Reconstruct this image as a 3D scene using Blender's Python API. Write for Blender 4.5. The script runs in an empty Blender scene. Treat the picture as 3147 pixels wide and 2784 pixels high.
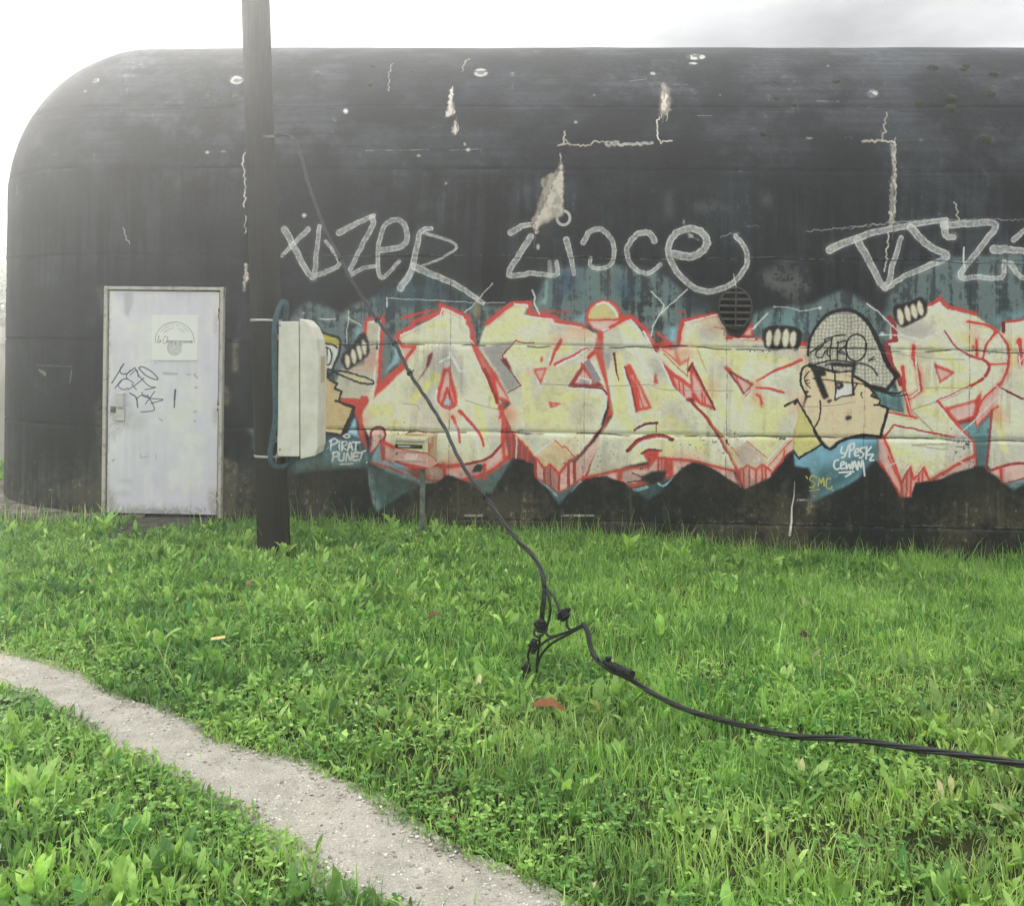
import bpy, math, random
import numpy as np
from mathutils import Vector, Matrix

random.seed(7)
rng = np.random.default_rng(11)
R_ = math.radians
scene = bpy.context.scene
col = scene.collection

# ------------------------------------------------------------------ camera
PW, PH = 3147.0, 2784.0          # photograph size
F = 2700.0                       # focal length in its pixels
U0, V0 = 1573.5, 1056.0          # principal point (the horizon)
CAM = np.array([0.0, 0.0, 1.6])
RHO = 0.0122                     # slight camera roll
RIGHT = np.array([math.cos(RHO), 0, math.sin(RHO)])
UP = np.array([-math.sin(RHO), 0, math.cos(RHO)])
FWD = np.array([0, 1.0, 0])
cam_d = bpy.data.cameras.new("camera")
cam = bpy.data.objects.new("camera", cam_d)
col.objects.link(cam)
cam_d.sensor_width = 36.0
cam_d.lens = 36.0 * F / PW
cam_d.shift_y = -(PH / 2 - V0) / PW
cam_d.clip_end = 1000
cam_d.clip_start = 0.05
cam.matrix_world = Matrix(((RIGHT[0], UP[0], -FWD[0], CAM[0]), (RIGHT[1], UP[1], -FWD[1], CAM[1]),
                           (RIGHT[2], UP[2], -FWD[2], CAM[2]), (0, 0, 0, 1)))
scene.camera = cam

# ------------------------------------------------------------------ sky and sun
SUN_EL, SUN_AZ = R_(17), R_(-25)      # azimuth from +Y, negative to the left
world = bpy.data.worlds.new("World")
scene.world = world
world.use_nodes = True
nt = world.node_tree
nt.nodes.clear()
def N(t, k, **kw):
    n = t.nodes.new(k)
    for a, b in kw.items():
        setattr(n, a, b)
    return n
sky = N(nt, 'ShaderNodeTexSky', sky_type='NISHITA', sun_disc=False)
sky.sun_elevation = SUN_EL
sky.sun_rotation = SUN_AZ
sky.air_density = 1.5
sky.dust_density = 1.0
tc = N(nt, 'ShaderNodeTexCoord')
mp = N(nt, 'ShaderNodeMapping')
mp.inputs['Scale'].default_value = (1, 1, 2.6)
nt.links.new(tc.outputs['Generated'], mp.inputs['Vector'])
cl = N(nt, 'ShaderNodeTexNoise', noise_dimensions='4D')
cl.inputs['W'].default_value = 95.55  # cloud slice chosen so the sky in frame is darker than the rest
cl.inputs['Scale'].default_value = 2.4
cl.inputs['Detail'].default_value = 6
cl.inputs['Roughness'].default_value = 0.5
nt.links.new(mp.outputs['Vector'], cl.inputs['Vector'])
ramp = N(nt, 'ShaderNodeValToRGB')
ramp.color_ramp.elements[0].position = 0.32
ramp.color_ramp.elements[0].color = (3.7, 3.74, 3.86, 1)
ramp.color_ramp.elements[1].position = 0.72
ramp.color_ramp.elements[1].color = (12.8, 12.75, 12.8, 1)
nt.links.new(cl.outputs['Fac'], ramp.inputs['Fac'])
# overcast luminance, steepened towards the zenith to brighten the ground: (1 + 8 sin el) / 9
sep = N(nt, 'ShaderNodeSeparateXYZ')
nt.links.new(tc.outputs['Generated'], sep.inputs[0])
m1 = N(nt, 'ShaderNodeMath', operation='MAXIMUM'); m1.inputs[1].default_value = 0
nt.links.new(sep.outputs['Z'], m1.inputs[0])
m2 = N(nt, 'ShaderNodeMath', operation='MULTIPLY_ADD'); m2.inputs[1].default_value = 8 / 9; m2.inputs[2].default_value = 1 / 9
nt.links.new(m1.outputs[0], m2.inputs[0])
mul = N(nt, 'ShaderNodeVectorMath', operation='SCALE')
nt.links.new(ramp.outputs['Color'], mul.inputs[0])
nt.links.new(m2.outputs[0], mul.inputs['Scale'])
mix = N(nt, 'ShaderNodeMix', data_type='RGBA')
mix.inputs[0].default_value = 0.98
nt.links.new(sky.outputs[0], mix.inputs[6])
nt.links.new(mul.outputs[0], mix.inputs[7])
bg = N(nt, 'ShaderNodeBackground')
bg.inputs['Strength'].default_value = 0.075
nt.links.new(mix.outputs[2], bg.inputs['Color'])
wo = N(nt, 'ShaderNodeOutputWorld')
nt.links.new(bg.outputs[0], wo.inputs['Surface'])

sd = bpy.data.lights.new("sun", 'SUN')
sd.energy = 5.0
sd.angle = R_(14)
sd.color = (1.0, 0.95, 0.86)
so = bpy.data.objects.new("sun", sd)
col.objects.link(so)
sdir = Vector((math.sin(SUN_AZ) * math.cos(SUN_EL), math.cos(SUN_AZ) * math.cos(SUN_EL), math.sin(SUN_EL)))
so.rotation_euler = sdir.to_track_quat('Z', 'Y').to_euler()
so.location = (-20, 30, 20)

vs = scene.view_settings
vs.view_transform = 'Standard'
vs.look = 'None'
vs.exposure = 2.13
vs.gamma = 1.0
vs.use_curve_mapping = False
cy = scene.cycles
cy.use_denoising = True
try:
    cy.denoiser = 'OPENIMAGEDENOISE'
    cy.denoising_input_passes = 'RGB_ALBEDO_NORMAL'
except Exception:
    pass
cy.max_bounces = 8
cy.diffuse_bounces = 5
cy.glossy_bounces = 2
cy.transmission_bounces = 4
cy.transparent_max_bounces = 6
cy.volume_bounces = 1
HAZE_DENSITY = 0.0060
HAZE_G = 0.60

# ------------------------------------------------------------------ helpers
def unproj(u, v, y):
    """the point of the place seen at photograph pixel (u, v), at depth y from the camera."""
    d = FWD + RIGHT * ((u - U0) / F) + UP * ((V0 - v) / F)
    return CAM + d * (y / d[1])

def ground_hit(u, v, z=0.0):
    d = FWD + RIGHT * ((u - U0) / F) + UP * ((V0 - v) / F)
    return CAM + d * ((z - CAM[2]) / d[2])

DS = PW / 2044.0                 # photo pixels per pixel of the overview

def tag(o, label=None, cat=None, group=None, kind=None):
    if label: o['label'] = label
    if cat: o['category'] = cat
    if group: o['group'] = group
    if kind: o['kind'] = kind
    return o

def empty(name, loc=(0, 0, 0), rz=0.0):
    o = bpy.data.objects.new(name, None)
    o.empty_display_size = 0.1
    o.location = loc
    o.rotation_euler = (0, 0, rz)
    col.objects.link(o)
    return o

class MB:
    def __init__(s):
        s.v, s.f, s.sm = [], [], []
    def add(s, vs_, fs, smooth=False):
        b = len(s.v)
        s.v += [tuple(map(float, p)) for p in vs_]
        s.f += [tuple(b + i for i in f) for f in fs]
        s.sm += [smooth] * len(fs)
    def box(s, lo, hi, M=None):
        x0, y0, z0 = lo; x1, y1, z1 = hi
        p = [(x0, y0, z0), (x1, y0, z0), (x1, y1, z0), (x0, y1, z0), (x0, y0, z1), (x1, y0, z1), (x1, y1, z1), (x0, y1, z1)]
        if M: p = [M @ Vector(q) for q in p]
        s.add(p, [(3, 2, 1, 0), (4, 5, 6, 7), (0, 1, 5, 4), (1, 2, 6, 5), (2, 3, 7, 6), (3, 0, 4, 7)])
    def prism(s, poly, a, b, axis=1):
        """extrude a 2-D outline (counter-clockwise) from a to b along an axis."""
        n = len(poly)
        def pt(q, h):
            if axis == 1: return (q[0], h, q[1])
            if axis == 2: return (q[0], q[1], h)
            return (h, q[0], q[1])
        vs_ = [pt(q, a) for q in poly] + [pt(q, b) for q in poly]
        fs = [tuple(range(n)), tuple(range(2 * n - 1, n - 1, -1))]
        fs += [(i, i + n, (i + 1) % n + n, (i + 1) % n) for i in range(n)]
        s.add(vs_, fs)
    def tube(s, pts, rad, n=8, cap=True, smooth=True):
        pts = [Vector(p) for p in pts]
        m = len(pts)
        rad = rad if hasattr(rad, '__len__') else [rad] * m
        up = Vector((0.13, 0.21, 0.97)).normalized()
        ring, prev = [], None
        for i, p in enumerate(pts):
            t = (pts[min(i + 1, m - 1)] - pts[max(i - 1, 0)]).normalized()
            if prev is None:
                x = t.cross(up)
                if x.length < 1e-3: x = t.cross(Vector((1, 0, 0)))
            else:
                x = prev - t * prev.dot(t)
            x.normalize(); prev = x
            y = t.cross(x)
            for k in range(n):
                a = 2 * math.pi * k / n
                ring.append(p + (x * math.cos(a) + y * math.sin(a)) * rad[i])
        fs = []
        for i in range(m - 1):
            for k in range(n):
                k2 = (k + 1) % n
                fs.append((i * n + k, i * n + k2, (i + 1) * n + k2, (i + 1) * n + k))
        if cap:
            fs.append(tuple(range(n - 1, -1, -1))); fs.append(tuple((m - 1) * n + k for k in range(n)))
        s.add(ring, fs, smooth)
    def build(s, name, mat, parent=None, bevel=0.0, uv=None):
        me = bpy.data.meshes.new(name)
        me.from_pydata(s.v, [], s.f)
        me.polygons.foreach_set('use_smooth', s.sm)
        if mat: me.materials.append(mat)
        if uv:
            ul = me.uv_layers.new(name='UVMap')
            for lp in me.loops:
                ul.data[lp.index].uv = uv(me.vertices[lp.vertex_index].co)
        o = bpy.data.objects.new(name, me)
        col.objects.link(o)
        if parent: o.parent = parent
        if bevel:
            b = o.modifiers.new('bevel', 'BEVEL'); b.width = bevel; b.segments = 2; b.limit_method = 'ANGLE'
            b.harden_normals = False
        return o

def np_mesh(name, verts, faces, mat, parent=None, colors=None, smooth=False):
    """verts (n,3), faces (m,k) of one size."""
    me = bpy.data.meshes.new(name)
    n, m, k = len(verts), len(faces), faces.shape[1]
    me.vertices.add(n)
    me.vertices.foreach_set('co', np.ascontiguousarray(verts, np.float32).ravel())
    me.loops.add(m * k)
    me.loops.foreach_set('vertex_index', np.ascontiguousarray(faces, np.int32).ravel())
    me.polygons.add(m)
    me.polygons.foreach_set('loop_start', np.arange(0, m * k, k, dtype=np.int32))
    me.polygons.foreach_set('loop_total', np.full(m, k, np.int32))
    if smooth: me.polygons.foreach_set('use_smooth', np.ones(m, bool))
    if colors is not None:
        ca = me.color_attributes.new('tint', 'FLOAT_COLOR', 'POINT')
        c4 = np.ones((n, 4), np.float32); c4[:, :3] = colors
        ca.data.foreach_set('color', c4.ravel())
    me.update(calc_edges=True)
    me.validate()
    if mat: me.materials.append(mat)
    o = bpy.data.objects.new(name, me)
    col.objects.link(o)
    if parent: o.parent = parent
    return o

def lin(c):
    c = np.asarray(c, float) / 255.0
    return np.where(c <= 0.04045, c / 12.92, ((c + 0.055) / 1.055) ** 2.4)

def material(name, base, rough=0.6, var=0.25, scale=8.0, bump=0.0, bscale=60.0, spec=0.3, metal=0.0, second=None, stretch=(1, 1, 1), fac=(0.4, 0.65)):
    """a principled material whose colour wanders between two tones with noise."""
    m = bpy.data.materials.new(name)
    m.use_nodes = True
    t = m.node_tree
    b = t.nodes['Principled BSDF']
    b.inputs['Roughness'].default_value = rough
    b.inputs['Metallic'].default_value = metal
    b.inputs['Specular IOR Level'].default_value = spec
    c = N(t, 'ShaderNodeTexCoord'); mp_ = N(t, 'ShaderNodeMapping')
    mp_.inputs['Scale'].default_value = stretch
    t.links.new(c.outputs['Object'], mp_.inputs['Vector'])
    n = N(t, 'ShaderNodeTexNoise'); n.inputs['Scale'].default_value = scale; n.inputs['Detail'].default_value = 6; n.inputs['Roughness'].default_value = 0.65
    t.links.new(mp_.outputs[0], n.inputs['Vector'])
    r = N(t, 'ShaderNodeValToRGB')
    base = tuple(base)
    sec = tuple(second) if second is not None else tuple(x * (1 - var) for x in base)
    r.color_ramp.elements[0].position = fac[0]; r.color_ramp.elements[0].color = (*sec, 1)
    r.color_ramp.elements[1].position = fac[1]; r.color_ramp.elements[1].color = (*base, 1)
    t.links.new(n.outputs['Fac'], r.inputs['Fac'])
    t.links.new(r.outputs[0], b.inputs['Base Color'])
    if bump:
        n2 = N(t, 'ShaderNodeTexNoise'); n2.inputs['Scale'].default_value = bscale; n2.inputs['Detail'].default_value = 5
        t.links.new(mp_.outputs[0], n2.inputs['Vector'])
        bp = N(t, 'ShaderNodeBump'); bp.inputs['Strength'].default_value = bump; bp.inputs['Distance'].default_value = 0.01
        t.links.new(n2.outputs['Fac'], bp.inputs['Height'])
        t.links.new(bp.outputs[0], b.inputs['Normal'])
    return m

def smoothstep(a, b, x):
    t = np.clip((x - a) / (b - a), 0, 1)
    return t * t * (3 - 2 * t)

def catmull(pts, step=6, closed=False):
    p = [np.asarray(q, float) for q in pts]
    if len(p) < 3: return np.array(p)
    if closed: p = [p[-1]] + p + [p[0], p[1]]
    else: p = [2 * p[0] - p[1]] + p + [2 * p[-1] - p[-2]]
    out = []
    for i in range(1, len(p) - 2):
        for k in range(step):
            t = k / step
            out.append(0.5 * ((2 * p[i]) + (p[i + 1] - p[i - 1]) * t + (2 * p[i - 1] - 5 * p[i] + 4 * p[i + 1] - p[i + 2]) * t ** 2
                              + (3 * p[i] - p[i - 1] - 3 * p[i + 1] + p[i + 2]) * t ** 3))
    if not closed: out.append(p[-2])
    return np.array(out)

def vnoise(h, w, cy_, cx_, octaves=4, seed=0, gain=0.5):
    g = np.random.default_rng(seed)
    out = np.zeros((h, w), np.float32); amp = 1.0; tot = 0
    for _ in range(octaves):
        gy, gx = int(h / cy_) + 3, int(w / cx_) + 3
        G = g.random((gy, gx)).astype(np.float32)
        ys = np.arange(h) / cy_; xs = np.arange(w) / cx_
        iy = ys.astype(int); ix = xs.astype(int)
        fy = (ys - iy).astype(np.float32); fx = (xs - ix).astype(np.float32)
        fy = fy * fy * (3 - 2 * fy); fx = fx * fx * (3 - 2 * fx)
        A = G[iy] * (1 - fy)[:, None] + G[iy + 1] * fy[:, None]
        out += amp * (A[:, ix] * (1 - fx) + A[:, ix + 1] * fx)
        tot += amp; amp *= gain
        cy_ = max(cy_ / 2, 1.0); cx_ = max(cx_ / 2, 1.0)
    return out / tot

class Canvas:
    """flat print made in code: paint and lettering, in metres (or any unit) times ppm."""
    def __init__(s, w, h, base):
        s.w, s.h = w, h
        s.a = np.empty((h, w, 3), np.float32); s.a[:] = np.asarray(base, np.float32) / 255.0
        s.mask = np.zeros((h, w), np.float32)
        s.track = None
        s.tex = None              # noise used for worn edges
    def _win(s, lo, hi, pad):
        x0 = max(int(lo[0] - pad), 0); x1 = min(int(hi[0] + pad) + 2, s.w)
        y0 = max(int(lo[1] - pad), 0); y1 = min(int(hi[1] + pad) + 2, s.h)
        return (x0, x1, y0, y1) if x1 > x0 and y1 > y0 else None
    def blend(s, win, m, c, a, wear):
        x0, x1, y0, y1 = win
        if wear and s.tex is not None:
            m = m * np.clip(1 - wear * 2.2 * (s.tex[y0:y1, x0:x1] - (0.62 - 0.25 * wear)) / 0.2, 0, 1).clip(0, 1) if False else m * (1 - wear * smoothstep(0.45, 0.62, s.tex[y0:y1, x0:x1]))
        m = (m * a)[..., None]
        c = np.asarray(c, np.float32) / 255.0
        s.a[y0:y1, x0:x1] = s.a[y0:y1, x0:x1] * (1 - m) + c * m
        if s.track is not None:
            k = s.mask[y0:y1, x0:x1]; mm = m[..., 0]
            s.mask[y0:y1, x0:x1] = np.maximum(k, mm) if s.track else k * (1 - mm)
    def poly(s, pts, c, a=1.0, soft=1.0, wear=0.0, smooth=False):
        p = catmull(pts, 5, True) if smooth else np.asarray(pts, float)
        win = s._win(p.min(0), p.max(0), soft * 2 + 2)
        if not win: return
        x0, x1, y0, y1 = win
        X = np.arange(x0, x1)[None, :]; Y = np.arange(y0, y1)[:, None]
        ins = np.zeros((y1 - y0, x1 - x0), bool)
        n = len(p)
        for i in range(n):
            ax, ay = p[i]; bx, by = p[(i + 1) % n]
            if ay == by: continue
            r = np.nonzero(((ay > Y[:, 0]) != (by > Y[:, 0])))[0]
            if not len(r): continue
            xi = (bx - ax) * (Y[r, 0] - ay) / (by - ay) + ax
            ins[r] ^= X < xi[:, None]
        m = ins.astype(np.float32)
        k = int(round(soft))
        if k >= 1:
            for _ in range(2):
                for ax_ in (0, 1):
                    cs = np.cumsum(np.pad(m, [(k + 1, k) if q == ax_ else (0, 0) for q in (0, 1)]), axis=ax_)
                    L = m.shape[ax_]
                    m = (np.take(cs, range(2 * k + 1, 2 * k + 1 + L), ax_) - np.take(cs, range(0, L), ax_)) / (2 * k + 1)
        s.blend(win, m, c, a, wear)
    def stroke(s, pts, w, c, a=1.0, soft=1.5, wear=0.0, smooth=True, closed=False, rim=None):
        p = catmull(pts, 6, closed) if smooth and len(pts) > 2 else np.asarray(pts, float)
        if closed: p = np.vstack([p, p[:1]])
        ww = w if hasattr(w, '__len__') else (w, w)
        wl = np.linspace(ww[0], ww[1], len(p))
        wm = max(ww) / 2 + soft + 1
        win = s._win(p.min(0), p.max(0), wm)
        if not win: return
        x0, x1, y0, y1 = win
        M = np.zeros((y1 - y0, x1 - x0), np.float32)
        for i in range(len(p) - 1):
            A, B = p[i], p[i + 1]
            lx0 = max(int(min(A[0], B[0]) - wm), x0); lx1 = min(int(max(A[0], B[0]) + wm) + 2, x1)
            ly0 = max(int(min(A[1], B[1]) - wm), y0); ly1 = min(int(max(A[1], B[1]) + wm) + 2, y1)
            if lx1 <= lx0 or ly1 <= ly0: continue
            X = np.arange(lx0, lx1, dtype=np.float32)[None, :]; Y = np.arange(ly0, ly1, dtype=np.float32)[:, None]
            d = B - A; L = max(d @ d, 1e-6)
            t = np.clip(((X - A[0]) * d[0] + (Y - A[1]) * d[1]) / L, 0, 1)
            D = np.sqrt((X - A[0] - t * d[0]) ** 2 + (Y - A[1] - t * d[1]) ** 2)
            hw = (wl[i] + (wl[i + 1] - wl[i]) * t) / 2
            e = (hw - D) / soft + 0.5
            m = np.clip(e, 0, 1)
            if rim is not None:
                pass
            sub = M[ly0 - y0:ly1 - y0, lx0 - x0:lx1 - x0]
            np.maximum(sub, m if rim is None else np.clip((hw - D) / max(ww) * 2, 0, 1), out=sub)
        if rim is not None:       # chalky line: brighter rim, thin middle
            M = np.where(M > 0, np.clip(M / 0.10, 0, 1) * (rim + (1 - rim) * (1 - smoothstep(0.12, 0.60, M))), 0)
        s.blend(win, M, c, a, wear)
    def ellipse(s, cx, cy_, rx, ry, c, rot=0, **kw):
        t = np.linspace(0, 2 * np.pi, 25)[:-1]
        x, y = rx * np.cos(t), ry * np.sin(t)
        cr, sr = math.cos(rot), math.sin(rot)
        s.poly(np.stack([cx + x * cr - y * sr, cy_ + x * sr + y * cr], 1), c, **kw)
    def image(s, name):
        im = bpy.data.images.new(name, s.w, s.h, alpha=False)
        px = np.ones((s.h, s.w, 4), np.float32)
        px[..., :3] = np.clip(s.a[::-1], 0, 1)
        im.pixels.foreach_set(px.ravel())
        im.update()
        im.pack()
        return im

def print_material(name, im, rough=0.6, spec=0.3, bump=0.0, bscale=60.0, dirt=0.12, dscale=12.0, stretch=(1, 1, 1)):
    m = bpy.data.materials.new(name)
    m.use_nodes = True
    t = m.node_tree
    b = t.nodes['Principled BSDF']
    b.inputs['Roughness'].default_value = rough
    b.inputs['Specular IOR Level'].default_value = spec
    uv = N(t, 'ShaderNodeUVMap'); uv.uv_map = 'UVMap'
    tx = N(t, 'ShaderNodeTexImage'); tx.image = im; tx.extension = 'EXTEND'
    t.links.new(uv.outputs[0], tx.inputs['Vector'])
    c = N(t, 'ShaderNodeTexCoord'); mp_ = N(t, 'ShaderNodeMapping'); mp_.inputs['Scale'].default_value = stretch
    t.links.new(c.outputs['Object'], mp_.inputs['Vector'])
    n = N(t, 'ShaderNodeTexNoise'); n.inputs['Scale'].default_value = dscale; n.inputs['Detail'].default_value = 8; n.inputs['Roughness'].default_value = 0.7
    t.links.new(mp_.outputs[0], n.inputs['Vector'])
    mr = N(t, 'ShaderNodeMapRange'); mr.inputs[1].default_value = 0.35; mr.inputs[2].default_value = 0.65; mr.inputs[3].default_value = 1 - dirt; mr.inputs[4].default_value = 1 + dirt * 0.4
    t.links.new(n.outputs['Fac'], mr.inputs[0])
    sc = N(t, 'ShaderNodeVectorMath', operation='SCALE')
    t.links.new(tx.outputs['Color'], sc.inputs[0]); t.links.new(mr.outputs[0], sc.inputs['Scale'])
    t.links.new(sc.outputs[0], b.inputs['Base Color'])
    if bump:
        n2 = N(t, 'ShaderNodeTexNoise'); n2.inputs['Scale'].default_value = bscale; n2.inputs['Detail'].default_value = 6
        t.links.new(mp_.outputs[0], n2.inputs['Vector'])
        bp = N(t, 'ShaderNodeBump'); bp.inputs['Strength'].default_value = bump; bp.inputs['Distance'].default_value = 0.01
        t.links.new(n2.outputs['Fac'], bp.inputs['Height'])
        t.links.new(bp.outputs[0], b.inputs['Normal'])
    return m

# ------------------------------------------------------------------ the bunker's shape
P0 = np.array([-3.3, 7.95])
PSI = R_(2.2)
ES = np.array([math.cos(PSI), -math.sin(PSI)])       # along the wall, to the right
EN = np.array([math.sin(PSI), math.cos(PSI)])        # into the bunker
Z0, EA, EB = 2.97, 1.6, 1.72                          # wall height, then the vault's quarter ellipse
RC = 1.6                                              # rounded corner at the left end
SC = -0.43                                            # where the corner begins
SMAX = 13.0
DEPTH = 7.0
_ph = np.linspace(0, math.pi / 2, 400)
_ex, _ez = EA * (1 - np.cos(_ph)), EB * np.sin(_ph)
_al = np.concatenate([[0], np.cumsum(np.hypot(np.diff(_ex), np.diff(_ez)))])
TMAX = Z0 + _al[-1]
def profile(t):
    t = np.asarray(t, float)
    q = np.interp(t - Z0, _al, _ph, left=0)
    return np.where(t <= Z0, 0, EA * (1 - np.cos(q))), np.where(t <= Z0, t, Z0 + EB * np.sin(q)), q
def z_to_t(z):
    z = np.asarray(z, float)
    q = np.arcsin(np.clip((z - Z0) / EB, 0, 1))
    return np.where(z <= Z0, z, Z0 + np.interp(q, _ph, _al))
def inset_of_z(z):
    q = np.arcsin(np.clip((z - Z0) / EB, 0, 1))
    return np.where(z <= Z0, 0, EA * (1 - np.cos(q)))
def on_wall(pts):
    """photograph pixels -> (s, t) on the front of the bunker."""
    p = np.atleast_2d(np.asarray(pts, float))
    d = FWD[None] + RIGHT[None] * ((p[:, 0] - U0) / F)[:, None] + UP[None] * ((V0 - p[:, 1]) / F)[:, None]
    lo = np.full(len(p), 6.0); hi = np.full(len(p), 10.5)
    for _ in range(40):
        k = (lo + hi) / 2
        w = CAM[None] + d * k[:, None]
        ins = (w[:, :2] - P0) @ EN
        f = ins - inset_of_z(w[:, 2])
        hi = np.where(f > 0, k, hi); lo = np.where(f > 0, lo, k)
    w = CAM[None] + d * ((lo + hi) / 2)[:, None]
    return np.stack([(w[:, :2] - P0) @ ES, z_to_t(w[:, 2])], 1)
def wall_pt(s, out, z):
    """point of the place at s along the front wall, `out` metres in front of it, at height z."""
    q = P0 + ES * s - EN * out
    return np.array([q[0], q[1], z])

# ------------------------------------------------------------------ the paint on the bunker
PPM = 310.0
CS0, CS1, CT0, CT1 = -3.6, 9.4, -0.5, TMAX + 0.05
CWID, CHEI = int((CS1 - CS0) * PPM), int((CT1 - CT0) * PPM)
C = Canvas(CWID, CHEI, (29, 32, 36))
def cpx(pts):
    st = on_wall(pts)
    return np.stack([(st[:, 0] - CS0) * PPM, (CT1 - st[:, 1]) * PPM], 1)
KW = PPM / 340.0                                       # canvas pixels per photo pixel
FR = {'A': (800, 850, .4425), 'B': (1500, 850, .4425), 'C': (2247, 850, .4425), 'D': (800, 150, .5382), 'E': (1900, 150, .6101), 'G': (0, 0, DS), 'L': (0, 0, .5382), 'K': (0, 800, .553)}
def tr(f, pts):
    ox, oy, k = FR[f]
    return np.array([(ox + x * k, oy + y * k) for x, y in pts])
def PO(f, pts, c, soft=1.6, **kw):
    C.poly(cpx(tr(f, pts)), c, soft=soft, **kw)
def ST(f, pts, w, c, soft=1.8, **kw):
    k = FR[f][2] * KW * (1.25 if c is WHT else 1.0)
    w = (w[0] * k, w[1] * k) if hasattr(w, '__len__') else w * k
    q = cpx(tr(f, pts))
    if c is RED and 'soft' not in kw and soft < 3:      # overspray beside the red line
        C.stroke(q, tuple(v * 1.7 + 5 for v in w) if hasattr(w, '__len__') else w * 1.7 + 5, c, soft=9, a=.22, smooth=kw.get('smooth', True))
    C.stroke(q, w, c, soft=soft, **kw)
def LN(f, pts, w, c, soft=1.8, **kw):
    ST(f, pts, w, c, soft=soft, smooth=False, **kw)
_jr = np.random.default_rng(17)
def jag(pts, amp, seg=14, closed=False):
    p = [np.asarray(q, float) for q in pts]
    if closed: p = p + [p[0]]
    out = []
    for a, b in zip(p[:-1], p[1:]):
        d = b - a; L = float(np.hypot(*d)); n = max(1, int(L / seg))
        nv = np.array([-d[1], d[0]]) / max(L, 1e-6)
        for k in range(n):
            out.append(a + d * k / n + nv * _jr.normal(0, amp) + d / max(L, 1e-6) * _jr.normal(0, amp * .6))
    if not closed: out.append(p[-1])
    return [tuple(q) for q in out]
def EL(f, x, y, rx, ry, c, rot=0, **kw):
    t = np.linspace(0, 2 * np.pi, 23)[:-1]
    a, b = rx * np.cos(t), ry * np.sin(t)
    PO(f, np.stack([x + a * math.cos(rot) - b * math.sin(rot), y + a * math.sin(rot) + b * math.cos(rot)], 1), c, **kw)

n_fine = vnoise(CHEI, CWID, 14, 14, 4, 1, 0.65)
n_blot = vnoise(CHEI, CWID, 120, 160, 5, 2, 0.6)
n_strk = vnoise(CHEI, CWID, 260, 16, 4, 3, 0.6)
n_horz = vnoise(CHEI, CWID, 9, 500, 4, 4, 0.6)
n_spec = vnoise(CHEI, CWID, 7, 7, 2, 5, 0.5)
C_TEX = 0.55 * n_fine + 0.45 * n_strk
C.tex = C_TEX
T_TEX = 0.35 * n_fine + 0.65 * n_strk
TT = CT1 - np.arange(CHEI)[:, None] / PPM             # height along the profile of each row
SS = CS0 + np.arange(CWID)[None, :] / PPM
# old black masonry paint: patches, rain streaks, board marks
up_ = smoothstep(2.6, 3.6, TT)
C.a *= (0.35 + 1.25 * n_blot + 0.45 * (n_fine - .5) + 0.75 * (n_strk - 0.5) * smoothstep(3.6, 2.6, TT)).clip(.3, 2)[..., None]
n_bl2 = vnoise(CHEI, CWID, 330, 420, 5, 6, .55)
C.a += (smoothstep(.48, .68, n_bl2) * smoothstep(.40, .62, n_strk * (1 - up_) + n_fine * up_) * .045)[..., None] * np.array([.93, 1, 1.03], np.float32)
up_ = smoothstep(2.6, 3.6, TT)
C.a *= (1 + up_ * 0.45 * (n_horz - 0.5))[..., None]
C.a += (up_ * 0.075 * smoothstep(0.40, 0.7, n_blot) * (.5 + n_horz))[..., None] * np.array([1, 1, 1], np.float32)  # paler blotches laid over the upper part of the vault
grn = smoothstep(0.5, 0.68, n_blot) * (1 - up_) * smoothstep(.42, .6, n_strk)
C.a += grn[..., None] * np.array([.010, .030, .026], np.float32)
# pale scuffs
sc_ = smoothstep(0.66, 0.74, n_fine * 0.6 + n_strk * 0.4) * smoothstep(0.5, 0.62, n_blot)
C.a += (sc_ * 0.10)[..., None]

TEAL, TEALD, LBLUE = (118, 138, 138), (62, 86, 94), (168, 214, 232)
RED, MAR, PINK, PINK2 = (224, 76, 66), (122, 40, 42), (246, 200, 190), (247, 214, 202)
CREAM, CREAM2, GREY, YEL = (249, 244, 210), (230, 222, 194), (186, 181, 180), (240, 233, 142)
WHT, BLK, SKIN = (247, 246, 242), (26, 24, 26), (244, 220, 184)
C.track = True
C.tex = T_TEX
# --- clouds of teal behind the letters
tealp = dict(a=0.92, soft=6, wear=0.75)
PO('A', [(195, 310), (240, 240), (330, 165), (420, 185), (560, 260), (640, 190), (740, 150), (880, 110), (1000, 60), (1180, 60), (1340, 190), (1500, 190), (1700, 210), (1900, 180), (2060, 330), (1960, 900), (700, 1000), (480, 760), (440, 420), (260, 380)], TEAL, **tealp)
PO('D', [(660, 1400), (850, 1255), (960, 1270), (1080, 1340), (1210, 1420), (1200, 1480), (650, 1480)], TEALD, **tealp)
PO('B', [(300, 210), (430, -60), (640, -70), (860, -90), (1090, -60), (1250, 0), (1380, 120), (1590, 190), (1680, 420), (1400, 640), (700, 520), (300, 420)], TEAL, **tealp)
PO('B', [(440, -50), (640, -60), (620, 100), (480, 140)], (52, 84, 112), a=.7, soft=14, wear=.6)
PO('B', [(880, 20), (1040, 40), (1030, 150), (900, 130)], (48, 82, 116), a=.7, soft=14, wear=.6)
PO('B', [(620, 40), (860, 30), (900, 230), (680, 220)], (112, 138, 134), a=.6, soft=16, wear=.5)
PO('B', [(1330, 110), (1600, 90), (1620, 260), (1380, 240)], (34, 40, 46), a=.8, soft=14, wear=.3)
PO('C', [(150, 260), (250, 220), (400, 200), (560, 190), (640, 140), (760, 92), (870, 130), (960, 190), (1060, 260), (1070, 150), (1150, 70), (1280, -30), (1500, -140), (2100, -170), (2100, 420), (1500, 520), (1000, 620), (300, 560), (120, 400)], TEAL, **tealp)
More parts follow.
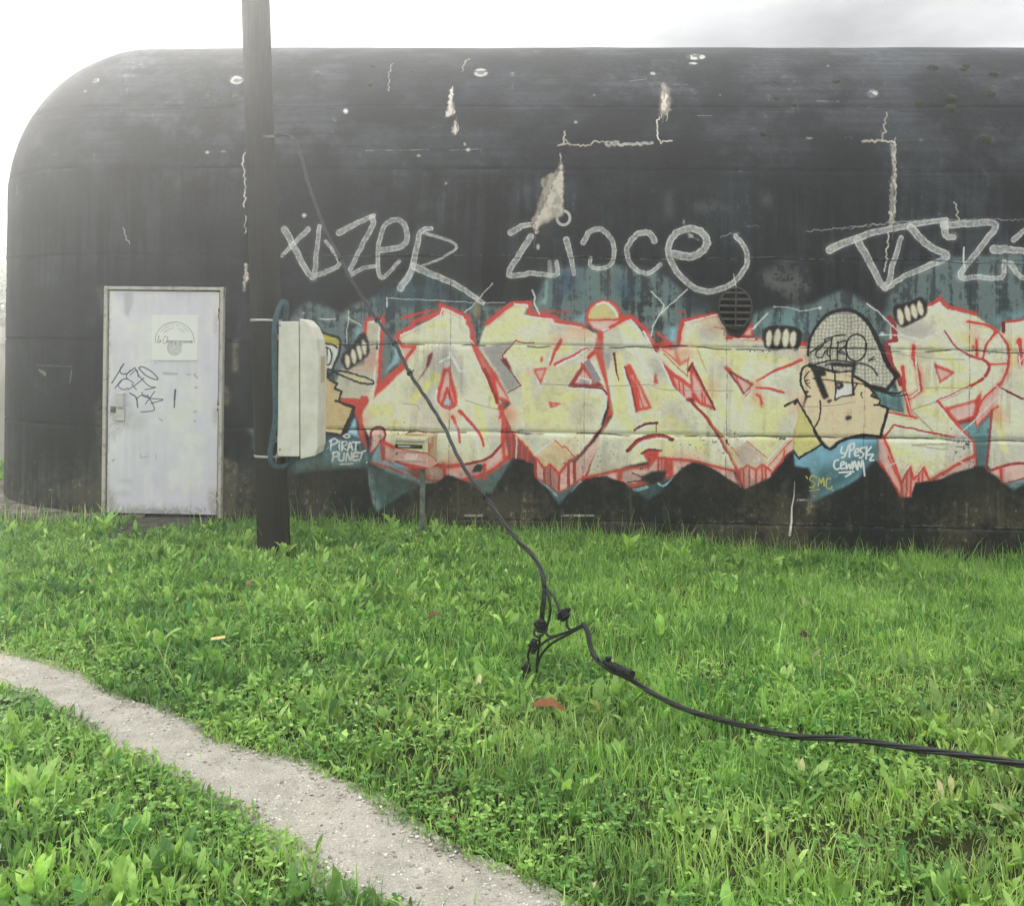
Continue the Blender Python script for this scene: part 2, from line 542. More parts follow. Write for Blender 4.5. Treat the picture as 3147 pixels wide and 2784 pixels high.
PO('C', [(1040, 130), (1080, 100), (1090, 220), (1060, 260)], (36, 40, 44), a=.9, soft=10)
PO('C', [(150, 290), (300, 250), (500, 230), (560, 320), (500, 470), (160, 400)], (126, 168, 172), a=.7, soft=16, wear=.5)
PO('C', [(1830, 260), (2060, 230), (2060, 300), (1890, 320), (1860, 380)], (130, 178, 186), a=.8, soft=10, wear=.3)
for q in [(590, 250, 680, 320), (1230, 330, 1320, 470)]:
    PO('B', [(q[0], q[1] + 40), (q[2], q[1]), (q[2] + 10, q[3]), (q[0] + 20, q[3] + 10)], LBLUE, a=.85, soft=9)
PO('A', [(650, 380), (720, 320), (725, 420), (640, 420)], LBLUE, a=.7, soft=8)
PO('A', [(925, 390), (960, 440), (960, 590), (860, 680), (930, 540)], LBLUE, a=.9, soft=4)
# lower teal tips
PO('A', [(200, 1290), (260, 1270), (470, 1200), (740, 1240), (760, 1330), (600, 1330), (330, 1350), (240, 1380)], (96, 128, 128), a=.9, soft=8, wear=.5)
PO('A', [(735, 1320), (1100, 1380), (1130, 1440), (1000, 1510), (805, 1637), (772, 1570), (752, 1450)], (74, 108, 110), a=.95, soft=3, wear=.35)
PO('A', [(755, 1330), (790, 1380), (785, 1480), (830, 1600), (805, 1635), (768, 1560), (748, 1450)], (158, 190, 184), a=.85, soft=7, wear=.4)
PO('A', [(1400, 1420), (1600, 1330), (1745, 1262), (1700, 1360), (1610, 1505), (1560, 1500)], (88, 126, 126), a=.95, soft=4, wear=.35)
PO('A', [(1420, 1410), (1720, 1255), (1740, 1275), (1600, 1340), (1450, 1430)], LBLUE, a=.9, soft=3)
PO('K', [(1370, 935), (1420, 925), (1435, 1000), (1430, 1085), (1400, 1040), (1405, 980)], (150, 196, 204), a=.8, soft=5, wear=.4)

C.tex = C_TEX
def cream(f, pts, c=CREAM, **kw):
    PO(f, pts, c, soft=2.5, **kw)
# --- first letter
cream('A', [(735, 300), (838, 298), (812, 780), (985, 610), (950, 415), (1250, 255), (1260, 210), (1430, 290), (1465, 400), (1590, 640), (1680, 900), (1700, 1060), (1660, 1190), (1540, 1280), (1380, 1320), (1240, 1320), (1100, 1260), (860, 1170), (760, 1120), (700, 1020), (700, 930), (760, 850), (690, 850), (560, 840), (520, 760), (560, 650), (720, 610)])
PO('A', [(520, 760), (570, 640), (730, 600), (725, 430), (735, 300), (838, 298), (800, 760), (690, 850), (560, 840)], (206, 200, 182), a=.85, soft=8)
PO('A', [(1190, 520), (1330, 440), (1380, 580), (1440, 760), (1390, 840), (1320, 640), (1260, 700), (1150, 900), (1050, 1000), (1180, 720)], GREY, a=.8, soft=14)
PO('A', [(960, 780), (1100, 720), (1180, 800), (1000, 900)], (150, 146, 140), a=.35, soft=20)
for (x0, y0, x1, y1, w) in [(1210, 680, 1060, 860, 50), (1500, 900, 1560, 1080, 50), (1560, 700, 1640, 900, 40), (1150, 340, 1300, 330, 36), (790, 930, 880, 930, 90), (900, 1010, 960, 1010, 40), (1080, 830, 1230, 700, 40)]:
    LN('A', [(x0, y0), (x1, y1)], w, YEL, a=.6, soft=10)
PO('A', [(990, 490), (1068, 480), (1000, 590)], PINK, soft=2)
LN('A', [(722, 440), (735, 292), (848, 288), (848, 370), (816, 770), (985, 612), (1070, 484), (985, 488), (950, 420)], 20, RED)
PO('A', [(818, 740), (985, 600), (1010, 580), (1000, 640), (780, 850), (800, 780)], RED)
LN('A', [(955, 412), (1068, 335), (1068, 312), (1252, 250), (1252, 196), (1440, 285), (1440, 320), (1468, 350)], 30, RED)
LN('A', [(985, 285), (1215, 228)], (26, 10), RED, a=.9, soft=3)
PO('A', [(1462, 330), (1510, 490), (1650, 690), (1752, 876), (1650, 852), (1668, 910), (1700, 1000), (1742, 1070), (1722, 1100), (1690, 1060), (1680, 920), (1630, 850), (1500, 570), (1450, 430)], RED)
PO('A', [(1635, 710), (1720, 850), (1650, 830)], PINK, soft=2)
PO('A', [(1500, 500), (1590, 630), (1610, 690), (1540, 610)], (226, 128, 112), soft=3)
# band under it
PO('A', [(860, 1150), (1000, 1230), (1130, 1300), (1250, 1310), (1400, 1302), (1560, 1270), (1680, 1150), (1722, 1080), (1730, 1250), (1600, 1340), (1480, 1385), (1300, 1425), (1150, 1400), (1000, 1345), (860, 1275)], PINK, soft=2.5)
ST('A', [(1690, 900), (1702, 1050), (1680, 1150), (1600, 1240), (1500, 1285), (1390, 1305)], 18, (160, 48, 46))
ST('A', [(1380, 1305), (1260, 1312), (1120, 1290), (1000, 1225), (850, 1145)], 26, RED)
ST('A', [(1735, 1240), (1610, 1340), (1480, 1392), (1300, 1428), (1150, 1405), (990, 1345), (855, 1270)], 26, RED)
for x in (1280, 1555):
    LN('A', [(x, 1300), (x, 1400)], 22, RED)
PO('A', [(1000, 1290), (1100, 1300), (1180, 1400), (1060, 1370)], (206, 80, 66), a=.8, soft=6)
PO('A', [(1470, 1360), (1500, 1300), (1545, 1300), (1535, 1350)], BLK, soft=2)
PO('A', [(800, 1165), (830, 1150), (850, 1260), (980, 1325), (1090, 1395), (1240, 1430), (1230, 1440), (1100, 1430), (900, 1360), (765, 1290)], LBLUE, a=.9, soft=3)
LN('A', [(775, 1290), (900, 1325), (1000, 1372)], 14, RED, a=.8)
EL('A', 815, 1095, 46, 44, PINK, soft=2)
ST('A', [(865, 1095), (850, 1055), (815, 1045), (775, 1062), (764, 1110), (765, 1220), (830, 1140), (850, 1140), (860, 1110)], 17, (150, 44, 46), closed=False)
PO('A', [(770, 1130), (762, 1225), (828, 1145)], PINK, soft=2)
LN('A', [(845, 1140), (852, 1265)], 18, RED)
PO('A', [(555, 838), (690, 852), (700, 828), (745, 832), (748, 880), (700, 955), (715, 1050), (745, 1200), (690, 1130), (672, 1000), (640, 905), (560, 880)], RED)
EL('A', 716, 850, 26, 22, RED)
# drop in the first letter
PO('A', [(1268, 640), (1312, 618), (1332, 690), (1366, 820), (1362, 890), (1322, 920), (1262, 912), (1224, 860), (1234, 760)], RED)
PO('A', [(1285, 660), (1302, 650), (1318, 760), (1346, 870), (1270, 890), (1246, 850), (1262, 760)], PINK, soft=2)
LN('A', [(1262, 900), (1298, 770), (1340, 895)], 18, RED)
PO('A', [(1296, 822), (1272, 886), (1324, 892)], LBLUE)
EL('A', 1290, 607, 18, 22, (236, 224, 206))
ST('A', [(1225, 790), (1222, 860), (1262, 918), (1320, 932), (1362, 900)], 10, WHT)
PO('A', [(1165, 540), (1197, 520), (1180, 600), (1122, 690), (1080, 740), (1150, 630)], MAR, soft=2)
ST('A', [(1380, 930), (1450, 1000), (1530, 1100), (1550, 1175)], (26, 16), RED, soft=3)
ST('A', [(1335, 970), (1370, 1060), (1382, 1145)], (22, 14), RED, soft=3)
ST('A', [(1398, 970), (1460, 1040), (1508, 1110), (1506, 1170)], 13, WHT)
ST('A', [(1328, 1000), (1358, 1080), (1356, 1135)], 13, WHT)
EL('A', 1320, 965, 70, 34, (214, 90, 78), a=.45, soft=14)
# white lights, first letter
for pl, w in [([(975, 410), (1248, 268), (1264, 216), (1402, 280), (1414, 342), (1440, 352), (1442, 420), (1484, 470)], 9), ([(1480, 530), (1644, 870), (1654, 960)], 10), ([(1664, 980), (1660, 1060)], 12), ([(798, 620), (780, 835)], 10), ([(762, 312), (832, 312), (808, 575)], 11), ([(1200, 490), (1332, 434), (1350, 475)], 9), ([(1245, 595), (1322, 550), (1318, 525)], 12), ([(1338, 560), (1385, 655), (1420, 652)], 14)]:
    LN('A', pl, w, WHT)
EL('A', 1650, 895, 12, 15, WHT); EL('A', 1652, 945, 11, 22, WHT)
# --- second letter
cream('B', [(0, 300), (180, 195), (280, 190), (250, 270), (470, 290), (660, 350), (760, 400), (790, 520), (830, 760), (840, 830), (790, 1000), (770, 1060), (610, 1258), (490, 1362), (430, 1300), (390, 1332), (350, 1270), (310, 1240), (170, 1080), (100, 930), (160, 880), (60, 680), (-20, 560), (-70, 480), (-40, 380)])
PO('B', [(-60, 480), (60, 470), (190, 440), (95, 545), (225, 755), (130, 800), (60, 660), (0, 560)], (168, 162, 164), a=.9, soft=4)
PO('B', [(310, 1240), (460, 1132), (520, 1190), (610, 1256), (490, 1362), (430, 1300), (390, 1332)], (226, 196, 150), a=.7, soft=6)
for (x0, y0, x1, y1, w) in [(20, 380, 300, 300, 50), (300, 520, 560, 500, 60), (250, 700, 300, 1000, 70), (420, 960, 600, 800, 70), (450, 830, 770, 850, 26)]:
    LN('B', [(x0, y0), (x1, y1)], w, YEL, a=.5, soft=14)
PO('B', [(560, 860), (760, 850), (740, 1000), (560, 1080)], (196, 186, 164), a=.6, soft=18)
LN('B', [(-10, 320), (165, 184), (290, 178), (284, 252), (470, 282), (476, 308), (655, 348)], 28, RED, a=.95)
LN('B', [(180, 192), (270, 198), (272, 214)], 11, WHT)
LN('B', [(230, 272), (440, 296), (444, 322), (650, 356)], 10, WHT)
LN('B', [(365, 235), (570, 242)], 20, RED, a=.6, soft=5)
LN('B', [(188, 438), (96, 545), (140, 640), (224, 755), (135, 802)], 7, MAR)
ST('B', [(188, 438), (240, 455), (320, 460)], 8, (170, 60, 56), a=.8)
PO('B', [(82, 572), (122, 560), (150, 610), (158, 655)], MAR)
EL('B', 372, 575, 10, 22, RED, rot=.1)
LN('B', [(430, 612), (462, 520), (505, 440)], (16, 26), RED, soft=4)
LN('B', [(418, 590), (450, 480)], 11, WHT)
LN('B', [(462, 610), (690, 500)], 20, RED, soft=3)
LN('B', [(474, 620), (688, 508)], 11, WHT)
PO('B', [(312, 640), (414, 630), (360, 752)], RED)
PO('B', [(330, 652), (398, 645), (360, 722)], PINK)
LN('B', [(282, 612), (312, 690)], 9, WHT); LN('B', [(330, 700), (362, 775), (395, 720)], 8, WHT)
EL('B', 300, 660, 40, 40, (220, 120, 90), a=.35, soft=12)
PO('B', [(415, 868), (512, 876), (440, 912)], RED); PO('B', [(440, 880), (482, 882), (450, 896)], PINK)
ST('B', [(406, 880), (436, 918), (510, 896)], 8, WHT)
PO('B', [(555, 758), (655, 600), (770, 735), (810, 770)], (170, 50, 48))
PO('B', [(600, 738), (660, 640), (745, 745)], PINK, soft=2)
LN('B', [(650, 600), (740, 745)], 14, RED)
PO('B', [(632, 700), (712, 722), (708, 748), (620, 745)], GREY); LN('B', [(628, 722), (634, 700), (714, 722), (710, 745)], 7, WHT)
PO('B', [(658, 592), (702, 560), (788, 715), (738, 746)], (160, 154, 158)); LN('B', [(656, 594), (702, 562), (786, 714)], 8, WHT)
ST('B', [(560, 758), (700, 768), (790, 778), (828, 812)], 13, MAR)
ST('B', [(545, 770), (700, 784), (790, 796), (822, 835), (815, 910), (775, 1000)], 10, WHT)
LN('B', [(700, 560), (740, 520), (760, 470), (790, 400)], 26, RED)
PO('B', [(760, 370), (802, 370), (796, 520), (838, 700), (846, 800), (868, 955), (838, 972), (795, 1070), (700, 1360), (640, 1420), (660, 1390), (782, 1090), (840, 900), (820, 760), (760, 600), (740, 520)], RED)
PO('B', [(778, 1090), (836, 968), (770, 1160), (685, 1380), (640, 1420), (560, 1460), (600, 1300)], PINK, soft=2.5)
LN('B', [(838, 972), (770, 1170), (690, 1370), (640, 1420)], 16, (150, 46, 46))
LN('B', [(775, 1050), (700, 1150), (606, 1262)], 16, (206, 96, 66))
LN('B', [(784, 1030), (700, 1140), (625, 1230)], 7, WHT)
# W below it
PO('B', [(320, 1280), (350, 1270), (390, 1332), (430, 1300), (490, 1365), (560, 1280), (602, 1300), (640, 1400), (560, 1470), (492, 1500), (420, 1442), (326, 1385)], PINK, soft=2.5)
for x, y0, y1, w in [(330, 1280, 1395, 18), (390, 1335, 1430, 16), (432, 1305, 1450, 14), (492, 1370, 1500, 18), (558, 1285, 1455, 20), (600, 1300, 1430, 22)]:
    LN('B', [(x, y0), (x, y1)], w, (190, 56, 52))
PO('B', [(395, 1340), (425, 1310), (428, 1440), (398, 1420)], (150, 90, 90), a=.7); PO('B', [(440, 1320), (486, 1370), (486, 1480), (445, 1450)], (176, 110, 106), a=.7)
LN('B', [(170, 1082), (312, 1245), (348, 1272), (390, 1334), (430, 1302), (490, 1366), (560, 1282), (600, 1264)], 16, RED)
LN('B', [(320, 1390), (420, 1450), (492, 1502), (560, 1470), (640, 1412)], 18, RED)
LN('B', [(314, 1236), (462, 1130)], 8, WHT); LN('B', [(462, 1132), (522, 1190), (530, 1172), (605, 1258)], 8, (204, 108, 66))
LN('B', [(172, 1075), (314, 1232)], 7, (226, 150, 90))
PO('B', [(110, 1080), (168, 1080), (315, 1248), (325, 1300), (205, 1255), (140, 1262)], (150, 80, 82), soft=2)
for x in (160, 195, 235, 275):
    LN('B', [(x, 1070 + (x - 150) * .9), (x, 1255 + max(0, x - 230) * .5)], 12, RED if x != 195 else PINK)
PO('B', [(60, 870), (110, 880), (105, 960), (158, 1060), (120, 1080), (118, 1240), (165, 1262), (100, 1270), (88, 1080)], RED)
LN('B', [(-20, 640), (60, 870)], 22, (170, 52, 48)); EL('B', 66, 945, 11, 24, WHT); EL('B', 56, 893, 9, 12, WHT)
LN('B', [(86, 990), (82, 1080)], 13, WHT)
# dome above
EL('B', 802, 270, 128, 112, RED); EL('B', 800, 268, 106, 90, (226, 212, 150), soft=2)
PO('B', [(694, 300), (908, 300), (895, 335), (850, 360), (790, 372), (730, 352)], PINK2, soft=2)
LN('B', [(690, 297), (914, 297)], 12, RED)
ST('B', [(752, 192), (815, 180), (875, 225), (897, 275)], 13, WHT)
# --- third and fourth letters
cream('B', [(800, 385), (990, 295), (1060, 380), (1165, 530), (1200, 490), (1300, 505), (1330, 480), (1325, 400), (1365, 310), (1600, 265), (1640, 330), (1660, 425), (1900, 440), (2034, 430), (2230, 480), (2230, 640), (2190, 890), (2130, 1070), (2120, 1180), (1970, 1350), (1860, 1335), (1750, 1340), (1700, 1345), (1500, 1292), (1280, 1262), (1170, 1262), (900, 1335), (690, 1382), (780, 1100), (868, 950), (842, 780), (800, 560)])
for pl, a_ in [([(800, 480), (870, 420), (900, 470), (870, 640), (830, 620)], .9), ([(1120, 540), (1210, 560), (1260, 700), (1170, 740), (1110, 620)], .8), ([(1450, 330), (1600, 300), (1660, 420), (1500, 480), (1400, 420)], .55), ([(1180, 860), (1330, 840), (1480, 1060), (1330, 1120), (1200, 1000)], .5), ([(1900, 460), (2200, 480), (2200, 560), (1960, 560)], .6), ([(1540, 560), (1700, 580), (1640, 760), (1560, 700)], .45), ([(760, 1230), (900, 1180), (980, 1280), (740, 1340)], .5), ([(1980, 1060), (2110, 900), (2130, 1060), (2020, 1160)], .4), ([(2000, 700), (2150, 660), (2150, 830), (2040, 850)], .45)]:
    PO('B', pl, GREY, a=a_, soft=16)
for (x0, y0, x1, y1, w) in [(900, 560, 930, 900, 70), (880, 900, 1000, 1060, 60), (1000, 1200, 1250, 1220, 50), (1260, 980, 1500, 1200, 70), (1600, 520, 1760, 560, 80), (1720, 600, 1740, 900, 60), (1860, 860, 1960, 1060, 70), (1500, 700, 1640, 960, 50), (1420, 420, 1500, 620, 50), (940, 350, 1030, 420, 40), (2050, 900, 1990, 1050, 40), (1880, 560, 2060, 580, 50)]:
    LN('B', [(x0, y0), (x1, y1)], w, YEL, a=.5, soft=14)
LN('B', [(1450, 500), (1520, 660)], 9, GREY, a=.8)
for pl in [[(880, 960), (1000, 840)], [(1340, 900), (1420, 1010)], [(1560, 840), (1610, 980)]]:
    LN('B', pl, 26, (238, 232, 200), a=.6, soft=9)
LN('B', [(930, 285), (1000, 278), (1085, 365), (1110, 405), (1155, 480), (1176, 500), (1212, 462), (1262, 482)], 26, RED)
LN('B', [(795, 372), (992, 300), (1064, 388)], 10, WHT); LN('B', [(1078, 380), (1166, 540)], 10, WHT)
LN('B', [(845, 350), (985, 282)], 20, RED)
PO('B', [(800, 530), (850, 520), (846, 640), (820, 640)], (170, 166, 168), soft=5)
LN('B', [(853, 590), (850, 640)], 16, (238, 234, 226), a=.7, soft=4)
LN('B', [(872, 530), (890, 640), (908, 722)], (20, 6), MAR)
LN('B', [(900, 494), (992, 446), (1160, 742)], 10, WHT)
PO('B', [(946, 622), (988, 604), (1138, 915), (1028, 938), (1000, 800)], RED)
PO('B', [(985, 680), (1010, 682), (1112, 902), (1060, 912), (1040, 770)], PINK, soft=2)
LN('B', [(950, 628), (1010, 820), (1034, 930)], 11, (146, 44, 44)); LN('B', [(1010, 690), (1080, 905)], 6, RED)
LN('B', [(944, 640), (1020, 966), (1192, 938), (1190, 985)], 11, WHT)
for x, y, l in [(1020, 960, 60), (1055, 955, 30), (1140, 945, 40), (1190, 980, 30), (1165, 945, 26)]:
    LN('B', [(x, y), (x, y + l)], 5, WHT)
PO('B', [(1200, 588), (1262, 640), (1408, 752), (1398, 650), (1424, 604), (1576, 924), (1480, 890), (1430, 858), (1378, 858), (1290, 770)], RED)
PO('B', [(1285, 690), (1410, 782), (1412, 830), (1368, 852), (1312, 770)], PINK, soft=2)
PO('B', [(1420, 665), (1550, 895), (1480, 872), (1422, 785)], PINK, soft=2)
for pl in [[(1320, 690), (1330, 790)], [(1352, 720), (1358, 830)], [(1480, 800), (1488, 880)], [(1500, 830), (1504, 880)]]:
    LN('B', pl, 9, RED)
LN('B', [(1418, 612), (1574, 920)], 12, MAR)
LN('B', [(1390, 655), (1420, 600)], 16, MAR)
LN('B', [(1196, 588), (1282, 765), (1376, 868), (1412, 868), (1522, 985), (1700, 1345)], 9, WHT)
PO('B', [(1362, 850), (1420, 845), (1440, 880), (1380, 862)], MAR)
LN('B', [(1218, 530), (1384, 694), (1392, 560)], 7, (206, 110, 50))
LN('B', [(1196, 490), (1346, 606)], 9, WHT)
LN('B', [(1210, 500), (1330, 600)], 10, RED, a=.7)
LN('B', [(1300, 520), (1330, 600), (1380, 580)], 26, (214, 100, 70), a=.7, soft=8)
LN('B', [(1410, 868), (1524, 985), (1600, 1110), (1722, 1310), (1736, 1420)], 20, (176, 54, 50))
LN('B', [(1520, 980), (1650, 1140), (1752, 1260)], 9, (206, 100, 60))
PO('B', [(1540, 1010), (1740, 1262), (1730, 1330), (1640, 1170)], (230, 206, 150), a=.8, soft=3)
PO('B', [(1160, 655), (1180, 750), (1145, 752)], (206, 74, 60)); LN('B', [(1150, 740), (1180, 750)], 6, WHT)
# mouth strokes
ST('B', [(1016, 1066), (1080, 1022), (1172, 1010)], 18, MAR); LN('B', [(1166, 1010), (1166, 1080)], 5, MAR)
ST('B', [(1028, 1072), (1085, 1038), (1142, 1034)], 13, WHT); LN('B', [(1136, 1034), (1130, 1070)], 6, WHT)
ST('B', [(966, 1205), (1050, 1130), (1180, 1102), (1278, 1132)], 25, MAR); ST('B', [(980, 1190), (1060, 1135), (1180, 1110), (1250, 1122)], 12, (190, 60, 54))
ST('B', [(985, 1245), (1060, 1165), (1180, 1128), (1242, 1132)], 12, WHT); LN('B', [(1240, 1130), (1240, 1175)], 6, WHT)
ST('B', [(1075, 1186), (1130, 1176), (1200, 1196)], 10, WHT); ST('B', [(1160, 1162), (1198, 1174)], 7, WHT)
PO('B', [(1066, 1222), (1120, 1196), (1196, 1204), (1176, 1250), (1180, 1345), (1104, 1352), (1118, 1280)], RED)
ST('B', [(1062, 1226), (1120, 1198), (1204, 1206)], 14, MAR)
# bottom bands
PO('B', [(690, 1392), (900, 1345), (1112, 1322), (1112, 1400), (960, 1440), (830, 1400)], PINK, soft=2)
LN('B', [(660, 1390), (900, 1342), (1112, 1312)], 16, RED); LN('B', [(690, 1400), (820, 1385)], 12, MAR)
PO('B', [(900, 1345), (935, 1340), (930, 1430), (896, 1418)], RED)
PO('B', [(1168, 1260), (1290, 1275), (1400, 1285), (1500, 1296), (1700, 1345), (1745, 1450), (1600, 1360), (1450, 1300), (1330, 1350), (1280, 1395), (1100, 1390), (990, 1452), (960, 1440), (1112, 1340)], PINK, soft=2)
LN('B', [(1172, 1258), (1400, 1276), (1500, 1296), (1712, 1345)], 16, RED)
PO('B', [(1222, 1268), (1286, 1275), (1284, 1385), (1210, 1370)], RED); LN('B', [(1180, 1265), (1180, 1350)], 14, RED); LN('B', [(1204, 1268), (1206, 1340)], 8, RED)
LN('B', [(980, 1452), (1120, 1420), (1280, 1388)], 26, RED)
PO('B', [(1000, 1470), (1160, 1430), (1290, 1385), (1200, 1500), (1110, 1545), (1040, 1500)], (66, 100, 104), a=.9, soft=5, wear=.3)
LN('B', [(1010, 1480), (1100, 1460)], 24, LBLUE, a=.9); ST('B', [(1180, 1430), (1220, 1450), (1290, 1390)], 12, LBLUE)
PO('B', [(320, 1390), (420, 1450), (492, 1500), (640, 1415), (560, 1510), (495, 1592), (430, 1500)], (80, 120, 122), a=.95, soft=4, wear=.3)
LN('B', [(320, 1395), (440, 1480), (480, 1520)], 14, LBLUE, a=.8); LN('B', [(640, 1420), (580, 1490)], 14, LBLUE, a=.8)
# second W
PO('B', [(1735, 1342), (1800, 1300), (1856, 1334), (1906, 1300), (1975, 1350), (1970, 1400), (1860, 1445), (1775, 1475)], PINK, soft=2)
LN('B', [(1722, 1330), (1740, 1345), (1800, 1304), (1852, 1338), (1902, 1304), (1978, 1352)], 15, RED)
for x, y0, y1 in [(1748, 1345, 1460), (1772, 1340, 1470), (1812, 1315, 1450), (1856, 1338, 1440), (1900, 1310, 1420), (1925, 1330, 1400), (1968, 1350, 1390)]:
    LN('B', [(x, y0), (x, y1)], 12, RED if x % 3 else (206, 90, 84))
PO('B', [(1690, 1195), (1790, 1132), (1940, 1262), (1905, 1298), (1856, 1330), (1800, 1298), (1745, 1330)], (204, 176, 158), a=.75, soft=8)
ST('B', [(1780, 1290), (1776, 1240), (1820, 1208), (1860, 1215)], 22, (200, 190, 186), a=.9, soft=4); EL('B', 1865, 1270, 28, 14, (236, 232, 226), rot=-.5); EL('B', 1862, 1270, 8, 5, (120, 112, 108))
LN('B', [(1676, 1182), (1700, 1160)], 10, WHT); LN('B', [(1744, 1172), (1790, 1132)], 9, WHT); LN('B', [(1795, 1140), (1938, 1262)], 6, (200, 110, 80))
PO('B', [(1940, 1280), (2034, 1168), (2110, 1105), (2120, 1190), (2040, 1270), (1980, 1360)], PINK, soft=2)
LN('B', [(1938, 1276), (2034, 1165), (2104, 1100)], 8, WHT); LN('B', [(1950, 1310), (2060, 1180), (2125, 1120)], 9, (210, 120, 60))
LN('B', [(1970, 1370), (2050, 1260), (2118, 1200)], 14, MAR); LN('C', [(300, 1330), (360, 1270), (370, 1200)], 10, RED)
# eye and whiskers
PO('B', [(1636, 622), (1842, 742), (1782, 834)], MAR); PO('B', [(1690, 670), (1822, 746), (1780, 806)], PINK, soft=2)
LN('B', [(1722, 690), (1740, 760)], 9, RED); LN('B', [(1670, 680), (1770, 830), (1835, 755)], 7, WHT)
EL('B', 1660, 640, 26, 14, RED, rot=.5)
LN('C', [(178, 722), (330, 640), (485, 580)], (12, 24), RED, soft=3); ST('C', [(210, 746), (290, 682), (396, 672)], 13, WHT)
LN('C', [(176, 770), (280, 776), (362, 802)], (14, 20), RED, soft=3); ST('C', [(190, 790), (265, 790), (330, 822)], 12, WHT); LN('C', [(328, 820), (322, 860)], 6, WHT)
ST('C', [(180, 815), (205, 835), (212, 872)], 14, RED); LN('C', [(212, 870), (212, 900)], 5, RED); ST('C', [(165, 838), (184, 850), (186, 878)], 9, WHT)
EL('C', 165, 745, 60, 40, (220, 110, 84), a=.4, soft=12)
LN('B', [(1318, 475), (1330, 385), (1352, 302), (1600, 262)], 26, RED); LN('B', [(1366, 316), (1500, 286)], 9, WHT); LN('B', [(1515, 282), (1590, 266)], 9, WHT)
LN('B', [(1160, 480), (1200, 470), (1262, 490)], 26, RED); LN('B', [(1175, 390), (1270, 468)], 18, RED, a=.8)
LN('B', [(1320, 480), (1360, 470)], 9, WHT); LN('B', [(1320, 240), (1365, 240)], 18, RED, a=.6, soft=4)
LN('B', [(1570, 350), (1640, 362), (1642, 402), (1724, 420)], 6, (206, 100, 60))
PO('B', [(1752, 418), (1834, 310), (1846, 420)], RED); PO('B', [(1778, 402), (1826, 348), (1828, 408)], PINK)
LN('B', [(1660, 424), (1900, 438)], 16, RED); LN('B', [(1700, 430), (1850, 434)], 8, WHT); EL('B', 1886, 438, 9, 8, WHT)
EL('B', 1560, 350, 80, 40, (222, 130, 96), a=.35, soft=14)
LN('C', [(460, 470), (530, 476)], 34, RED); LN('C', [(460, 486), (528, 490)], 9, WHT)
# --- fifth letter, right of the character
cream('C', [(1110, 300), (1160, 330), (1360, 200), (1450, 168), (1500, 220), (1690, 262), (1860, 385), (1890, 318), (2300, 250), (2300, 1300), (1800, 1335), (1780, 1300), (1812, 920), (1700, 1045), (1590, 1015), (1690, 1150), (1690, 1255), (1400, 1415), (1250, 1420), (1180, 1445), (1040, 1100), (1090, 920), (1200, 945), (1140, 720), (1100, 500)])
PO('C', [(1160, 330), (1300, 300), (1480, 350), (1300, 450), (1130, 420)], GREY, a=.75, soft=14)
PO('C', [(1260, 500), (1420, 480), (1420, 560), (1290, 580)], (190, 180, 150), a=.7, soft=10)
PO('C', [(1840, 700), (2060, 720), (2060, 820), (1900, 800)], GREY, a=.4, soft=14)
PO('C', [(1540, 1090), (1690, 1060), (1690, 1200), (1560, 1200)], (236, 228, 214), a=.6, soft=14)
PO('C', [(1120, 980), (1260, 950), (1400, 1050), (1160, 1030)], YEL, a=.3, soft=14)
for (x0, y0, x1, y1, w) in [(1400, 480, 1600, 640, 60), (1330, 800, 1700, 740, 60), (1300, 900, 1500, 980, 60), (1100, 1200, 1300, 1260, 60), (1830, 900, 1900, 1200, 50), (1940, 450, 1960, 600, 50), (1560, 400, 1700, 480, 50), (1240, 1330, 1400, 1300, 30)]:
    LN('C', [(x0, y0), (x1, y1)], w, YEL, a=.5, soft=14)
LN('C', [(1350, 212), (1452, 150), (1500, 205), (1700, 256)], 28, RED, a=.9, soft=3); LN('C', [(1365, 220), (1450, 178), (1470, 215)], 12, WHT); LN('C', [(1440, 225), (1690, 285), (1680, 315)], 7, WHT)
LN('C', [(1095, 285), (1130, 340), (1140, 440), (1085, 470), (1110, 600), (1180, 740)], 36, (170, 52, 54))
LN('C', [(1100, 470), (1150, 460)], 10, WHT)
LN('C', [(1268, 480), (1262, 560), (1300, 660), (1316, 788), (1225, 850)], 24, RED); LN('C', [(1280, 560), (1306, 790), (1240, 840)], 9, WHT)
LN('C', [(1280, 470), (1400, 400), (1470, 370)], 9, WHT)
ST('C', [(1476, 380), (1560, 490), (1680, 555), (1768, 590), (1786, 650), (1730, 722), (1600, 790), (1432, 868)], 20, (190, 60, 56)); ST('C', [(1470, 376), (1540, 480), (1660, 560), (1750, 596), (1766, 650)], 9, WHT); LN('C', [(1660, 765), (1440, 866)], 9, WHT)
PO('C', [(1406, 592), (1470, 625), (1556, 664), (1440, 745)], RED); PO('C', [(1428, 630), (1525, 668), (1450, 722)], PINK, soft=2); LN('C', [(1402, 600), (1436, 740)], 8, WHT)
ST('C', [(1640, 310), (1780, 340), (1850, 390), (1920, 480), (1925, 600), (1890, 710), (1800, 840), (1700, 1045)], 16, RED); ST('C', [(1850, 395), (1900, 480), (1905, 600), (1880, 690)], 9, WHT)
ST('C', [(1830, 390), (1770, 470), (1745, 570)], 16, RED); ST('C', [(1815, 390), (1755, 470), (1732, 555)], 9, WHT)
LN('C', [(1705, 440), (1705, 560)], 18, RED); EL('C', 1680, 487, 12, 12, RED); LN('C', [(1760, 560), (1830, 490), (1890, 460)], 9, WHT); LN('C', [(1790, 610), (1920, 605)], 12, RED, a=.9)
PO('C', [(1480, 905), (1600, 880), (1700, 850), (1740, 790), (1730, 900), (1700, 990), (1570, 1022)], RED); PO('C', [(1510, 920), (1690, 870), (1695, 900), (1680, 960), (1570, 1000)], PINK, soft=2)
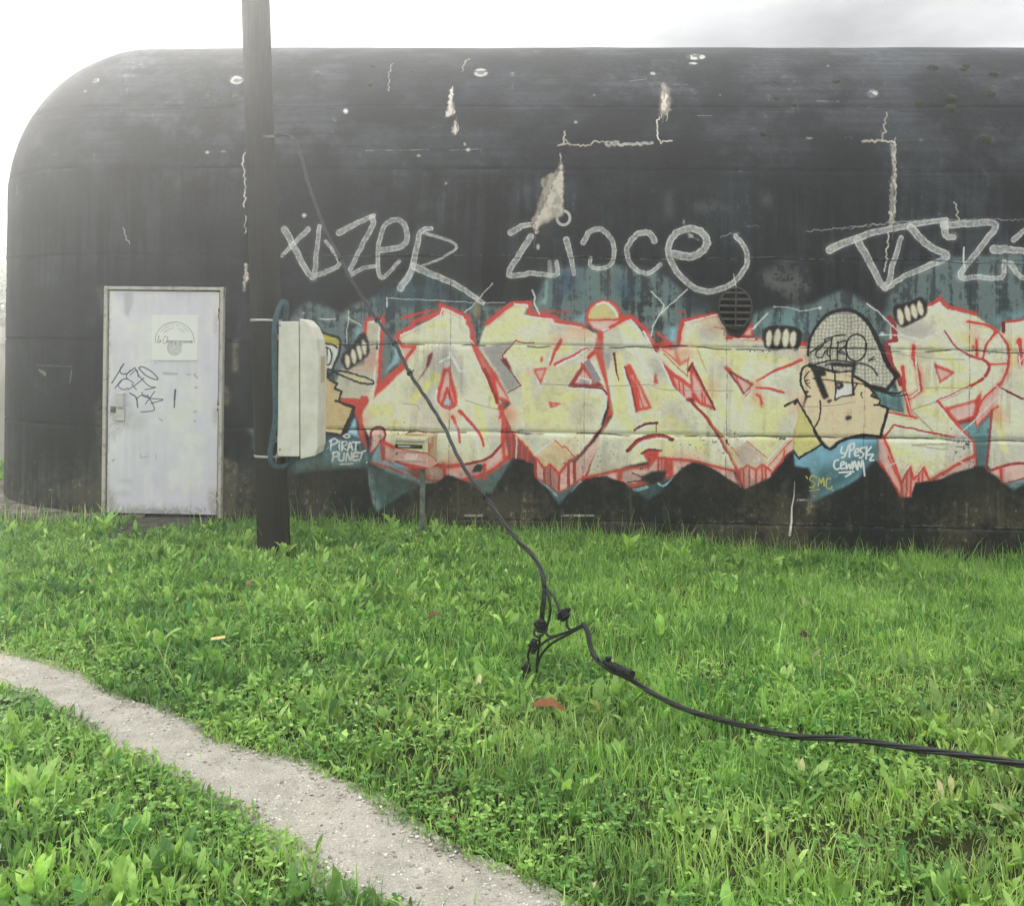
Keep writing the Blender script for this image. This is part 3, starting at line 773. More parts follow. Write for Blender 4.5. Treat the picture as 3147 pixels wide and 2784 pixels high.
PO('C', [(1740, 850), (1860, 750), (1855, 880), (1810, 930), (1700, 1042), (1690, 990), (1720, 930)], PINK, soft=2); LN('C', [(1860, 740), (1740, 860), (1690, 990), (1700, 1045), (1812, 925), (1855, 900)], 13, RED)
PO('C', [(1570, 1000), (1700, 975), (1680, 1010), (1590, 1030)], (170, 52, 50))
PO('C', [(1585, 1020), (1690, 1005), (1705, 1050), (1812, 935), (1800, 1100), (1775, 1310), (1706, 1320), (1700, 1160)], (118, 168, 176), soft=3, wear=.25); PO('C', [(1690, 1120), (1790, 1110), (1775, 1310), (1706, 1320)], (70, 104, 108), a=.8, soft=12, wear=.4)
LN('C', [(1812, 930), (1790, 1130), (1770, 1320)], 13, (180, 58, 54)); LN('C', [(1440, 870), (1560, 1010), (1690, 1155), (1690, 1300)], 15, RED); LN('C', [(1430, 880), (1550, 1030), (1670, 1150)], 9, WHT); LN('C', [(1660, 1180), (1680, 1220), (1650, 1250)], 9, WHT)
LN('C', [(1190, 630), (1205, 800), (1245, 965)], 24, RED); LN('C', [(1205, 800), (1250, 960)], 7, PINK); LN('C', [(1085, 940), (1285, 978)], 14, RED); LN('C', [(1080, 950), (1260, 985)], 6, WHT)
PO('C', [(985, 770), (1130, 760), (1190, 820), (1200, 940), (1090, 915), (1030, 890), (1030, 850)], (122, 172, 172), soft=3, wear=.3); PO('C', [(1050, 850), (1180, 830), (1195, 935), (1100, 900)], (78, 112, 112), a=.8, soft=8, wear=.4)
LN('C', [(1065, 1105), (1132, 1030), (1540, 1112)], 13, (196, 66, 60)); LN('C', [(1132, 1042), (1360, 1090)], 8, WHT); ST('C', [(1500, 1100), (1540, 1115), (1570, 1090)], 10, RED)
PO('C', [(1020, 1115), (1062, 1108), (1130, 1290), (1190, 1440), (1240, 1310), (1262, 1400), (1332, 1318), (1385, 1415), (1280, 1430), (1250, 1530), (1180, 1540), (1100, 1400), (1015, 1275)], PINK, soft=2)
LN('C', [(1052, 1100), (1130, 1290), (1178, 1440), (1240, 1312), (1262, 1405), (1332, 1320), (1385, 1415)], 16, RED); LN('C', [(1018, 1270), (1100, 1400), (1180, 1540)], 20, RED); LN('C', [(1090, 1250), (1170, 1430)], 9, RED)
for x, y0, y1 in [(1182, 1445, 1540), (1215, 1380, 1535), (1245, 1320, 1530), (1300, 1370, 1430), (1330, 1330, 1420)]:
    LN('C', [(x, y0), (x, y1)], 13, RED)
LN('C', [(1180, 1380), (1242, 1306)], 9, WHT); LN('C', [(1285, 1370), (1332, 1312)], 9, WHT)
LN('C', [(1385, 1415), (1560, 1300), (1690, 1240)], 22, RED); PO('C', [(1400, 1420), (1560, 1315), (1690, 1255), (1690, 1320), (1500, 1390)], PINK)
LN('C', [(1020, 1270), (1018, 1120)], 9, RED)
LN('C', [(1890, 380), (1880, 320), (2060, 290)], 14, RED); LN('C', [(1900, 335), (2060, 305)], 8, WHT); LN('C', [(1890, 320), (1890, 380)], 22, (120, 44, 46))
LN('C', [(2000, 440), (2010, 600)], 34, RED); LN('C', [(1985, 470), (2010, 620)], 8, WHT); LN('C', [(1860, 770), (2060, 860)], 13, MAR)
PO('C', [(1790, 1345), (1950, 1300), (2300, 1270), (2300, 1400), (1900, 1440)], PINK, soft=2); LN('C', [(1780, 1345), (1950, 1300), (2300, 1262)], 18, (180, 56, 54)); LN('C', [(1870, 1330), (1870, 1440)], 18, RED); LN('C', [(1895, 1440), (2060, 1390)], 14, (180, 56, 54))
PO('C', [(1900, 1440), (2060, 1395), (2060, 1440), (1960, 1490)], (118, 168, 176), a=.9, soft=4, wear=.3)
# pink and orange spray dust on the cream
for f, x, y, rx, ry, a_ in [('A', 770, 580, 50, 60, .5), ('A', 640, 610, 90, 26, .4), ('A', 720, 990, 40, 60, .4), ('A', 1340, 1280, 80, 34, .5), ('A', 1720, 960, 40, 60, .5), ('B', 640, 390, 90, 50, .35), ('B', 480, 450, 50, 40, .5), ('B', 130, 960, 60, 60, .5), ('B', 1360, 520, 60, 60, .5), ('B', 1560, 770, 60, 40, .4), ('B', 1380, 1250, 140, 24, .5), ('B', 1870, 830, 60, 60, .35), ('C', 520, 570, 60, 30, .5), ('C', 470, 880, 60, 60, .4), ('C', 1850, 960, 60, 50, .6), ('C', 1680, 400, 60, 50, .35), ('C', 1320, 690, 50, 50, .3), ('C', 1920, 650, 40, 60, .3), ('B', 530, 1180, 60, 30, .4)]:
    EL(f, x, y, rx, ry, (224, 104, 84), a=a_, soft=16)
for f, x, y, r in [('B', 740, 472, 26), ('B', 1100, 436, 32), ('B', 1205, 246, 26), ('B', 1080, 615, 22), ('B', 1200, 550, 18), ('C', 1420, 360, 36), ('C', 1570, 1100, 34), ('C', 1640, 1190, 30), ('A', 1350, 1050, 30), ('C', 1370, 1200, 22), ('A', 610, 290, 20)]:
    EL(f, x, y, r, r, (250, 248, 244), a=.85, soft=10)
# lightning lines
for f, pl, w in [('B', [(1132, 100), (1172, 140), (1225, 198), (1200, 250), (1140, 340), (1132, 410)], 9), ('B', [(1205, 250), (1300, 160), (1385, 85)], 9), ('A', [(1885, 95), (1905, 140), (1900, 180), (1935, 255)], 11), ('A', [(880, 150), (1200, 162), (1480, 180), (1700, 180)], 5), ('A', [(878, 145), (876, 210)], 10), ('A', [(415, 295), (520, 290)], 8), ('A', [(610, 240), (615, 300), (595, 380), (600, 470)], 7), ('A', [(610, 285), (700, 335)], 7), ('A', [(1420, 250), (1470, 205), (1610, 45)], 8), ('C', [(20, -20), (30, 80)], 7), ('C', [(160, 360), (250, 255)], 9), ('C', [(300, 205), (400, 210), (480, 240), (620, 215)], 6), ('C', [(940, 185), (1015, 240), (1095, 320), (1160, 380), (1200, 412), (1330, 440)], 10), ('C', [(1030, 402), (1190, 408), (1330, 440)], 9), ('C', [(1330, 440), (1560, 560), (1870, 780), (2040, 890)], 7), ('C', [(1070, 1322), (1200, 1262), (1500, 1165), (1700, 985), (1900, 780), (2020, 560)], 8), ('C', [(1380, 1200), (1500, 1230), (1680, 1330)], 9), ('C', [(1860, 860), (2060, 850)], 6), ('B', [(1835, 365), (1940, 255)], 9)]:
    LN(f, pl, w, (236, 240, 236), a=.92)
for f, x, y, r in [('C', 300, 205, 8), ('C', 620, 215, 10), ('A', 300, 250, 7), ('C', 1050, 395, 14)]:
    EL(f, x, y, r, r, WHT)
PO('A', [(1500, 130), (1515, 115), (1530, 250), (1500, 300), (1465, 260)], (150, 140, 112), soft=4, wear=.2); PO('A', [(1980, 30), (1998, 20), (1985, 190), (1930, 185), (1975, 140)], (150, 186, 176), soft=3)
LN('C', [(1250, 925), (1400, 1070)], 10, (170, 160, 140), a=.8); LN('C', [(1255, 920), (1420, 870)], 9, (176, 166, 140), a=.7); LN('C', [(1255, 1168), (1510, 1160)], 12, (176, 168, 146), a=.8); LN('C', [(1255, 1168), (1500, 1200)], 9, (180, 172, 152), a=.7)
# thin and thick passes of the can: the cream wanders to grey, white and yellow
cr_ = np.asarray(CREAM, np.float32) / 255
near = np.exp(-((C.a - cr_) ** 2).sum(-1) / .010)
n_g = vnoise(CHEI, CWID, 170, 120, 4, 81, .55); n_y = vnoise(CHEI, CWID, 120, 150, 4, 82, .55)
for m_, c_, a_ in [(smoothstep(.50, .66, n_g), (204, 200, 194), .6), (smoothstep(.52, .68, n_y), YEL, .42), (smoothstep(.48, .34, n_g), (242, 238, 214), .6)]:
    w_ = (near * m_ * a_)[..., None]
    C.a = C.a * (1 - w_) + w_ * np.asarray(c_, np.float32) / 255
# --- black mounds along the bottom
C.track = False
MB_ = (19, 20, 21)
gnd = [(3400, 1900), (3400, 1480)]
low = []
for f, pl in [('A', [(-60, 1420), (200, 1380), (330, 1352), (600, 1332), (735, 1335), (755, 1460), (775, 1575), (806, 1640), (1000, 1515), (1120, 1440), (1230, 1425), (1290, 1372), (1350, 1390), (1430, 1420), (1560, 1505), (1608, 1508)]), ('B', [(60, 1440), (120, 1350), (200, 1266), (255, 1285), (305, 1350), (330, 1395), (425, 1490), (493, 1594), (560, 1512), (640, 1436), (730, 1390), (830, 1386), (950, 1430), (1010, 1480), (1108, 1556), (1200, 1505), (1270, 1410), (1330, 1345), (1420, 1290), (1500, 1302), (1600, 1352), (1740, 1462), (1790, 1480)]), ('C', [(120, 1460), (180, 1430), (300, 1370), (430, 1312), (520, 1322), (565, 1345), (560, 1460), (548, 1572), (700, 1500), (860, 1420), (920, 1330), (980, 1270), (1010, 1270), (1090, 1380), (1170, 1535), (1250, 1535), (1275, 1435), (1400, 1412), (1470, 1402), (1500, 1372), (1570, 1350), (1740, 1312), (1810, 1380), (1890, 1440), (1960, 1490), (2040, 1440), (2200, 1480), (2500, 1400)])]:
    low += [tuple(q) for q in tr(f, pl)]
PM = low + [(3500, 1900), (700, 1900), (700, 1500)]
C.poly(cpx(PM), MB_, soft=2.5, wear=0.12)
PO('B', [(1060, 1385), (1140, 1350), (1240, 1352), (1220, 1410), (1130, 1440), (1070, 1410)], BLK, soft=3)
LN('B', [(1000, 1366), (1080, 1390)], 7, BLK); LN('B', [(970, 1425), (1080, 1408)], 7, BLK)
C.track = True
# chest of the character and small blue leaf shapes
PO('C', [(430, 1190), (470, 1250), (620, 1130), (680, 1195), (740, 1150), (830, 1115), (1012, 1110), (1022, 1270), (985, 1272), (930, 1330), (870, 1410), (700, 1500), (550, 1572), (562, 1380), (545, 1330), (440, 1312)], (136, 188, 212), soft=3)
PO('C', [(600, 1330), (840, 1250), (1020, 1130), (1024, 1275), (985, 1274), (900, 1370), (700, 1500), (548, 1574), (565, 1440)], (62, 98, 104), a=.9, soft=14, wear=.35)
PO('C', [(335, 1550), (365, 1430), (400, 1390), (395, 1440)], (84, 110, 116), a=.8, soft=5, wear=.3)
PO('B', [(1975, 1500), (2010, 1555), (2040, 1460), (2034, 1420)], (84, 110, 116), a=.0, soft=5)
# --- character
OUT = BLK
PO('C', [(500, 640), (540, 618), (720, 660), (850, 690), (930, 740), (990, 800), (985, 832), (1032, 850), (1030, 890), (1086, 914), (1076, 960), (1030, 1118), (930, 1096), (830, 1112), (740, 1142), (680, 1192), (600, 1110), (500, 920), (530, 830), (490, 740)], SKIN, soft=2)
PO('C', [(480, 900), (580, 1060), (625, 1162), (470, 1252), (430, 1192), (440, 1070)], (224, 214, 140), soft=2)
cap = [(532, 560), (540, 450), (590, 330), (670, 256), (780, 232), (880, 258), (960, 340), (1030, 460), (1090, 600), (1160, 690), (1085, 775), (940, 752), (850, 690), (720, 655), (545, 605)]
PO('C', cap, (164, 160, 152), soft=2)
cap_a = np.array(cap, float)
def inside(x, y, p):
    r = False
    for i in range(len(p)):
        (ax, ay), (bx, by) = p[i], p[(i + 1) % len(p)]
        if (ay > y) != (by > y) and x < (bx - ax) * (y - ay) / (by - ay) + ax: r = not r
    return r
for i in range(26):
    for j in range(22):
        x, y = 540 + i * 25 + (j % 5) * 1.0, 246 + j * 25.5 + math.sin(i * 1.3) * 3
        if inside(x - 13, y, cap) and inside(x + 13, y, cap) and inside(x, y - 13, cap) and inside(x, y + 13, cap):
            k = 9 + random.random() * 1.5
            PO('C', [(x - k, y - k), (x + k, y - k + 1), (x + k - 1, y + k), (x - k + 1, y + k)], (232, 227, 204), soft=1.2)
ST('C', [(534, 545), (545, 440), (600, 325), (690, 250), (790, 230), (890, 262), (970, 350), (1040, 490), (1090, 610), (1150, 690)], (16, 34), OUT)
LN('C', [(1156, 684), (1082, 782), (950, 755)], 20, OUT)
ST('C', [(540, 606), (640, 640), (730, 660), (850, 690), (930, 730), (950, 745)], 18, OUT)
ST('C', [(860, 600), (930, 605), (990, 640), (1018, 680)], 10, OUT)
PO('C', [(682, 592), (760, 596), (870, 600), (866, 622), (850, 690), (838, 690), (845, 625), (690, 618)], OUT)
LN('C', [(700, 625), (708, 655)], 10, OUT); LN('C', [(840, 650), (850, 820)], 9, OUT)
ST('C', [(940, 750), (1000, 780), (1080, 800), (1160, 806), (1190, 790)], (30, 8), OUT); ST('C', [(1040, 790), (1130, 826), (1226, 818)], 9, OUT)
LN('C', [(950, 760), (990, 805), (970, 826), (1032, 850), (1028, 888), (990, 890)], 12, OUT); LN('C', [(1028, 890), (1084, 914), (1074, 960), (1036, 1110)], 17, OUT)
ST('C', [(1036, 1112), (930, 1096), (830, 1112), (750, 1146), (680, 1196), (610, 1130), (570, 1060)], 19, OUT)
LN('C', [(372, 898), (460, 850), (570, 1050), (620, 1130)], 12, OUT); LN('C', [(462, 860), (440, 880)], 16, OUT)
LN('C', [(436, 1210), (470, 1256), (628, 1164), (604, 1120)], 14, OUT)
ST('C', [(614, 858), (618, 960), (570, 1056)], 10, OUT)
PO('C', [(548, 622), (652, 648), (664, 684), (622, 690), (676, 830), (640, 852), (600, 760), (575, 680)], OUT)
EL('C', 680, 860, 18, 10, OUT, rot=-.4)
EL('C', 515, 700, 34, 84, SKIN, soft=2)
ST('C', [(560, 630), (520, 618), (488, 660), (484, 740), (510, 800), (530, 800)], 14, OUT); ST('C', [(545, 655), (512, 690), (520, 740), (550, 775)], 8, OUT); LN('C', [(515, 720), (545, 715)], 7, OUT); LN('C', [(525, 740), (548, 735)], 7, OUT)
ST('C', [(510, 810), (530, 835), (545, 830)], 10, OUT)
PO('C', [(724, 665), (840, 655), (842, 690), (728, 690)], SKIN)
PO('C', [(724, 745), (842, 745), (838, 820), (770, 830), (726, 856)], (246, 244, 238)); LN('C', [(722, 660), (722, 856), (770, 828), (840, 818), (842, 655), (722, 660)], 9, OUT)
PO('C', [(724, 728), (772, 732), (776, 762), (750, 782), (726, 778)], OUT); EL('C', 742, 752, 8, 9, WHT)
LN('C', [(565, 702), (720, 722), (930, 746)], 7, OUT); ST('C', [(850, 790), (862, 760), (880, 740)], 8, OUT)
EL('C', 812, 978, 22, 14, OUT, rot=-.3); ST('C', [(910, 805), (902, 822), (912, 838)], 7, OUT)
def fingers(f, blob, fs, tilt):
    bc = np.mean(blob, 0); PO(f, [tuple(bc + (np.array(q) - bc) * 1.07) for q in blob], OUT, soft=1.6, smooth=True)
    for x, y, rx, ry in fs:
        EL(f, x, y, rx * 1.08, ry * 1.08, (250, 234, 208), rot=tilt)
fingers('C', [(228, 430), (236, 370), (290, 340), (340, 342), (400, 342), (460, 366), (478, 410), (455, 490), (400, 494), (260, 494)], [(262, 428, 21, 56), (320, 420, 23, 60), (378, 424, 23, 64), (428, 434, 21, 56)], 0.1)
fingers('C', [(1132, 240), (1150, 205), (1230, 180), (1310, 148), (1350, 190), (1348, 265), (1270, 310), (1200, 346), (1160, 320)], [(1174, 280, 21, 58), (1226, 256, 21, 54), (1272, 238, 21, 52), (1316, 218, 21, 52)], -0.2)
fingers('A', [(562, 570), (590, 520), (640, 480), (690, 405), (728, 410), (748, 500), (735, 545), (690, 580), (610, 640), (578, 610)], [(602, 585, 18, 46), (645, 553, 17, 50), (685, 520, 16, 52), (718, 488, 16, 52)], -0.12)
# AFRO on the cap
for pl, w in [([(552, 530), (620, 478), (680, 440), (700, 425)], 9), ([(640, 478), (596, 520), (592, 552), (630, 556), (672, 500), (665, 540), (690, 556)], 9), ([(700, 430), (690, 500), (688, 570)], 9), ([(655, 455), (660, 430), (740, 405), (790, 404)], 9), ([(690, 500), (730, 490)], 8), ([(740, 450), (738, 580)], 9), ([(730, 460), (790, 445), (800, 470), (745, 520), (800, 535), (800, 580)], 9), ([(580, 606), (680, 580), (800, 584), (860, 596)], 10), ([(650, 610), (676, 604)], 10), ([(960, 580), (998, 572)], 8), ([(964, 576), (992, 556)], 6)]:
    ST('C', pl, w, OUT)
t_ = np.linspace(0, 2 * np.pi, 18)
ST('C', np.stack([870 + 70 * np.cos(t_), 492 + 92 * np.sin(t_)], 1), 11, OUT)
# --- character at the pole
PO('A', [(360, 400), (430, 392), (500, 408), (548, 440), (545, 500), (440, 460)], (222, 206, 96), soft=2)
PO('A', [(380, 470), (470, 470), (530, 488), (540, 520), (500, 645), (470, 655), (430, 600)], (240, 238, 234))
ST('A', [(400, 340), (430, 385), (500, 405), (552, 440), (540, 540), (500, 650)], 15, OUT); ST('A', [(440, 462), (500, 474), (530, 495)], 11, OUT)
ST('A', [(440, 490), (478, 500), (495, 550), (480, 605), (445, 610)], 9, OUT); LN('A', [(462, 500), (460, 600)], 8, OUT)
PO('A', [(440, 690), (482, 720), (530, 742), (512, 778), (562, 792), (548, 862), (648, 908), (570, 1092), (440, 1085)], (228, 200, 150))
LN('A', [(470, 660), (480, 718), (530, 742), (514, 776), (562, 792), (546, 862), (520, 860)], 14, OUT); LN('A', [(546, 864), (648, 908), (572, 1092)], (14, 30), OUT); LN('A', [(440, 1085), (510, 1090), (560, 1106)], 18, OUT)
ST('A', [(500, 655), (600, 662), (700, 690), (778, 722), (772, 745), (700, 738), (600, 700), (500, 660)], 12, OUT); PO('A', [(560, 668), (690, 696), (762, 724), (700, 728), (600, 695)], (226, 216, 160))
ST('A', [(470, 640), (500, 655), (470, 700)], 16, OUT)
PO('A', [(600, 1090), (640, 980), (660, 975), (665, 1040), (690, 1120)], LBLUE, soft=3)
PO('A', [(450, 1110), (560, 1110), (680, 1120), (740, 1200), (770, 1260), (740, 1290), (600, 1310), (470, 1290), (430, 1200)], (128, 176, 196), a=.75, soft=8, wear=.4)
# the hand's wobble in every edge
wy = (vnoise(CHEI, CWID, 34, 34, 2, 101, .5) - .5) * 4.5 + (vnoise(CHEI, CWID, 5, 5, 1, 102) - .5) * 2.0
wx = (vnoise(CHEI, CWID, 34, 34, 2, 103, .5) - .5) * 4.5 + (vnoise(CHEI, CWID, 5, 5, 1, 104) - .5) * 2.0
iy_ = np.clip(np.arange(CHEI)[:, None] + wy.round().astype(int), 0, CHEI - 1); ix_ = np.clip(np.arange(CWID)[None, :] + wx.round().astype(int), 0, CWID - 1)
C.a = C.a[iy_, ix_]
# small signatures
def tagw(f, lines, w, c):
    for pl in lines: ST(f, pl, w, c, soft=1.5)
tagw('A', [[(492, 1130), (486, 1200)], [(480, 1140), (515, 1122), (535, 1145), (492, 1170)], [(548, 1160), (546, 1200)], [(548, 1142), (549, 1145)], [(568, 1145), (566, 1204)], [(566, 1148), (595, 1142), (596, 1165), (568, 1178), (600, 1204)], [(606, 1204), (622, 1148), (640, 1200)], [(610, 1182), (636, 1180)], [(640, 1148), (690, 1148)], [(664, 1148), (660, 1204)],
           [(508, 1215), (500, 1278)], [(500, 1222), (535, 1215), (540, 1240), (506, 1250)], [(548, 1222), (545, 1268), (575, 1272), (582, 1222)], [(594, 1276), (602, 1222), (626, 1272), (634, 1218)], [(685, 1220), (650, 1224), (646, 1272), (684, 1268)], [(648, 1246), (676, 1244)], [(690, 1222), (730, 1206)], [(708, 1216), (690, 1274)], [(555, 1300), (640, 1296)], [(575, 1105), (600, 1092), (622, 1108), (596, 1116), (575, 1105)], [(738, 1285), (738, 1288)], [(470, 1190), (472, 1195)]], 10, WHT)
tagw('C', [[(768, 1180), (764, 1220), (795, 1225)], [(815, 1170), (790, 1240), (768, 1255)], [(826, 1160), (820, 1250)], [(815, 1170), (850, 1155), (850, 1190), (822, 1208)], [(862, 1222), (884, 1210), (880, 1192), (860, 1205), (860, 1240), (885, 1238)], [(925, 1185), (900, 1190), (898, 1212), (918, 1225), (910, 1250), (890, 1255)], [(940, 1180), (936, 1262)], [(972, 1180), (940, 1222), (950, 1235), (985, 1232), (962, 1270), (988, 1272)],
           [(745, 1270), (718, 1280), (714, 1320), (735, 1336), (750, 1328)], [(762, 1310), (782, 1300), (780, 1282), (762, 1295), (764, 1330), (785, 1328)], [(798, 1290), (800, 1332), (818, 1300), (826, 1332), (840, 1285)], [(842, 1335), (856, 1280), (872, 1335)], [(848, 1315), (870, 1312)], [(878, 1338), (884, 1282), (900, 1320), (912, 1270), (926, 1380)], [(750, 1358), (850, 1352)], [(795, 1385), (830, 1365)]], 10, WHT)
tagw('C', [[(595, 1390), (560, 1380), (548, 1410), (580, 1430), (570, 1460), (544, 1460)], [(604, 1450), (612, 1400), (624, 1430), (640, 1395), (646, 1450)], [(690, 1400), (664, 1405), (662, 1460), (690, 1470), (700, 1455)], [(545, 1485), (610, 1475)], [(520, 1385), (530, 1400)], [(706, 1478), (707, 1480)]], 9, (214, 206, 96))
LN('C', [(1550, 1400), (1655, 1400)], 80, (44, 60, 66), a=.35, soft=8, wear=.6)
C.track = None
# --- big chalky tags above
CH = (238, 237, 233)
n_chalk = vnoise(CHEI, CWID, 5, 5, 3, 61, .7)
def chalk(f, pl, w, a=.92, rim=.74):
    C.tex = .5 * n_chalk + .5 * C_TEX
    ST(f, pl, w * 1.35, CH, a=.10, soft=9)
    ST(f, jag(catmull(pl, 6), 1.6, 18), (w * .94, w * .60), CH, a=a, rim=rim, wear=.34, smooth=False)
    C.tex = C_TEX
for pl, w in [([(138, 1030), (210, 1170), (300, 1305), (318, 1180), (337, 1012)], 46), ([(272, 1030), (190, 1110), (122, 1180)], 36), ([(305, 1300), (390, 1265), (450, 1228), (420, 1160), (372, 1098)], 34), ([(448, 1052), (560, 990), (648, 950)], 42), ([(640, 962), (640, 1010), (570, 1140), (505, 1285), (580, 1255), (655, 1240)], 38), ([(682, 1150), (800, 1130), (838, 1080), (820, 1000), (770, 975), (708, 1010), (676, 1120), (670, 1250), (690, 1305), (735, 1275), (792, 1212)], 38), ([(800, 1365), (860, 1270), (890, 1140), (915, 1040), (975, 1025)], 46), ([(930, 1048), (1050, 1085), (1120, 1130), (1040, 1190), (915, 1240)], 20), ([(872, 1240), (990, 1290), (1120, 1350), (1270, 1450)], 48)]:
    chalk('D', pl, w)
for pl, w in [([(1430, 1050), (1500, 1010), (1580, 1000)], 44), ([(1545, 1070), (1480, 1170), (1420, 1290), (1560, 1280), (1690, 1290), (1690, 1215)], 42), ([(1748, 1090), (1770, 1180), (1790, 1285)], 42), ([(1842, 1105), (1880, 1045), (1945, 1030), (2005, 1090), (2020, 1160), (2000, 1230), (1930, 1255), (1882, 1232), (1885, 1195)], 36)]:
    chalk('D', pl, w)
ST('D', np.stack([1730 + 37 * np.cos(t_), 965 + 40 * np.sin(t_)], 1), 17, (214, 214, 208), a=.9)
LN('D', [(1650, 1215), (1655, 1290)], 26, (214, 214, 210), a=.6, soft=4)
for pl, w in [([(182, 965), (150, 925), (80, 945), (42, 1020), (70, 1095), (150, 1132), (212, 1085)], 36), ([(280, 1030), (370, 1045), (445, 990), (420, 925), (350, 905), (270, 950), (255, 1040), (320, 1150), (430, 1218), (560, 1190), (640, 1100), (642, 1010), (590, 942)], 44), ([(1065, 1010), (1160, 970), (1280, 925), (1480, 885), (1650, 860)], 46), ([(1205, 960), (1270, 1080), (1342, 1200), (1385, 1080), (1425, 950)], 44), ([(1470, 900), (1560, 990), (1655, 1040), (1570, 1090), (1450, 1140), (1360, 1200)], 44), ([(1640, 880), (1650, 940), (1690, 950)], 44), ([(1640, 890), (1780, 880), (1900, 885), (1810, 1020), (1720, 1140), (1820, 1150), (1930, 1150), (1945, 1070)], 40), ([(1890, 1010), (1960, 1010), (2060, 1020)], 50), ([(1975, 1080), (2020, 1140), (2100, 1175)], 34), ([(1990, 960), (2060, 900)], 34)]:
    chalk('E', pl, w)
for x, y in [(1075, 1005), (1342, 1195), (1690, 940), (1720, 1145), (1930, 1120)]:
    EL('E', x, y, 18, 18, (220, 218, 212), a=.7, soft=6, wear=.3)
for x, y in [(300, 1310), (510, 1275), (800, 1360), (690, 1300), (1425, 1290), (1690, 1240)]:
    EL('D', x, y, 17, 17, (220, 218, 212), a=.55, soft=6, wear=.3)
# --- rendering gone from the concrete: cracks and scars
CC, CC2 = (224, 216, 202), (184, 172, 156)
def scar(f, pl, c=CC, soft=1.2, a=.95):
    PO(f, jag(pl, 7, 12, True), tuple(v * .55 for v in c), soft=1.2, a=a * .7, wear=.4)
    PO(f, jag(pl, 5, 10, True), c, soft=soft, a=a, wear=.45)
    xs_ = [q[0] for q in pl]; ys_ = [q[1] for q in pl]
    for _ in range(5):
        x = _jr.uniform(min(xs_) + 4, max(xs_) - 4 + 1); y = _jr.uniform(min(ys_), max(ys_)); l = (max(ys_) - min(ys_)) * .22
        if inside_poly(x, y, pl): ST(f, jag([(x, y - l), (x + 3, y), (x - 2, y + l)], 3, 14), 5, (238, 230, 214) if _ % 2 else (140, 124, 106), a=.7)
def inside_poly(x, y, p):
    r = False
    for i in range(len(p)):
        (ax, ay), (bx, by) = p[i], p[(i + 1) % len(p)]
        if (ay > y) != (by > y) and x < (bx - ax) * (y - ay) / (by - ay) + ax: r = not r
    return r
def CRK(f, pl, w, c, **kw):
    LN(f, jag(pl, 4, 12), w, c, soft=1.4, **kw)
scar('D', [(1600, 745), (1690, 690), (1722, 640), (1732, 720), (1728, 950), (1640, 992), (1560, 1028), (1552, 985), (1580, 910), (1612, 800)], CC2, soft=2)
scar('D', [(1712, 590), (1728, 700), (1724, 940), (1650, 975), (1600, 1010), (1570, 1050), (1552, 1015), (1620, 900), (1680, 740), (1712, 680)])
PO('D', [(1600, 990), (1690, 960), (1660, 1080), (1600, 1060)], (74, 64, 56), a=.5, soft=6, wear=.3)
scar('D', [(1102, 214), (1096, 300), (1112, 380), (1052, 392), (1072, 300), (1084, 240)]); scar('D', [(1114, 400), (1130, 465), (1112, 490), (1092, 478)]); scar('D', [(1160, 530), (1172, 540), (1166, 552)]); EL('D', 1186, 576, 12, 10, (222, 216, 204))
CRK('D', [(1736, 468), (1728, 540), (1700, 546), (1770, 552)], 10, CC2, wear=.3); CRK('D', [(1728, 500), (1770, 552), (1880, 552), (1910, 535), (2044, 533)], (8, 12), CC2, wear=.3); scar('D', [(1572, 1060), (1592, 1050), (1580, 1030)], WHT); EL('D', 1585, 1130, 10, 18, (224, 218, 206))
scar('E', [(225, 170), (258, 200), (264, 270), (255, 330), (200, 336), (205, 270), (214, 220)], CC2, soft=3, a=.8); scar('E', [(226, 180), (240, 230), (238, 300), (222, 320), (214, 240)])
CRK('E', [(206, 340), (192, 400), (214, 470), (270, 462)], 8, CC, wear=.2); CRK('E', [(-60, 490), (30, 480), (170, 472)], 16, CC, a=.8, wear=.35)
CRK('E', [(1354, 320), (1338, 400), (1326, 460), (1230, 466)], (6, 14), CC2, wear=.3); CRK('E', [(1330, 460), (1388, 470)], 10, CC, wear=.2)
scar('E', [(1368, 470), (1394, 472), (1396, 560), (1400, 640), (1394, 760), (1384, 900), (1358, 890), (1368, 800), (1370, 690), (1380, 600)])
CRK('E', [(1700, 768), (1712, 850), (1716, 900)], 7, (190, 186, 176)); CRK('E', [(1355, 930), (1358, 1000), (1340, 1120)], 8, (214, 210, 200), wear=.3)
scar('E', [(326, 850), (345, 920), (380, 950), (410, 968), (345, 940)], CC); LN('E', [(1740, 1000), (1738, 1060), (1745, 1100)], 7, WHT)
for x0, y0, x1, y1 in [(950, 918, 1650, 856), (1120, 905, 1660, 852), (515, 945, 610, 930), (640, 893, 708, 898), (1650, 860, 2060, 862)]:
    CRK('E', [(x0, y0), ((x0 + x1) / 2, (y0 + y1) / 2 - 4), (x1, y1)], 5, (206, 204, 196), a=.7, wear=.5)
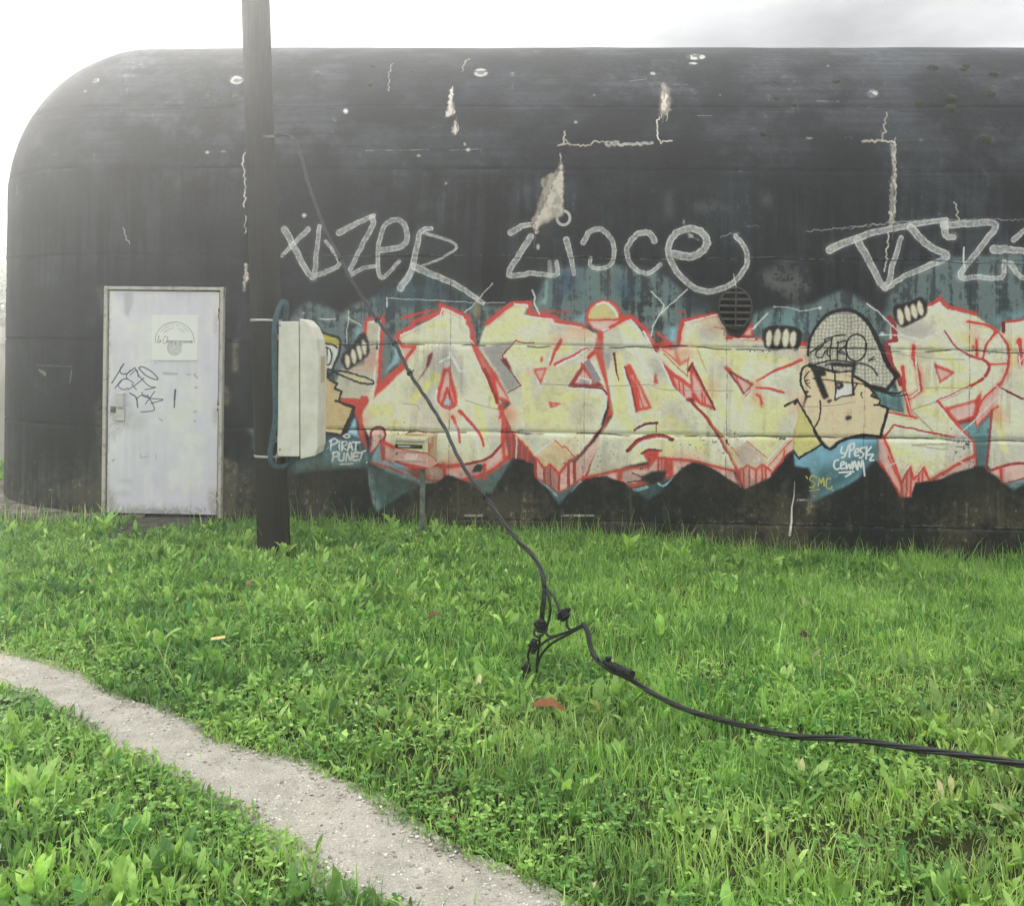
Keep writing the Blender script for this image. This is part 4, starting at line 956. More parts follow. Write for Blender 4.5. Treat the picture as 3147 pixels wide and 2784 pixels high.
for f, x, y, rx, ry in [('D', 1258, 135, 42, 24), ('L', 1350, 455, 40, 24), ('E', 1280, 228, 30, 20), ('L', 488, 455, 30, 14), ('E', 175, 124, 16, 8), ('E', 375, 74, 24, 6), ('E', 390, 42, 50, 14), ('D', 1440, 146, 12, 12), ('D', 1906, 265, 9, 7), ('D', 1800, 420, 10, 8), ('D', 486, 357, 13, 14), ('D', 426, 410, 6, 6), ('D', 250, 950, 14, 11), ('D', 1058, 767, 8, 8), ('D', 903, 610, 12, 6), ('L', 1973, 637, 12, 14), ('L', 1183, 870, 12, 7), ('L', 1275, 866, 14, 4), ('L', 428, 515, 12, 6), ('L', 1735, 1230, 12, 12), ('E', 510, 233, 6, 4), ('E', 1057, 88, 8, 6), ('E', 1524, 461, 10, 6), ('E', 960, 447, 20, 4), ('E', 1160, 447, 18, 4)]:
    EL(f, x, y, rx, ry, (222, 218, 208), a=.85, soft=1.5, wear=.75)
for f, x, y, rx, ry in [('D', 1258, 135, 22, 11), ('L', 1352, 458, 22, 11), ('L', 490, 462, 20, 7)]:
    EL(f, x, y, rx, ry, (92, 94, 96), a=.8, soft=2)
CRK('L', [(1418, 862), (1392, 885), (1385, 920), (1395, 990), (1402, 1080), (1394, 1180)], 9, (214, 208, 196), wear=.45); CRK('L', [(1402, 1230), (1398, 1330)], 7, (200, 196, 186), wear=.7)
scar('L', [(1405, 1500), (1416, 1560), (1404, 1620), (1398, 1670), (1382, 1660), (1392, 1580)]); CRK('L', [(706, 1300), (712, 1340), (738, 1390)], 6, (190, 188, 180), a=.6)
CRK('D', [(755, 80), (738, 130), (732, 190), (734, 245)], 7, (196, 192, 184), a=.7, wear=.4); CRK('D', [(1190, 55), (1160, 90), (1150, 130)], (16, 5), (190, 182, 168), a=.6, wear=.4)
for f, x0, y0, x1, y1 in [('D', 600, 580, 960, 575), ('D', 1080, 578, 1260, 572), ('E', 60, 160, 140, 152), ('E', 280, 178, 350, 180), ('E', 1000, 264, 1110, 266), ('E', 390, 336, 470, 338)]:
    LN(f, [(x0, y0), (x1, y1)], 5, (196, 190, 180), a=.6, wear=.75)
# grey ghosts of removed paint
for f, pl in [('E', [(705, 715), (775, 710), (790, 800), (860, 830), (715, 800)]), ('E', [(820, 1060), (880, 1030), (900, 1090), (960, 1080), (975, 1200), (900, 1300), (700, 1170), (720, 1110)]), ('E', [(360, 780), (480, 760), (620, 820), (400, 830)]), ('E', [(230, 730), (275, 710), (280, 850), (230, 870)]), ('D', [(1480, 800), (1520, 780), (1580, 810), (1530, 825)]), ('C', [(180, -30), (300, -40), (500, -20), (560, 80), (420, 140), (240, 60)])]:
    PO(f, pl, (132, 134, 132), a=.40, soft=10, wear=.9)
# --- door surround: paint gone round the frame
for pl in [[(500, 150), (600, 140), (600, 200), (590, 320), (560, 300), (545, 200)], [(575, 480), (600, 470), (600, 700), (560, 690)], [(520, 800), (600, 700), (600, 1380), (540, 1380), (530, 1000)]]:
    PO('K', pl, (122, 116, 104), a=.45, soft=8, wear=.95)
for pl in [[(1235, 1085), (1320, 1125), (1310, 1300), (1295, 1450), (1235, 1450)], [(1236, 700), (1260, 690), (1285, 760), (1265, 810), (1236, 800)], [(1290, 440), (1340, 430), (1320, 500), (1325, 620), (1290, 620)], [(1320, 345), (1335, 350), (1325, 400)], [(1236, 150), (1262, 155), (1250, 180)]]:
    PO('K', pl, (152, 138, 112), a=.75, soft=4, wear=.6)
LN('K', [(125, 583), (230, 585), (390, 588)], 6, (150, 148, 140), a=.5, wear=.5); scar('K', [(130, 603), (200, 618), (205, 640), (160, 620)], (170, 166, 156), a=.6)
LN('K', [(388, 610), (376, 680)], 7, (150, 150, 142), a=.6)
# --- dirt, damp and lime on the lowest strip
dirt = smoothstep(0.78, 0.02, TT) * smoothstep(0.38, 0.60, 0.45 * n_blot + 0.25 * n_strk + .3 * n_fine)
C.a = C.a * (1 - 0.85 * dirt[..., None]) + dirt[..., None] * 0.85 * np.array([86, 78, 62], np.float32) / 255
lime = smoothstep(0.5, 0.2, TT) * smoothstep(0.60, 0.70, n_fine * .5 + n_strk * .5) * smoothstep(0.45, 0.6, n_blot)
C.a += lime[..., None] * np.array([.22, .21, .17], np.float32)
spk = (n_spec > 0.87) & (TT < 0.85)
C.a += (spk * (n_fine > .5) * 0.30 * smoothstep(.85, .2, TT))[..., None]
LN('C', [(440, 1420), (436, 1520), (420, 1600), (418, 1700), (405, 1790)], (4, 18), (226, 224, 216), wear=.45)
for f, x, y, l in [('A', 1480, 1655, 60), ('B', 575, 1655, 60), ('B', 680, 1655, 50), ('C', 500, 1548, 40)]:
    LN(f, [(x - l, y), (x + l, y)], 12, (222, 220, 210), a=.8, soft=3, wear=.8)
for f, x, y0, y1 in [('A', 1370, 1420, 1640), ('A', 1760, 1640, 1740), ('B', 985, 1430, 1740), ('B', 165, 1640, 1740), ('C', 820, 1660, 1760), ('C', 1850, 1480, 1740)]:
    LN(f, [(x, y0), (x + 8, y1)], (10, 26), (104, 96, 80), a=.6, soft=5, wear=.6)
# --- day joints in the concrete: thin dark seams with flaked paint and black mould
n_chalk0 = vnoise(CHEI, CWID, 6, 6, 2, 71, .6)
JZ = [0.03, 0.81, 1.585, 2.365, 3.15, 3.75]
for jz in JZ:
    wob = (vnoise(1, CWID, 2, 130, 4, int(jz * 100) + 9)[0] - 0.5) * 0.05
    d = TT - (jz + wob[None, :])
    gap = smoothstep(0.35, 0.5, vnoise(1, CWID, 2, 60, 3, int(jz * 100) + 21)[0])[None, :]
    k = (np.abs(d) < 0.007) * gap * 0.8
    C.a *= (1 - k[..., None] * (0.62 if jz < 2 else 0.4))
    li = (np.abs(d - 0.012) < 0.006) * (n_fine > 0.52) * (TT < 2.5) * (SS > 1.0)
    C.a += (li * 0.22)[..., None] * (1 - C.a)
    mould = smoothstep(0.07, 0.0, np.abs(d + 0.02)) * smoothstep(0.60, 0.72, .6 * n_fine + .4 * n_chalk0) * smoothstep(.48, .62, n_blot) * (TT < 2.2)
    C.a *= (1 - 0.75 * mould[..., None])
for cx_, w_ in [(1.55, 1), (2.75, 1), (3.95, .7), (5.2, 1), (6.4, .7), (7.3, 1)]:   # vertical board ends
    k = (np.abs(SS - cx_ - (n_blot - .5) * .03) < 0.004) * (TT < 2.4)
    C.a *= (1 - k[..., None] * (.12 + .25 * (n_fine > .5))[..., None] * w_)
# cracks in the painted band
for f, pl in [('B', [(360, 745), (560, 752), (800, 760), (1060, 750), (1120, 750), (1200, 780), (1400, 790), (1700, 790)]), ('C', [(480, 905), (600, 900), (740, 890), (840, 870), (860, 870)]), ('C', [(1320, 775), (1450, 770), (1560, 772), (1680, 775)]), ('A', [(990, 880), (1080, 890), (1100, 920)]), ('A', [(1420, 855), (1560, 900), (1680, 925)]), ('C', [(1050, 520), (1300, 555), (1450, 570), (1620, 575)])]:
    ST(f, pl, 4, (96, 84, 66), a=.65, wear=.4); ST(f, [(x, y + 6) for x, y in pl], 4, (246, 242, 226), a=.5, wear=.4)
# rain streaks and grime over the whole band
band = smoothstep(0.45, 0.7, TT) * (1 - smoothstep(2.1, 2.4, TT))
C.a *= (1 - band * 0.10 * smoothstep(0.52, 0.70, n_strk) * smoothstep(.4, .6, n_blot))[..., None]
C.a *= (1 - band * 0.05 * smoothstep(0.5, 0.72, n_fine))[..., None]
spots = smoothstep(0.80, 0.88, n_spec) * smoothstep(0.5, 0.64, n_blot) * smoothstep(1.25, 0.5, TT) * smoothstep(.3, .5, TT)
C.a *= (1 - 0.75 * spots)[..., None]
np.clip(C.a, 0.012, 0.93, out=C.a)
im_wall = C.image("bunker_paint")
MURAL_MASK = C.mask.copy()

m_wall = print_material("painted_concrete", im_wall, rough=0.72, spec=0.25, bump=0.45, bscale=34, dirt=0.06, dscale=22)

# ------------------------------------------------------------------ bunker
bunker = empty("bunker", wall_pt(2.0, 0, 0))
tag(bunker, "black rounded concrete bunker with a vaulted roof and a graffiti mural along its wall", "bunker")
bunker_inv = Matrix.Translation(-Vector(wall_pt(2.0, 0, 0)))
def under(o, root):
    """keep a mesh given in world coordinates where it is when it is parented to an unrotated root."""
    o.parent = root
    o.matrix_parent_inverse = Matrix.Translation(-root.location)
    return o
def plan(sv, inset):
    """point and outward normal at path length sv (negative on the rounded corner and the end wall)."""
    cen = P0 + ES * SC + EN * RC
    if sv >= SC:
        return P0 + ES * sv + EN * inset
    a = (SC - sv) / RC
    if a <= math.pi / 2:
        r = RC - inset
        return cen - EN * (r * math.cos(a)) - ES * (r * math.sin(a))
    rest = (SC - sv) - RC * math.pi / 2
    return cen - ES * (RC - inset) + EN * rest
s_front = np.arange(SC, 8.6, 0.045)
s_arc = SC - np.linspace(0, RC * math.pi / 2, 37)[1:]
s_end = s_arc[-1] - np.array([0.6, 1.5, 3.0, DEPTH - RC])
s_right = np.array([9.6, 11.0, SMAX])
sv = np.concatenate([s_end[::-1], s_arc[::-1], s_front, s_right])
tv = [-0.45, -0.25, -0.1]
t_ = 0.0
tj = [float(z_to_t(j)) for j in JZ]
while t_ < TMAX:
    tv.append(t_); t_ += 0.045
tv += [j + e for j in tj for e in (-0.012, -0.006, 0.006, 0.012)] + [TMAX]
tv = np.unique(np.round(tv, 4))
relief = np.random.default_rng(4)
rel_n = vnoise(len(tv), len(sv), 9, 14, 3, 77) - 0.5
V = np.zeros((len(tv), len(sv), 3))
for i, t in enumerate(tv):
    ins, z, q = profile(t)
    g = 0.0
    for j in tj:
        if abs(t - j) < 0.008: g = 0.007 if j < 2 else 0.003
    for k, s_ in enumerate(sv):
        e = float(ins) + g + rel_n[i, k] * 0.012
        p = plan(s_, min(e, RC - 1e-3) if s_ < SC else e)
        V[i, k] = (p[0], p[1], float(z) + (rel_n[i, k] * 0.02 if t > Z0 + .3 else 0))
nT, nS = len(tv), len(sv)
VV = V.reshape(-1, 3)
uvv = np.stack([np.clip((np.broadcast_to(sv[None, :], (nT, nS)) - CS0) / (CS1 - CS0), 0, 1), np.clip((np.broadcast_to(tv[:, None], (nT, nS)) - CT0) / (CT1 - CT0), 0, 1)], -1).reshape(-1, 2)
fi, fk = np.meshgrid(np.arange(nT - 1), np.arange(nS - 1), indexing='ij')
Q = np.stack([fi * nS + fk, fi * nS + fk + 1, (fi + 1) * nS + fk + 1, (fi + 1) * nS + fk], -1).reshape(-1, 4)
fs_ = (sv[fk] + sv[fk + 1]).ravel() / 2; ft_ = (tv[fi] + tv[fi + 1]).ravel() / 2
mx = np.clip(((fs_ - CS0) * PPM).astype(int), 0, CWID - 1); my = np.clip(((CT1 - ft_) * PPM).astype(int), 0, CHEI - 1)
is_mural = (MURAL_MASK[my, mx] > 0.5) & (fs_ < 8.6)
def shell_part(name, sel):
    q = Q[sel]
    used, inv = np.unique(q, return_inverse=True)
    q2 = inv.reshape(q.shape)
    o = np_mesh(name, VV[used], q2, m_wall, smooth=True)
    ul = o.data.uv_layers.new(name='UVMap')
    ul.data.foreach_set('uv', uvv[used][q2.ravel()].astype(np.float32).ravel())
    return under(o, bunker)
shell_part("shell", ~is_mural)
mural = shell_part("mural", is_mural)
mural['label'] = "cream, red and pink graffiti lettering with a cartoon face in a checked cap"
m_roof = material("roof_concrete", lin((86, 88, 88)), rough=.9, scale=3, bump=.3)
rb = MB()
cen = P0 + ES * SC + EN * RC
ztop = Z0 + EB
c1, c2 = cen, P0 + ES * SMAX + EN * RC
c3, c4 = P0 + ES * SMAX + EN * DEPTH, cen + EN * (DEPTH - RC)
rb.add([(*c1, ztop), (*c2, ztop), (*c3, ztop + .02), (*c4, ztop + .02)], [(0, 1, 2, 3)])
b1, b2 = cen - ES * RC + EN * (DEPTH - RC), P0 + ES * SMAX + EN * DEPTH
rb.add([(*b1, -.4), (*b2, -.4), (*b2, ztop + .02), (*c4, ztop + .02), (*b1, Z0)], [(0, 1, 2, 3, 4)])
e1 = P0 + ES * SMAX
rb.add([(*e1, -.4), (*e1, Z0), (*c2, ztop), (*b2, ztop + .02), (*b2, -.4)], [(0, 1, 2, 3, 4)])
under(rb.build("roof", m_roof), bunker)
# footing round the left end
m_foot = material("footing_concrete", lin((150, 142, 128)), rough=.9, scale=9, second=lin((62, 58, 48)), bump=.6, bscale=40)
fb = MB()
ring = []
fr = np.random.default_rng(8)
fs2 = np.linspace(0.02, s_arc[-1] - 2.0, 46)
for i, s_ in enumerate(fs2):
    w = 0.07 + 0.20 * smoothstep(-0.2, -1.6, s_) + fr.normal() * .012
    zt = 0.00 + 0.03 * fr.random() + 0.03 * smoothstep(-.4, -1.5, s_)
    for ins, z in [(0.05, zt + .01), (-w, zt - .01), (-w - .03, zt - .05), (-w - .04, -.5)]:
        p = plan(s_, ins) if s_ < SC else P0 + ES * s_ + EN * ins
        ring.append((p[0], p[1], z))
nr = 4
fb.add(ring, [(i * nr + k, i * nr + k + 1, (i + 1) * nr + k + 1, (i + 1) * nr + k) for i in range(len(fs2) - 1) for k in range(nr - 1)])
under(fb.build("footing", m_foot), bunker)
# vent: black disc painted as shade in the round opening with a bar and five louvre slats
vc = on_wall(tr('B', [(1714, 222)]))[0]
m_dark = material("sooty_metal", lin((84, 80, 76)), rough=.6, scale=30, var=.5)
m_recess_shade = material("recess_shade", (.006, .006, .006), rough=1, spec=0)  # near-black standing for the shade in the vent and the door gap
def wmat(s, t, yaw=0.0):
    """frame on the front wall: x along, y into the wall, z up."""
    p = wall_pt(s, 0, t)
    return Matrix.Translation(p) @ Matrix.Rotation(-PSI + yaw, 4, 'Z')
VRX, VRZ = .152, .190
rg = MB(); nn = 32
ri = []
for k in range(nn):
    a = 2 * math.pi * k / nn
    c_, s_ = math.cos(a), math.sin(a)
    for rr, yy in [(1.0, 0.02), (1.0, -0.022), (0.90, -0.022), (0.88, -0.004)]:
        ri.append((VRX * rr * c_, yy, VRZ * rr * s_))
rg.add(ri, [(k * 4 + j, ((k + 1) % nn) * 4 + j, ((k + 1) % nn) * 4 + j + 1, k * 4 + j + 1) for k in range(nn) for j in range(3)], True)
vent = rg.build("vent", m_dark)
hb = MB(); hb.add([(VRX * .9 * math.cos(2 * math.pi * k / nn), -.010, VRZ * .9 * math.sin(2 * math.pi * k / nn)) for k in range(nn)], [tuple(range(nn - 1, -1, -1))])
shade_disc = hb.build("opening_shade", m_recess_shade); shade_disc.parent = vent
for i in range(6):
    z = -.145 + i * .058
    hw = VRX * .9 * math.sqrt(max(0, 1 - (z / VRZ) ** 2))
    sb = MB()
    sb.prism([(-hw, 0), (hw, 0), (hw, .005), (-hw, .005)], -.030, 0, axis=1)
    o = sb.build("slat", m_dark); o.parent = vent; o.location = (0, -.010, z); o.rotation_euler = (R_(38), 0, 0)
br = MB(); br.box((-.006, -.046, -VRZ * .93), (.006, -.034, VRZ * .93)); o = br.build("bar", m_dark); o.parent = vent
vent.parent = bunker; vent.matrix_parent_inverse = Matrix.Translation(-bunker.location); vent.matrix_basis = wmat(vc[0], vc[1])

# ------------------------------------------------------------------ door
dTL = on_wall([(342, 895)])[0]; dBR = on_wall([(670, 1580)])[0]
DS0, DS1, DZ0, DZ1 = dTL[0], dBR[0], dBR[1], dTL[1]
DW, DH = DS1 - DS0, DZ1 - DZ0
DP = 420
Dc = Canvas(int(DW * DP), int(DH * DP), (228, 226, 236))
def dpx(pts):
    p = tr('K', pts)
    return np.stack([(p[:, 0] - 342) / (670 - 342) * Dc.w, (p[:, 1] - 895) / (1580 - 895) * Dc.h], 1)
KD = .553 * Dc.w / 328
dn = vnoise(Dc.h, Dc.w, 70, 50, 5, 31); ds_ = vnoise(Dc.h, Dc.w, 300, 14, 4, 32); df = vnoise(Dc.h, Dc.w, 9, 9, 3, 33)
Dc.tex = df
Dc.a *= (0.94 + 0.08 * dn + 0.05 * (ds_ - .5))[..., None]
Dc.a += (smoothstep(.55, .75, dn) * .02)[..., None] * np.array([1, .98, .9], np.float32)
gy = np.linspace(1, 0, Dc.h)[:, None]
rust = smoothstep(.06, 0, gy) * smoothstep(.4, .6, df) + smoothstep(.03, 0, np.linspace(0, 1, Dc.w)[None, :]) * smoothstep(.5, .66, df) * .6
Dc.a = Dc.a * (1 - .45 * rust[..., None]) + .45 * rust[..., None] * np.array([120, 108, 92], np.float32) / 255
Dc.poly(dpx([(695, 180), (745, 178), (745, 240), (722, 318), (700, 300)]), (188, 188, 194), a=.8, soft=4)
Dc.poly(dpx([(935, 800), (980, 770), (1080, 790), (1085, 900), (1040, 940), (1010, 960), (940, 900)]), (232, 230, 226), a=.9, soft=7, wear=.2)
Dc.stroke(dpx([(985, 940), (1010, 970), (1030, 985)]), 5, (232, 230, 226), a=.7, soft=3)
Dc.stroke(dpx([(1000, 830), (1030, 795), (1070, 800), (1090, 850)]), 6, (234, 232, 228), a=.8, soft=3); Dc.stroke(dpx([(1130, 800), (1130, 880)]), 6, (226, 226, 230), a=.8, soft=3); Dc.stroke(dpx([(1110, 800), (1200, 796)]), 5, (226, 226, 230), a=.8, soft=3)
INK = (62, 66, 84)
for pl, w in [([(637, 685), (670, 630), (700, 578)], 6), ([(700, 578), (680, 610), (690, 632), (720, 630), (760, 598)], 6), ([(735, 612), (715, 650), (755, 684)], 5), ([(760, 598), (790, 650), (840, 700), (875, 706), (818, 720)], 5), ([(735, 640), (770, 610), (780, 650)], 5), ([(782, 600), (800, 592), (850, 618), (885, 655), (870, 662), (820, 640), (782, 600)], 6), ([(655, 714), (690, 668), (722, 660)], 6), ([(690, 672), (672, 700), (700, 722), (725, 712)], 5), ([(725, 722), (770, 690), (810, 655)], 5), ([(745, 690), (770, 720)], 5), ([(735, 740), (770, 765), (778, 818)], 7), ([(768, 775), (800, 750), (835, 760)], 5), ([(800, 738), (802, 740)], 7), ([(820, 800), (870, 728)], 5), ([(800, 752), (850, 768), (915, 774), (850, 796)], 5), ([(830, 750), (860, 800), (868, 832), (840, 840), (796, 845)], 5)]:
    Dc.stroke(dpx(pl), w * KD, INK, soft=1.3, a=.92)
Dc.stroke(dpx([(980, 718), (977, 772)]), 10 * KD, (66, 72, 86), soft=1.3); Dc.stroke(dpx([(977, 776), (976, 815)]), 8 * KD, (92, 96, 108), soft=1.3)
for pl, w in [([(918, 628), (985, 630)], 14), ([(1042, 632), (1060, 632)], 9), ([(1082, 630), (1098, 650)], 12), ([(1088, 704), (1097, 704)], 12), ([(895, 878), (912, 892)], 9), ([(1085, 838), (1092, 838)], 12), ([(1082, 895), (1092, 888)], 9), ([(645, 1120), (655, 1112)], 10), ([(870, 568), (872, 572)], 8)]:
    Dc.stroke(dpx(pl), w * KD, (176, 176, 180), soft=1.6, a=.75, smooth=False)
Dc.stroke(dpx([(797, 1080), (800, 1098), (840, 1090)]), 4, (168, 166, 166), a=.7); Dc.stroke(dpx([(882, 1075), (882, 1110)]), 3, (176, 174, 172), a=.7)
for x, y, rx, ry in [(710, 1300, 40, 16), (770, 1390, 60, 16), (720, 1230, 40, 10)]:
    p = dpx([(x, y)])[0]; Dc.ellipse(p[0], p[1], rx * KD, ry * KD, (196, 194, 192), soft=6, a=.6)
for x, y, rx, ry, c_, a_ in [(690, 830, 60, 110, (150, 146, 140), .28), (650, 930, 30, 90, (150, 144, 134), .3), (760, 900, 60, 50, (176, 172, 168), .3), (640, 1340, 26, 60, (140, 128, 112), .5), (1190, 1330, 26, 70, (140, 126, 108), .5), (1198, 350, 10, 60, (150, 112, 92), .45), (1198, 860, 10, 50, (150, 112, 92), .45), (900, 1395, 200, 14, (140, 132, 120), .5)]:
    p = dpx([(x, y)])[0]; Dc.ellipse(p[0], p[1], rx * KD, ry * KD, c_, soft=9, a=a_, wear=.5)
np.clip(Dc.a, 0, .9, out=Dc.a)
m_door = print_material("door_paint", Dc.image("door_paint"), rough=.45, spec=.4, bump=.08, bscale=20, dirt=.05, dscale=5)
door_M = wmat(DS0, DZ0)
d_ = MB(); d_.box((0, -.034, 0), (DW, -.010, DH))
door = d_.build("door", m_door, bevel=.003, uv=lambda co: (co.x / DW, co.z / DH))
def into_bunker(o, M):
    o.parent = bunker; o.matrix_parent_inverse = Matrix.Translation(-bunker.location); o.matrix_basis = M
into_bunker(door, door_M)
door['label'] = "pale lilac grey metal door with a white sign and black marker tags"
m_frame = material("door_frame_paint", lin((196, 190, 182)), rough=.6, scale=14, second=lin((138, 128, 116)), bump=.2, fac=(.3, .5))
fw, gp = .030, .013
f_ = MB()
f_.box((-gp - fw, -.052, -.03), (-gp, .01, DH + gp + fw)); f_.box((DW + gp, -.052, -.03), (DW + gp + fw, .01, DH + gp + fw)); f_.box((-gp, -.051, DH + gp), (DW + gp, .01, DH + gp + fw - .001))
dfo = f_.build("door_frame", m_frame, bevel=.004); into_bunker(dfo, door_M)
gm = MB(); gm.box((-gp, -.006, -.02), (DW + gp, .004, DH + gp)); gmo = gm.build("door_gap_shade", m_recess_shade); into_bunker(gmo, door_M)  # black sheet that paints the shade in the gap round the leaf
m_steel = material("worn_zinc", lin((150, 148, 144)), rough=.4, metal=.6, scale=20, var=.4)
m_plate = material("handle_plate", lin((206, 204, 202)), rough=.45, scale=18, var=.15)
def dloc(x, y):
    p = dpx([(x, y)])[0]
    return p[0] / Dc.w * DW, (1 - p[1] / Dc.h) * DH
x0, z1 = dloc(666, 738); x1, z0 = dloc(711, 896)
hp = MB(); hp.box((x0, -.050, z0), (x1, -.034, z1)); hp.box((x0 + .004, -.064, (z0 + z1) / 2 - .005), (x1 - .004, -.050, z1 - .004))
o = hp.build("handle", m_plate, bevel=.005); o.parent = door
x0, z1 = dloc(634, 816); x1, z0 = dloc(661, 850)
hp = MB(); hp.box((x0, -.046, z0), (x1, -.034, z1)); hp.tube([((x0 + x1) / 2, -.046, (z0 + z1) / 2), ((x0 + x1) / 2, -.056, (z0 + z1) / 2)], .011, 12)
o = hp.build("lock", m_steel, bevel=.003); o.parent = door
m_hinge = material("hinge_paint", lin((190, 180, 174)), rough=.5, scale=40, second=lin((120, 84, 72)), fac=(.4, .55))
for (y0, y1) in [(258, 322), (772, 832), (1284, 1342)]:
    _, za = dloc(0, y1); _, zb = dloc(0, y0)
    h = MB(); h.tube([(DW + .005, -.040, za), (DW + .005, -.040, (za + zb) / 2 - .002)], .012, 10); h.tube([(DW + .005, -.040, (za + zb) / 2 + .002), (DW + .005, -.040, zb)], .012, 10)
    o = h.build("hinge", m_hinge); o.parent = door

# ------------------------------------------------------------------ sign on the door
Sc = Canvas(560, 560, (238, 238, 236))
def spx(pts): return np.array([((x - 135) / 555 * 560, (y - 283) / 554 * 560) for x, y in pts])
GR = (120, 118, 120)
arc = [(412 + 236 * math.cos(a), 600 - 240 * math.sin(a)) for a in np.linspace(math.pi * 1.02, -math.pi * .02, 30)]
Sc.stroke(spx(arc), 7, (142, 138, 142), soft=1.5); Sc.stroke(spx([(a - 5, b + 8) for a, b in arc[2:16]]), 4, (176, 172, 176), soft=1.5)
Sc.poly(spx([(338, 628), (492, 628), (502, 660), (490, 720), (455, 762), (410, 770), (365, 758), (334, 718), (326, 668)]), (206, 204, 204), soft=6, smooth=True); Sc.stroke(spx([(340, 628), (328, 670), (336, 720), (370, 762), (415, 770), (460, 760), (492, 716)]), 6, (170, 168, 168), soft=4)
Sc.stroke(spx([(336, 632), (492, 630)]), 5, (170, 168, 168), soft=2)
for x, y in [(370, 700), (400, 680), (440, 720), (470, 740), (420, 650)]:
    q = spx([(x, y)])[0]; Sc.ellipse(q[0], q[1], 20, 14, (218, 216, 216), soft=6)
SCR = (44, 42, 46)
for pl in [[(214, 545), (222, 530), (212, 575), (196, 622), (205, 605), (222, 620), (236, 615)], [(244, 590), (228, 585), (222, 605), (236, 612), (246, 590), (247, 612)],
           [(312, 552), (302, 535), (280, 560), (272, 610), (290, 632), (312, 608), (322, 580)], [(330, 540), (322, 580), (318, 622), (326, 596), (338, 592), (342, 620)], [(366, 592), (350, 592), (346, 612), (360, 618), (368, 592), (370, 618)], [(378, 595), (378, 620), (386, 594), (394, 600), (394, 620), (402, 594), (412, 600), (414, 618)], [(424, 590), (424, 645), (426, 600), (438, 592), (444, 606), (430, 620)], [(456, 592), (456, 620)], [(486, 592), (470, 594), (470, 614), (484, 610), (488, 590), (486, 635), (472, 645)], [(500, 596), (500, 620), (508, 594), (518, 600), (520, 620)], [(540, 590), (530, 600), (534, 618), (546, 612), (548, 594), (540, 590)], [(558, 594), (558, 618), (566, 594), (576, 600), (578, 618)], [(586, 594), (586, 618), (594, 592), (602, 600), (604, 616)], [(612, 606), (626, 596), (618, 586), (610, 604), (618, 620), (632, 606)]]:
    Sc.stroke(spx(pl), 4.6, SCR, soft=1.3)
GLY = {'P': [[(0, 1), (0, 0), (.8, 0), (.8, .5), (0, .5)]], 'L': [[(0, 0), (0, 1), (.8, 1)]], 'E': [[(.8, 0), (0, 0), (0, 1), (.8, 1)], [(0, .5), (.6, .5)]], 'U': [[(0, 0), (0, 1), (.8, 1), (.8, 0)]], 'R': [[(0, 1), (0, 0), (.8, 0), (.8, .5), (0, .5), (.8, 1)]], 'O': [[(0, 0), (.8, 0), (.8, 1), (0, 1), (0, 0)]], 'T': [[(0, 0), (.8, 0)], [(.4, 0), (.4, 1)]], 'S': [[(.8, 0), (0, 0), (0, .5), (.8, .5), (.8, 1), (0, 1)]], 'H': [[(0, 0), (0, 1)], [(.8, 0), (.8, 1)], [(0, .5), (.8, .5)]], 'I': [[(.4, 0), (.4, 1)]], 'A': [[(0, 1), (.4, 0), (.8, 1)], [(.15, .6), (.65, .6)]], 'K': [[(0, 0), (0, 1)], [(.8, 0), (0, .5), (.8, 1)]], 'B': [[(0, 0), (0, 1), (.8, 1), (.8, .5), (0, .5), (.7, .5), (.7, 0), (0, 0)]], 'D': [[(0, 0), (0, 1), (.5, 1), (.8, .7), (.8, .3), (.5, 0), (0, 0)]], 'X': [[(0, 0), (.8, 1)], [(.8, 0), (0, 1)]], 'C': [[(.8, 0), (0, 0), (0, 1), (.8, 1)]], '-': [[(.1, .5), (.7, .5)]], ' ': []}
for text, rad, h, a0, a1 in [("PLEUROTES SHIITAKES", 205, 17, 142, 38), ("BORDEAUX - PESSAC", 166, 15, 138, 42)]:
    for i, ch in enumerate(text):
        a = R_(a0 + (a1 - a0) * i / (len(text) - 1))
        wch = rad * R_(abs(a1 - a0)) / len(text) * .72
        for pl in GLY[ch]:
            q = []
            for gx, gy_ in pl:
                rr = rad + h / 2 - gy_ * h
                aa = a - (gx - .4) * wch / rad
                q.append((412 + rr * math.cos(aa), 600 - rr * math.sin(aa)))
            Sc.stroke(spx(q), 3.2, (172, 170, 172), soft=1.2, smooth=False)
m_sign = print_material("sign_print", Sc.image("sign_print"), rough=.35, spec=.4, dirt=.02)
sTL = on_wall([(440 + 135 * .249, 900 + 283 * .249)])[0]; sBR = on_wall([(440 + 690 * .249, 900 + 837 * .249)])[0]
sw, sh = sBR[0] - sTL[0], sTL[1] - sBR[1]
sg = MB(); sg.box((0, -.006, 0), (sw, 0, sh))
sign = sg.build("door_sign", m_sign, uv=lambda co: (co.x / sw, co.z / sh))
sp_ = wall_pt(sTL[0], .0345, sBR[1])
sign.matrix_world = Matrix.Translation(sp_) @ Matrix.Rotation(-PSI, 4, 'Z')
tag(sign, "square white sign reading La Champignonne over a mushroom drawing on the metal door", "sign")

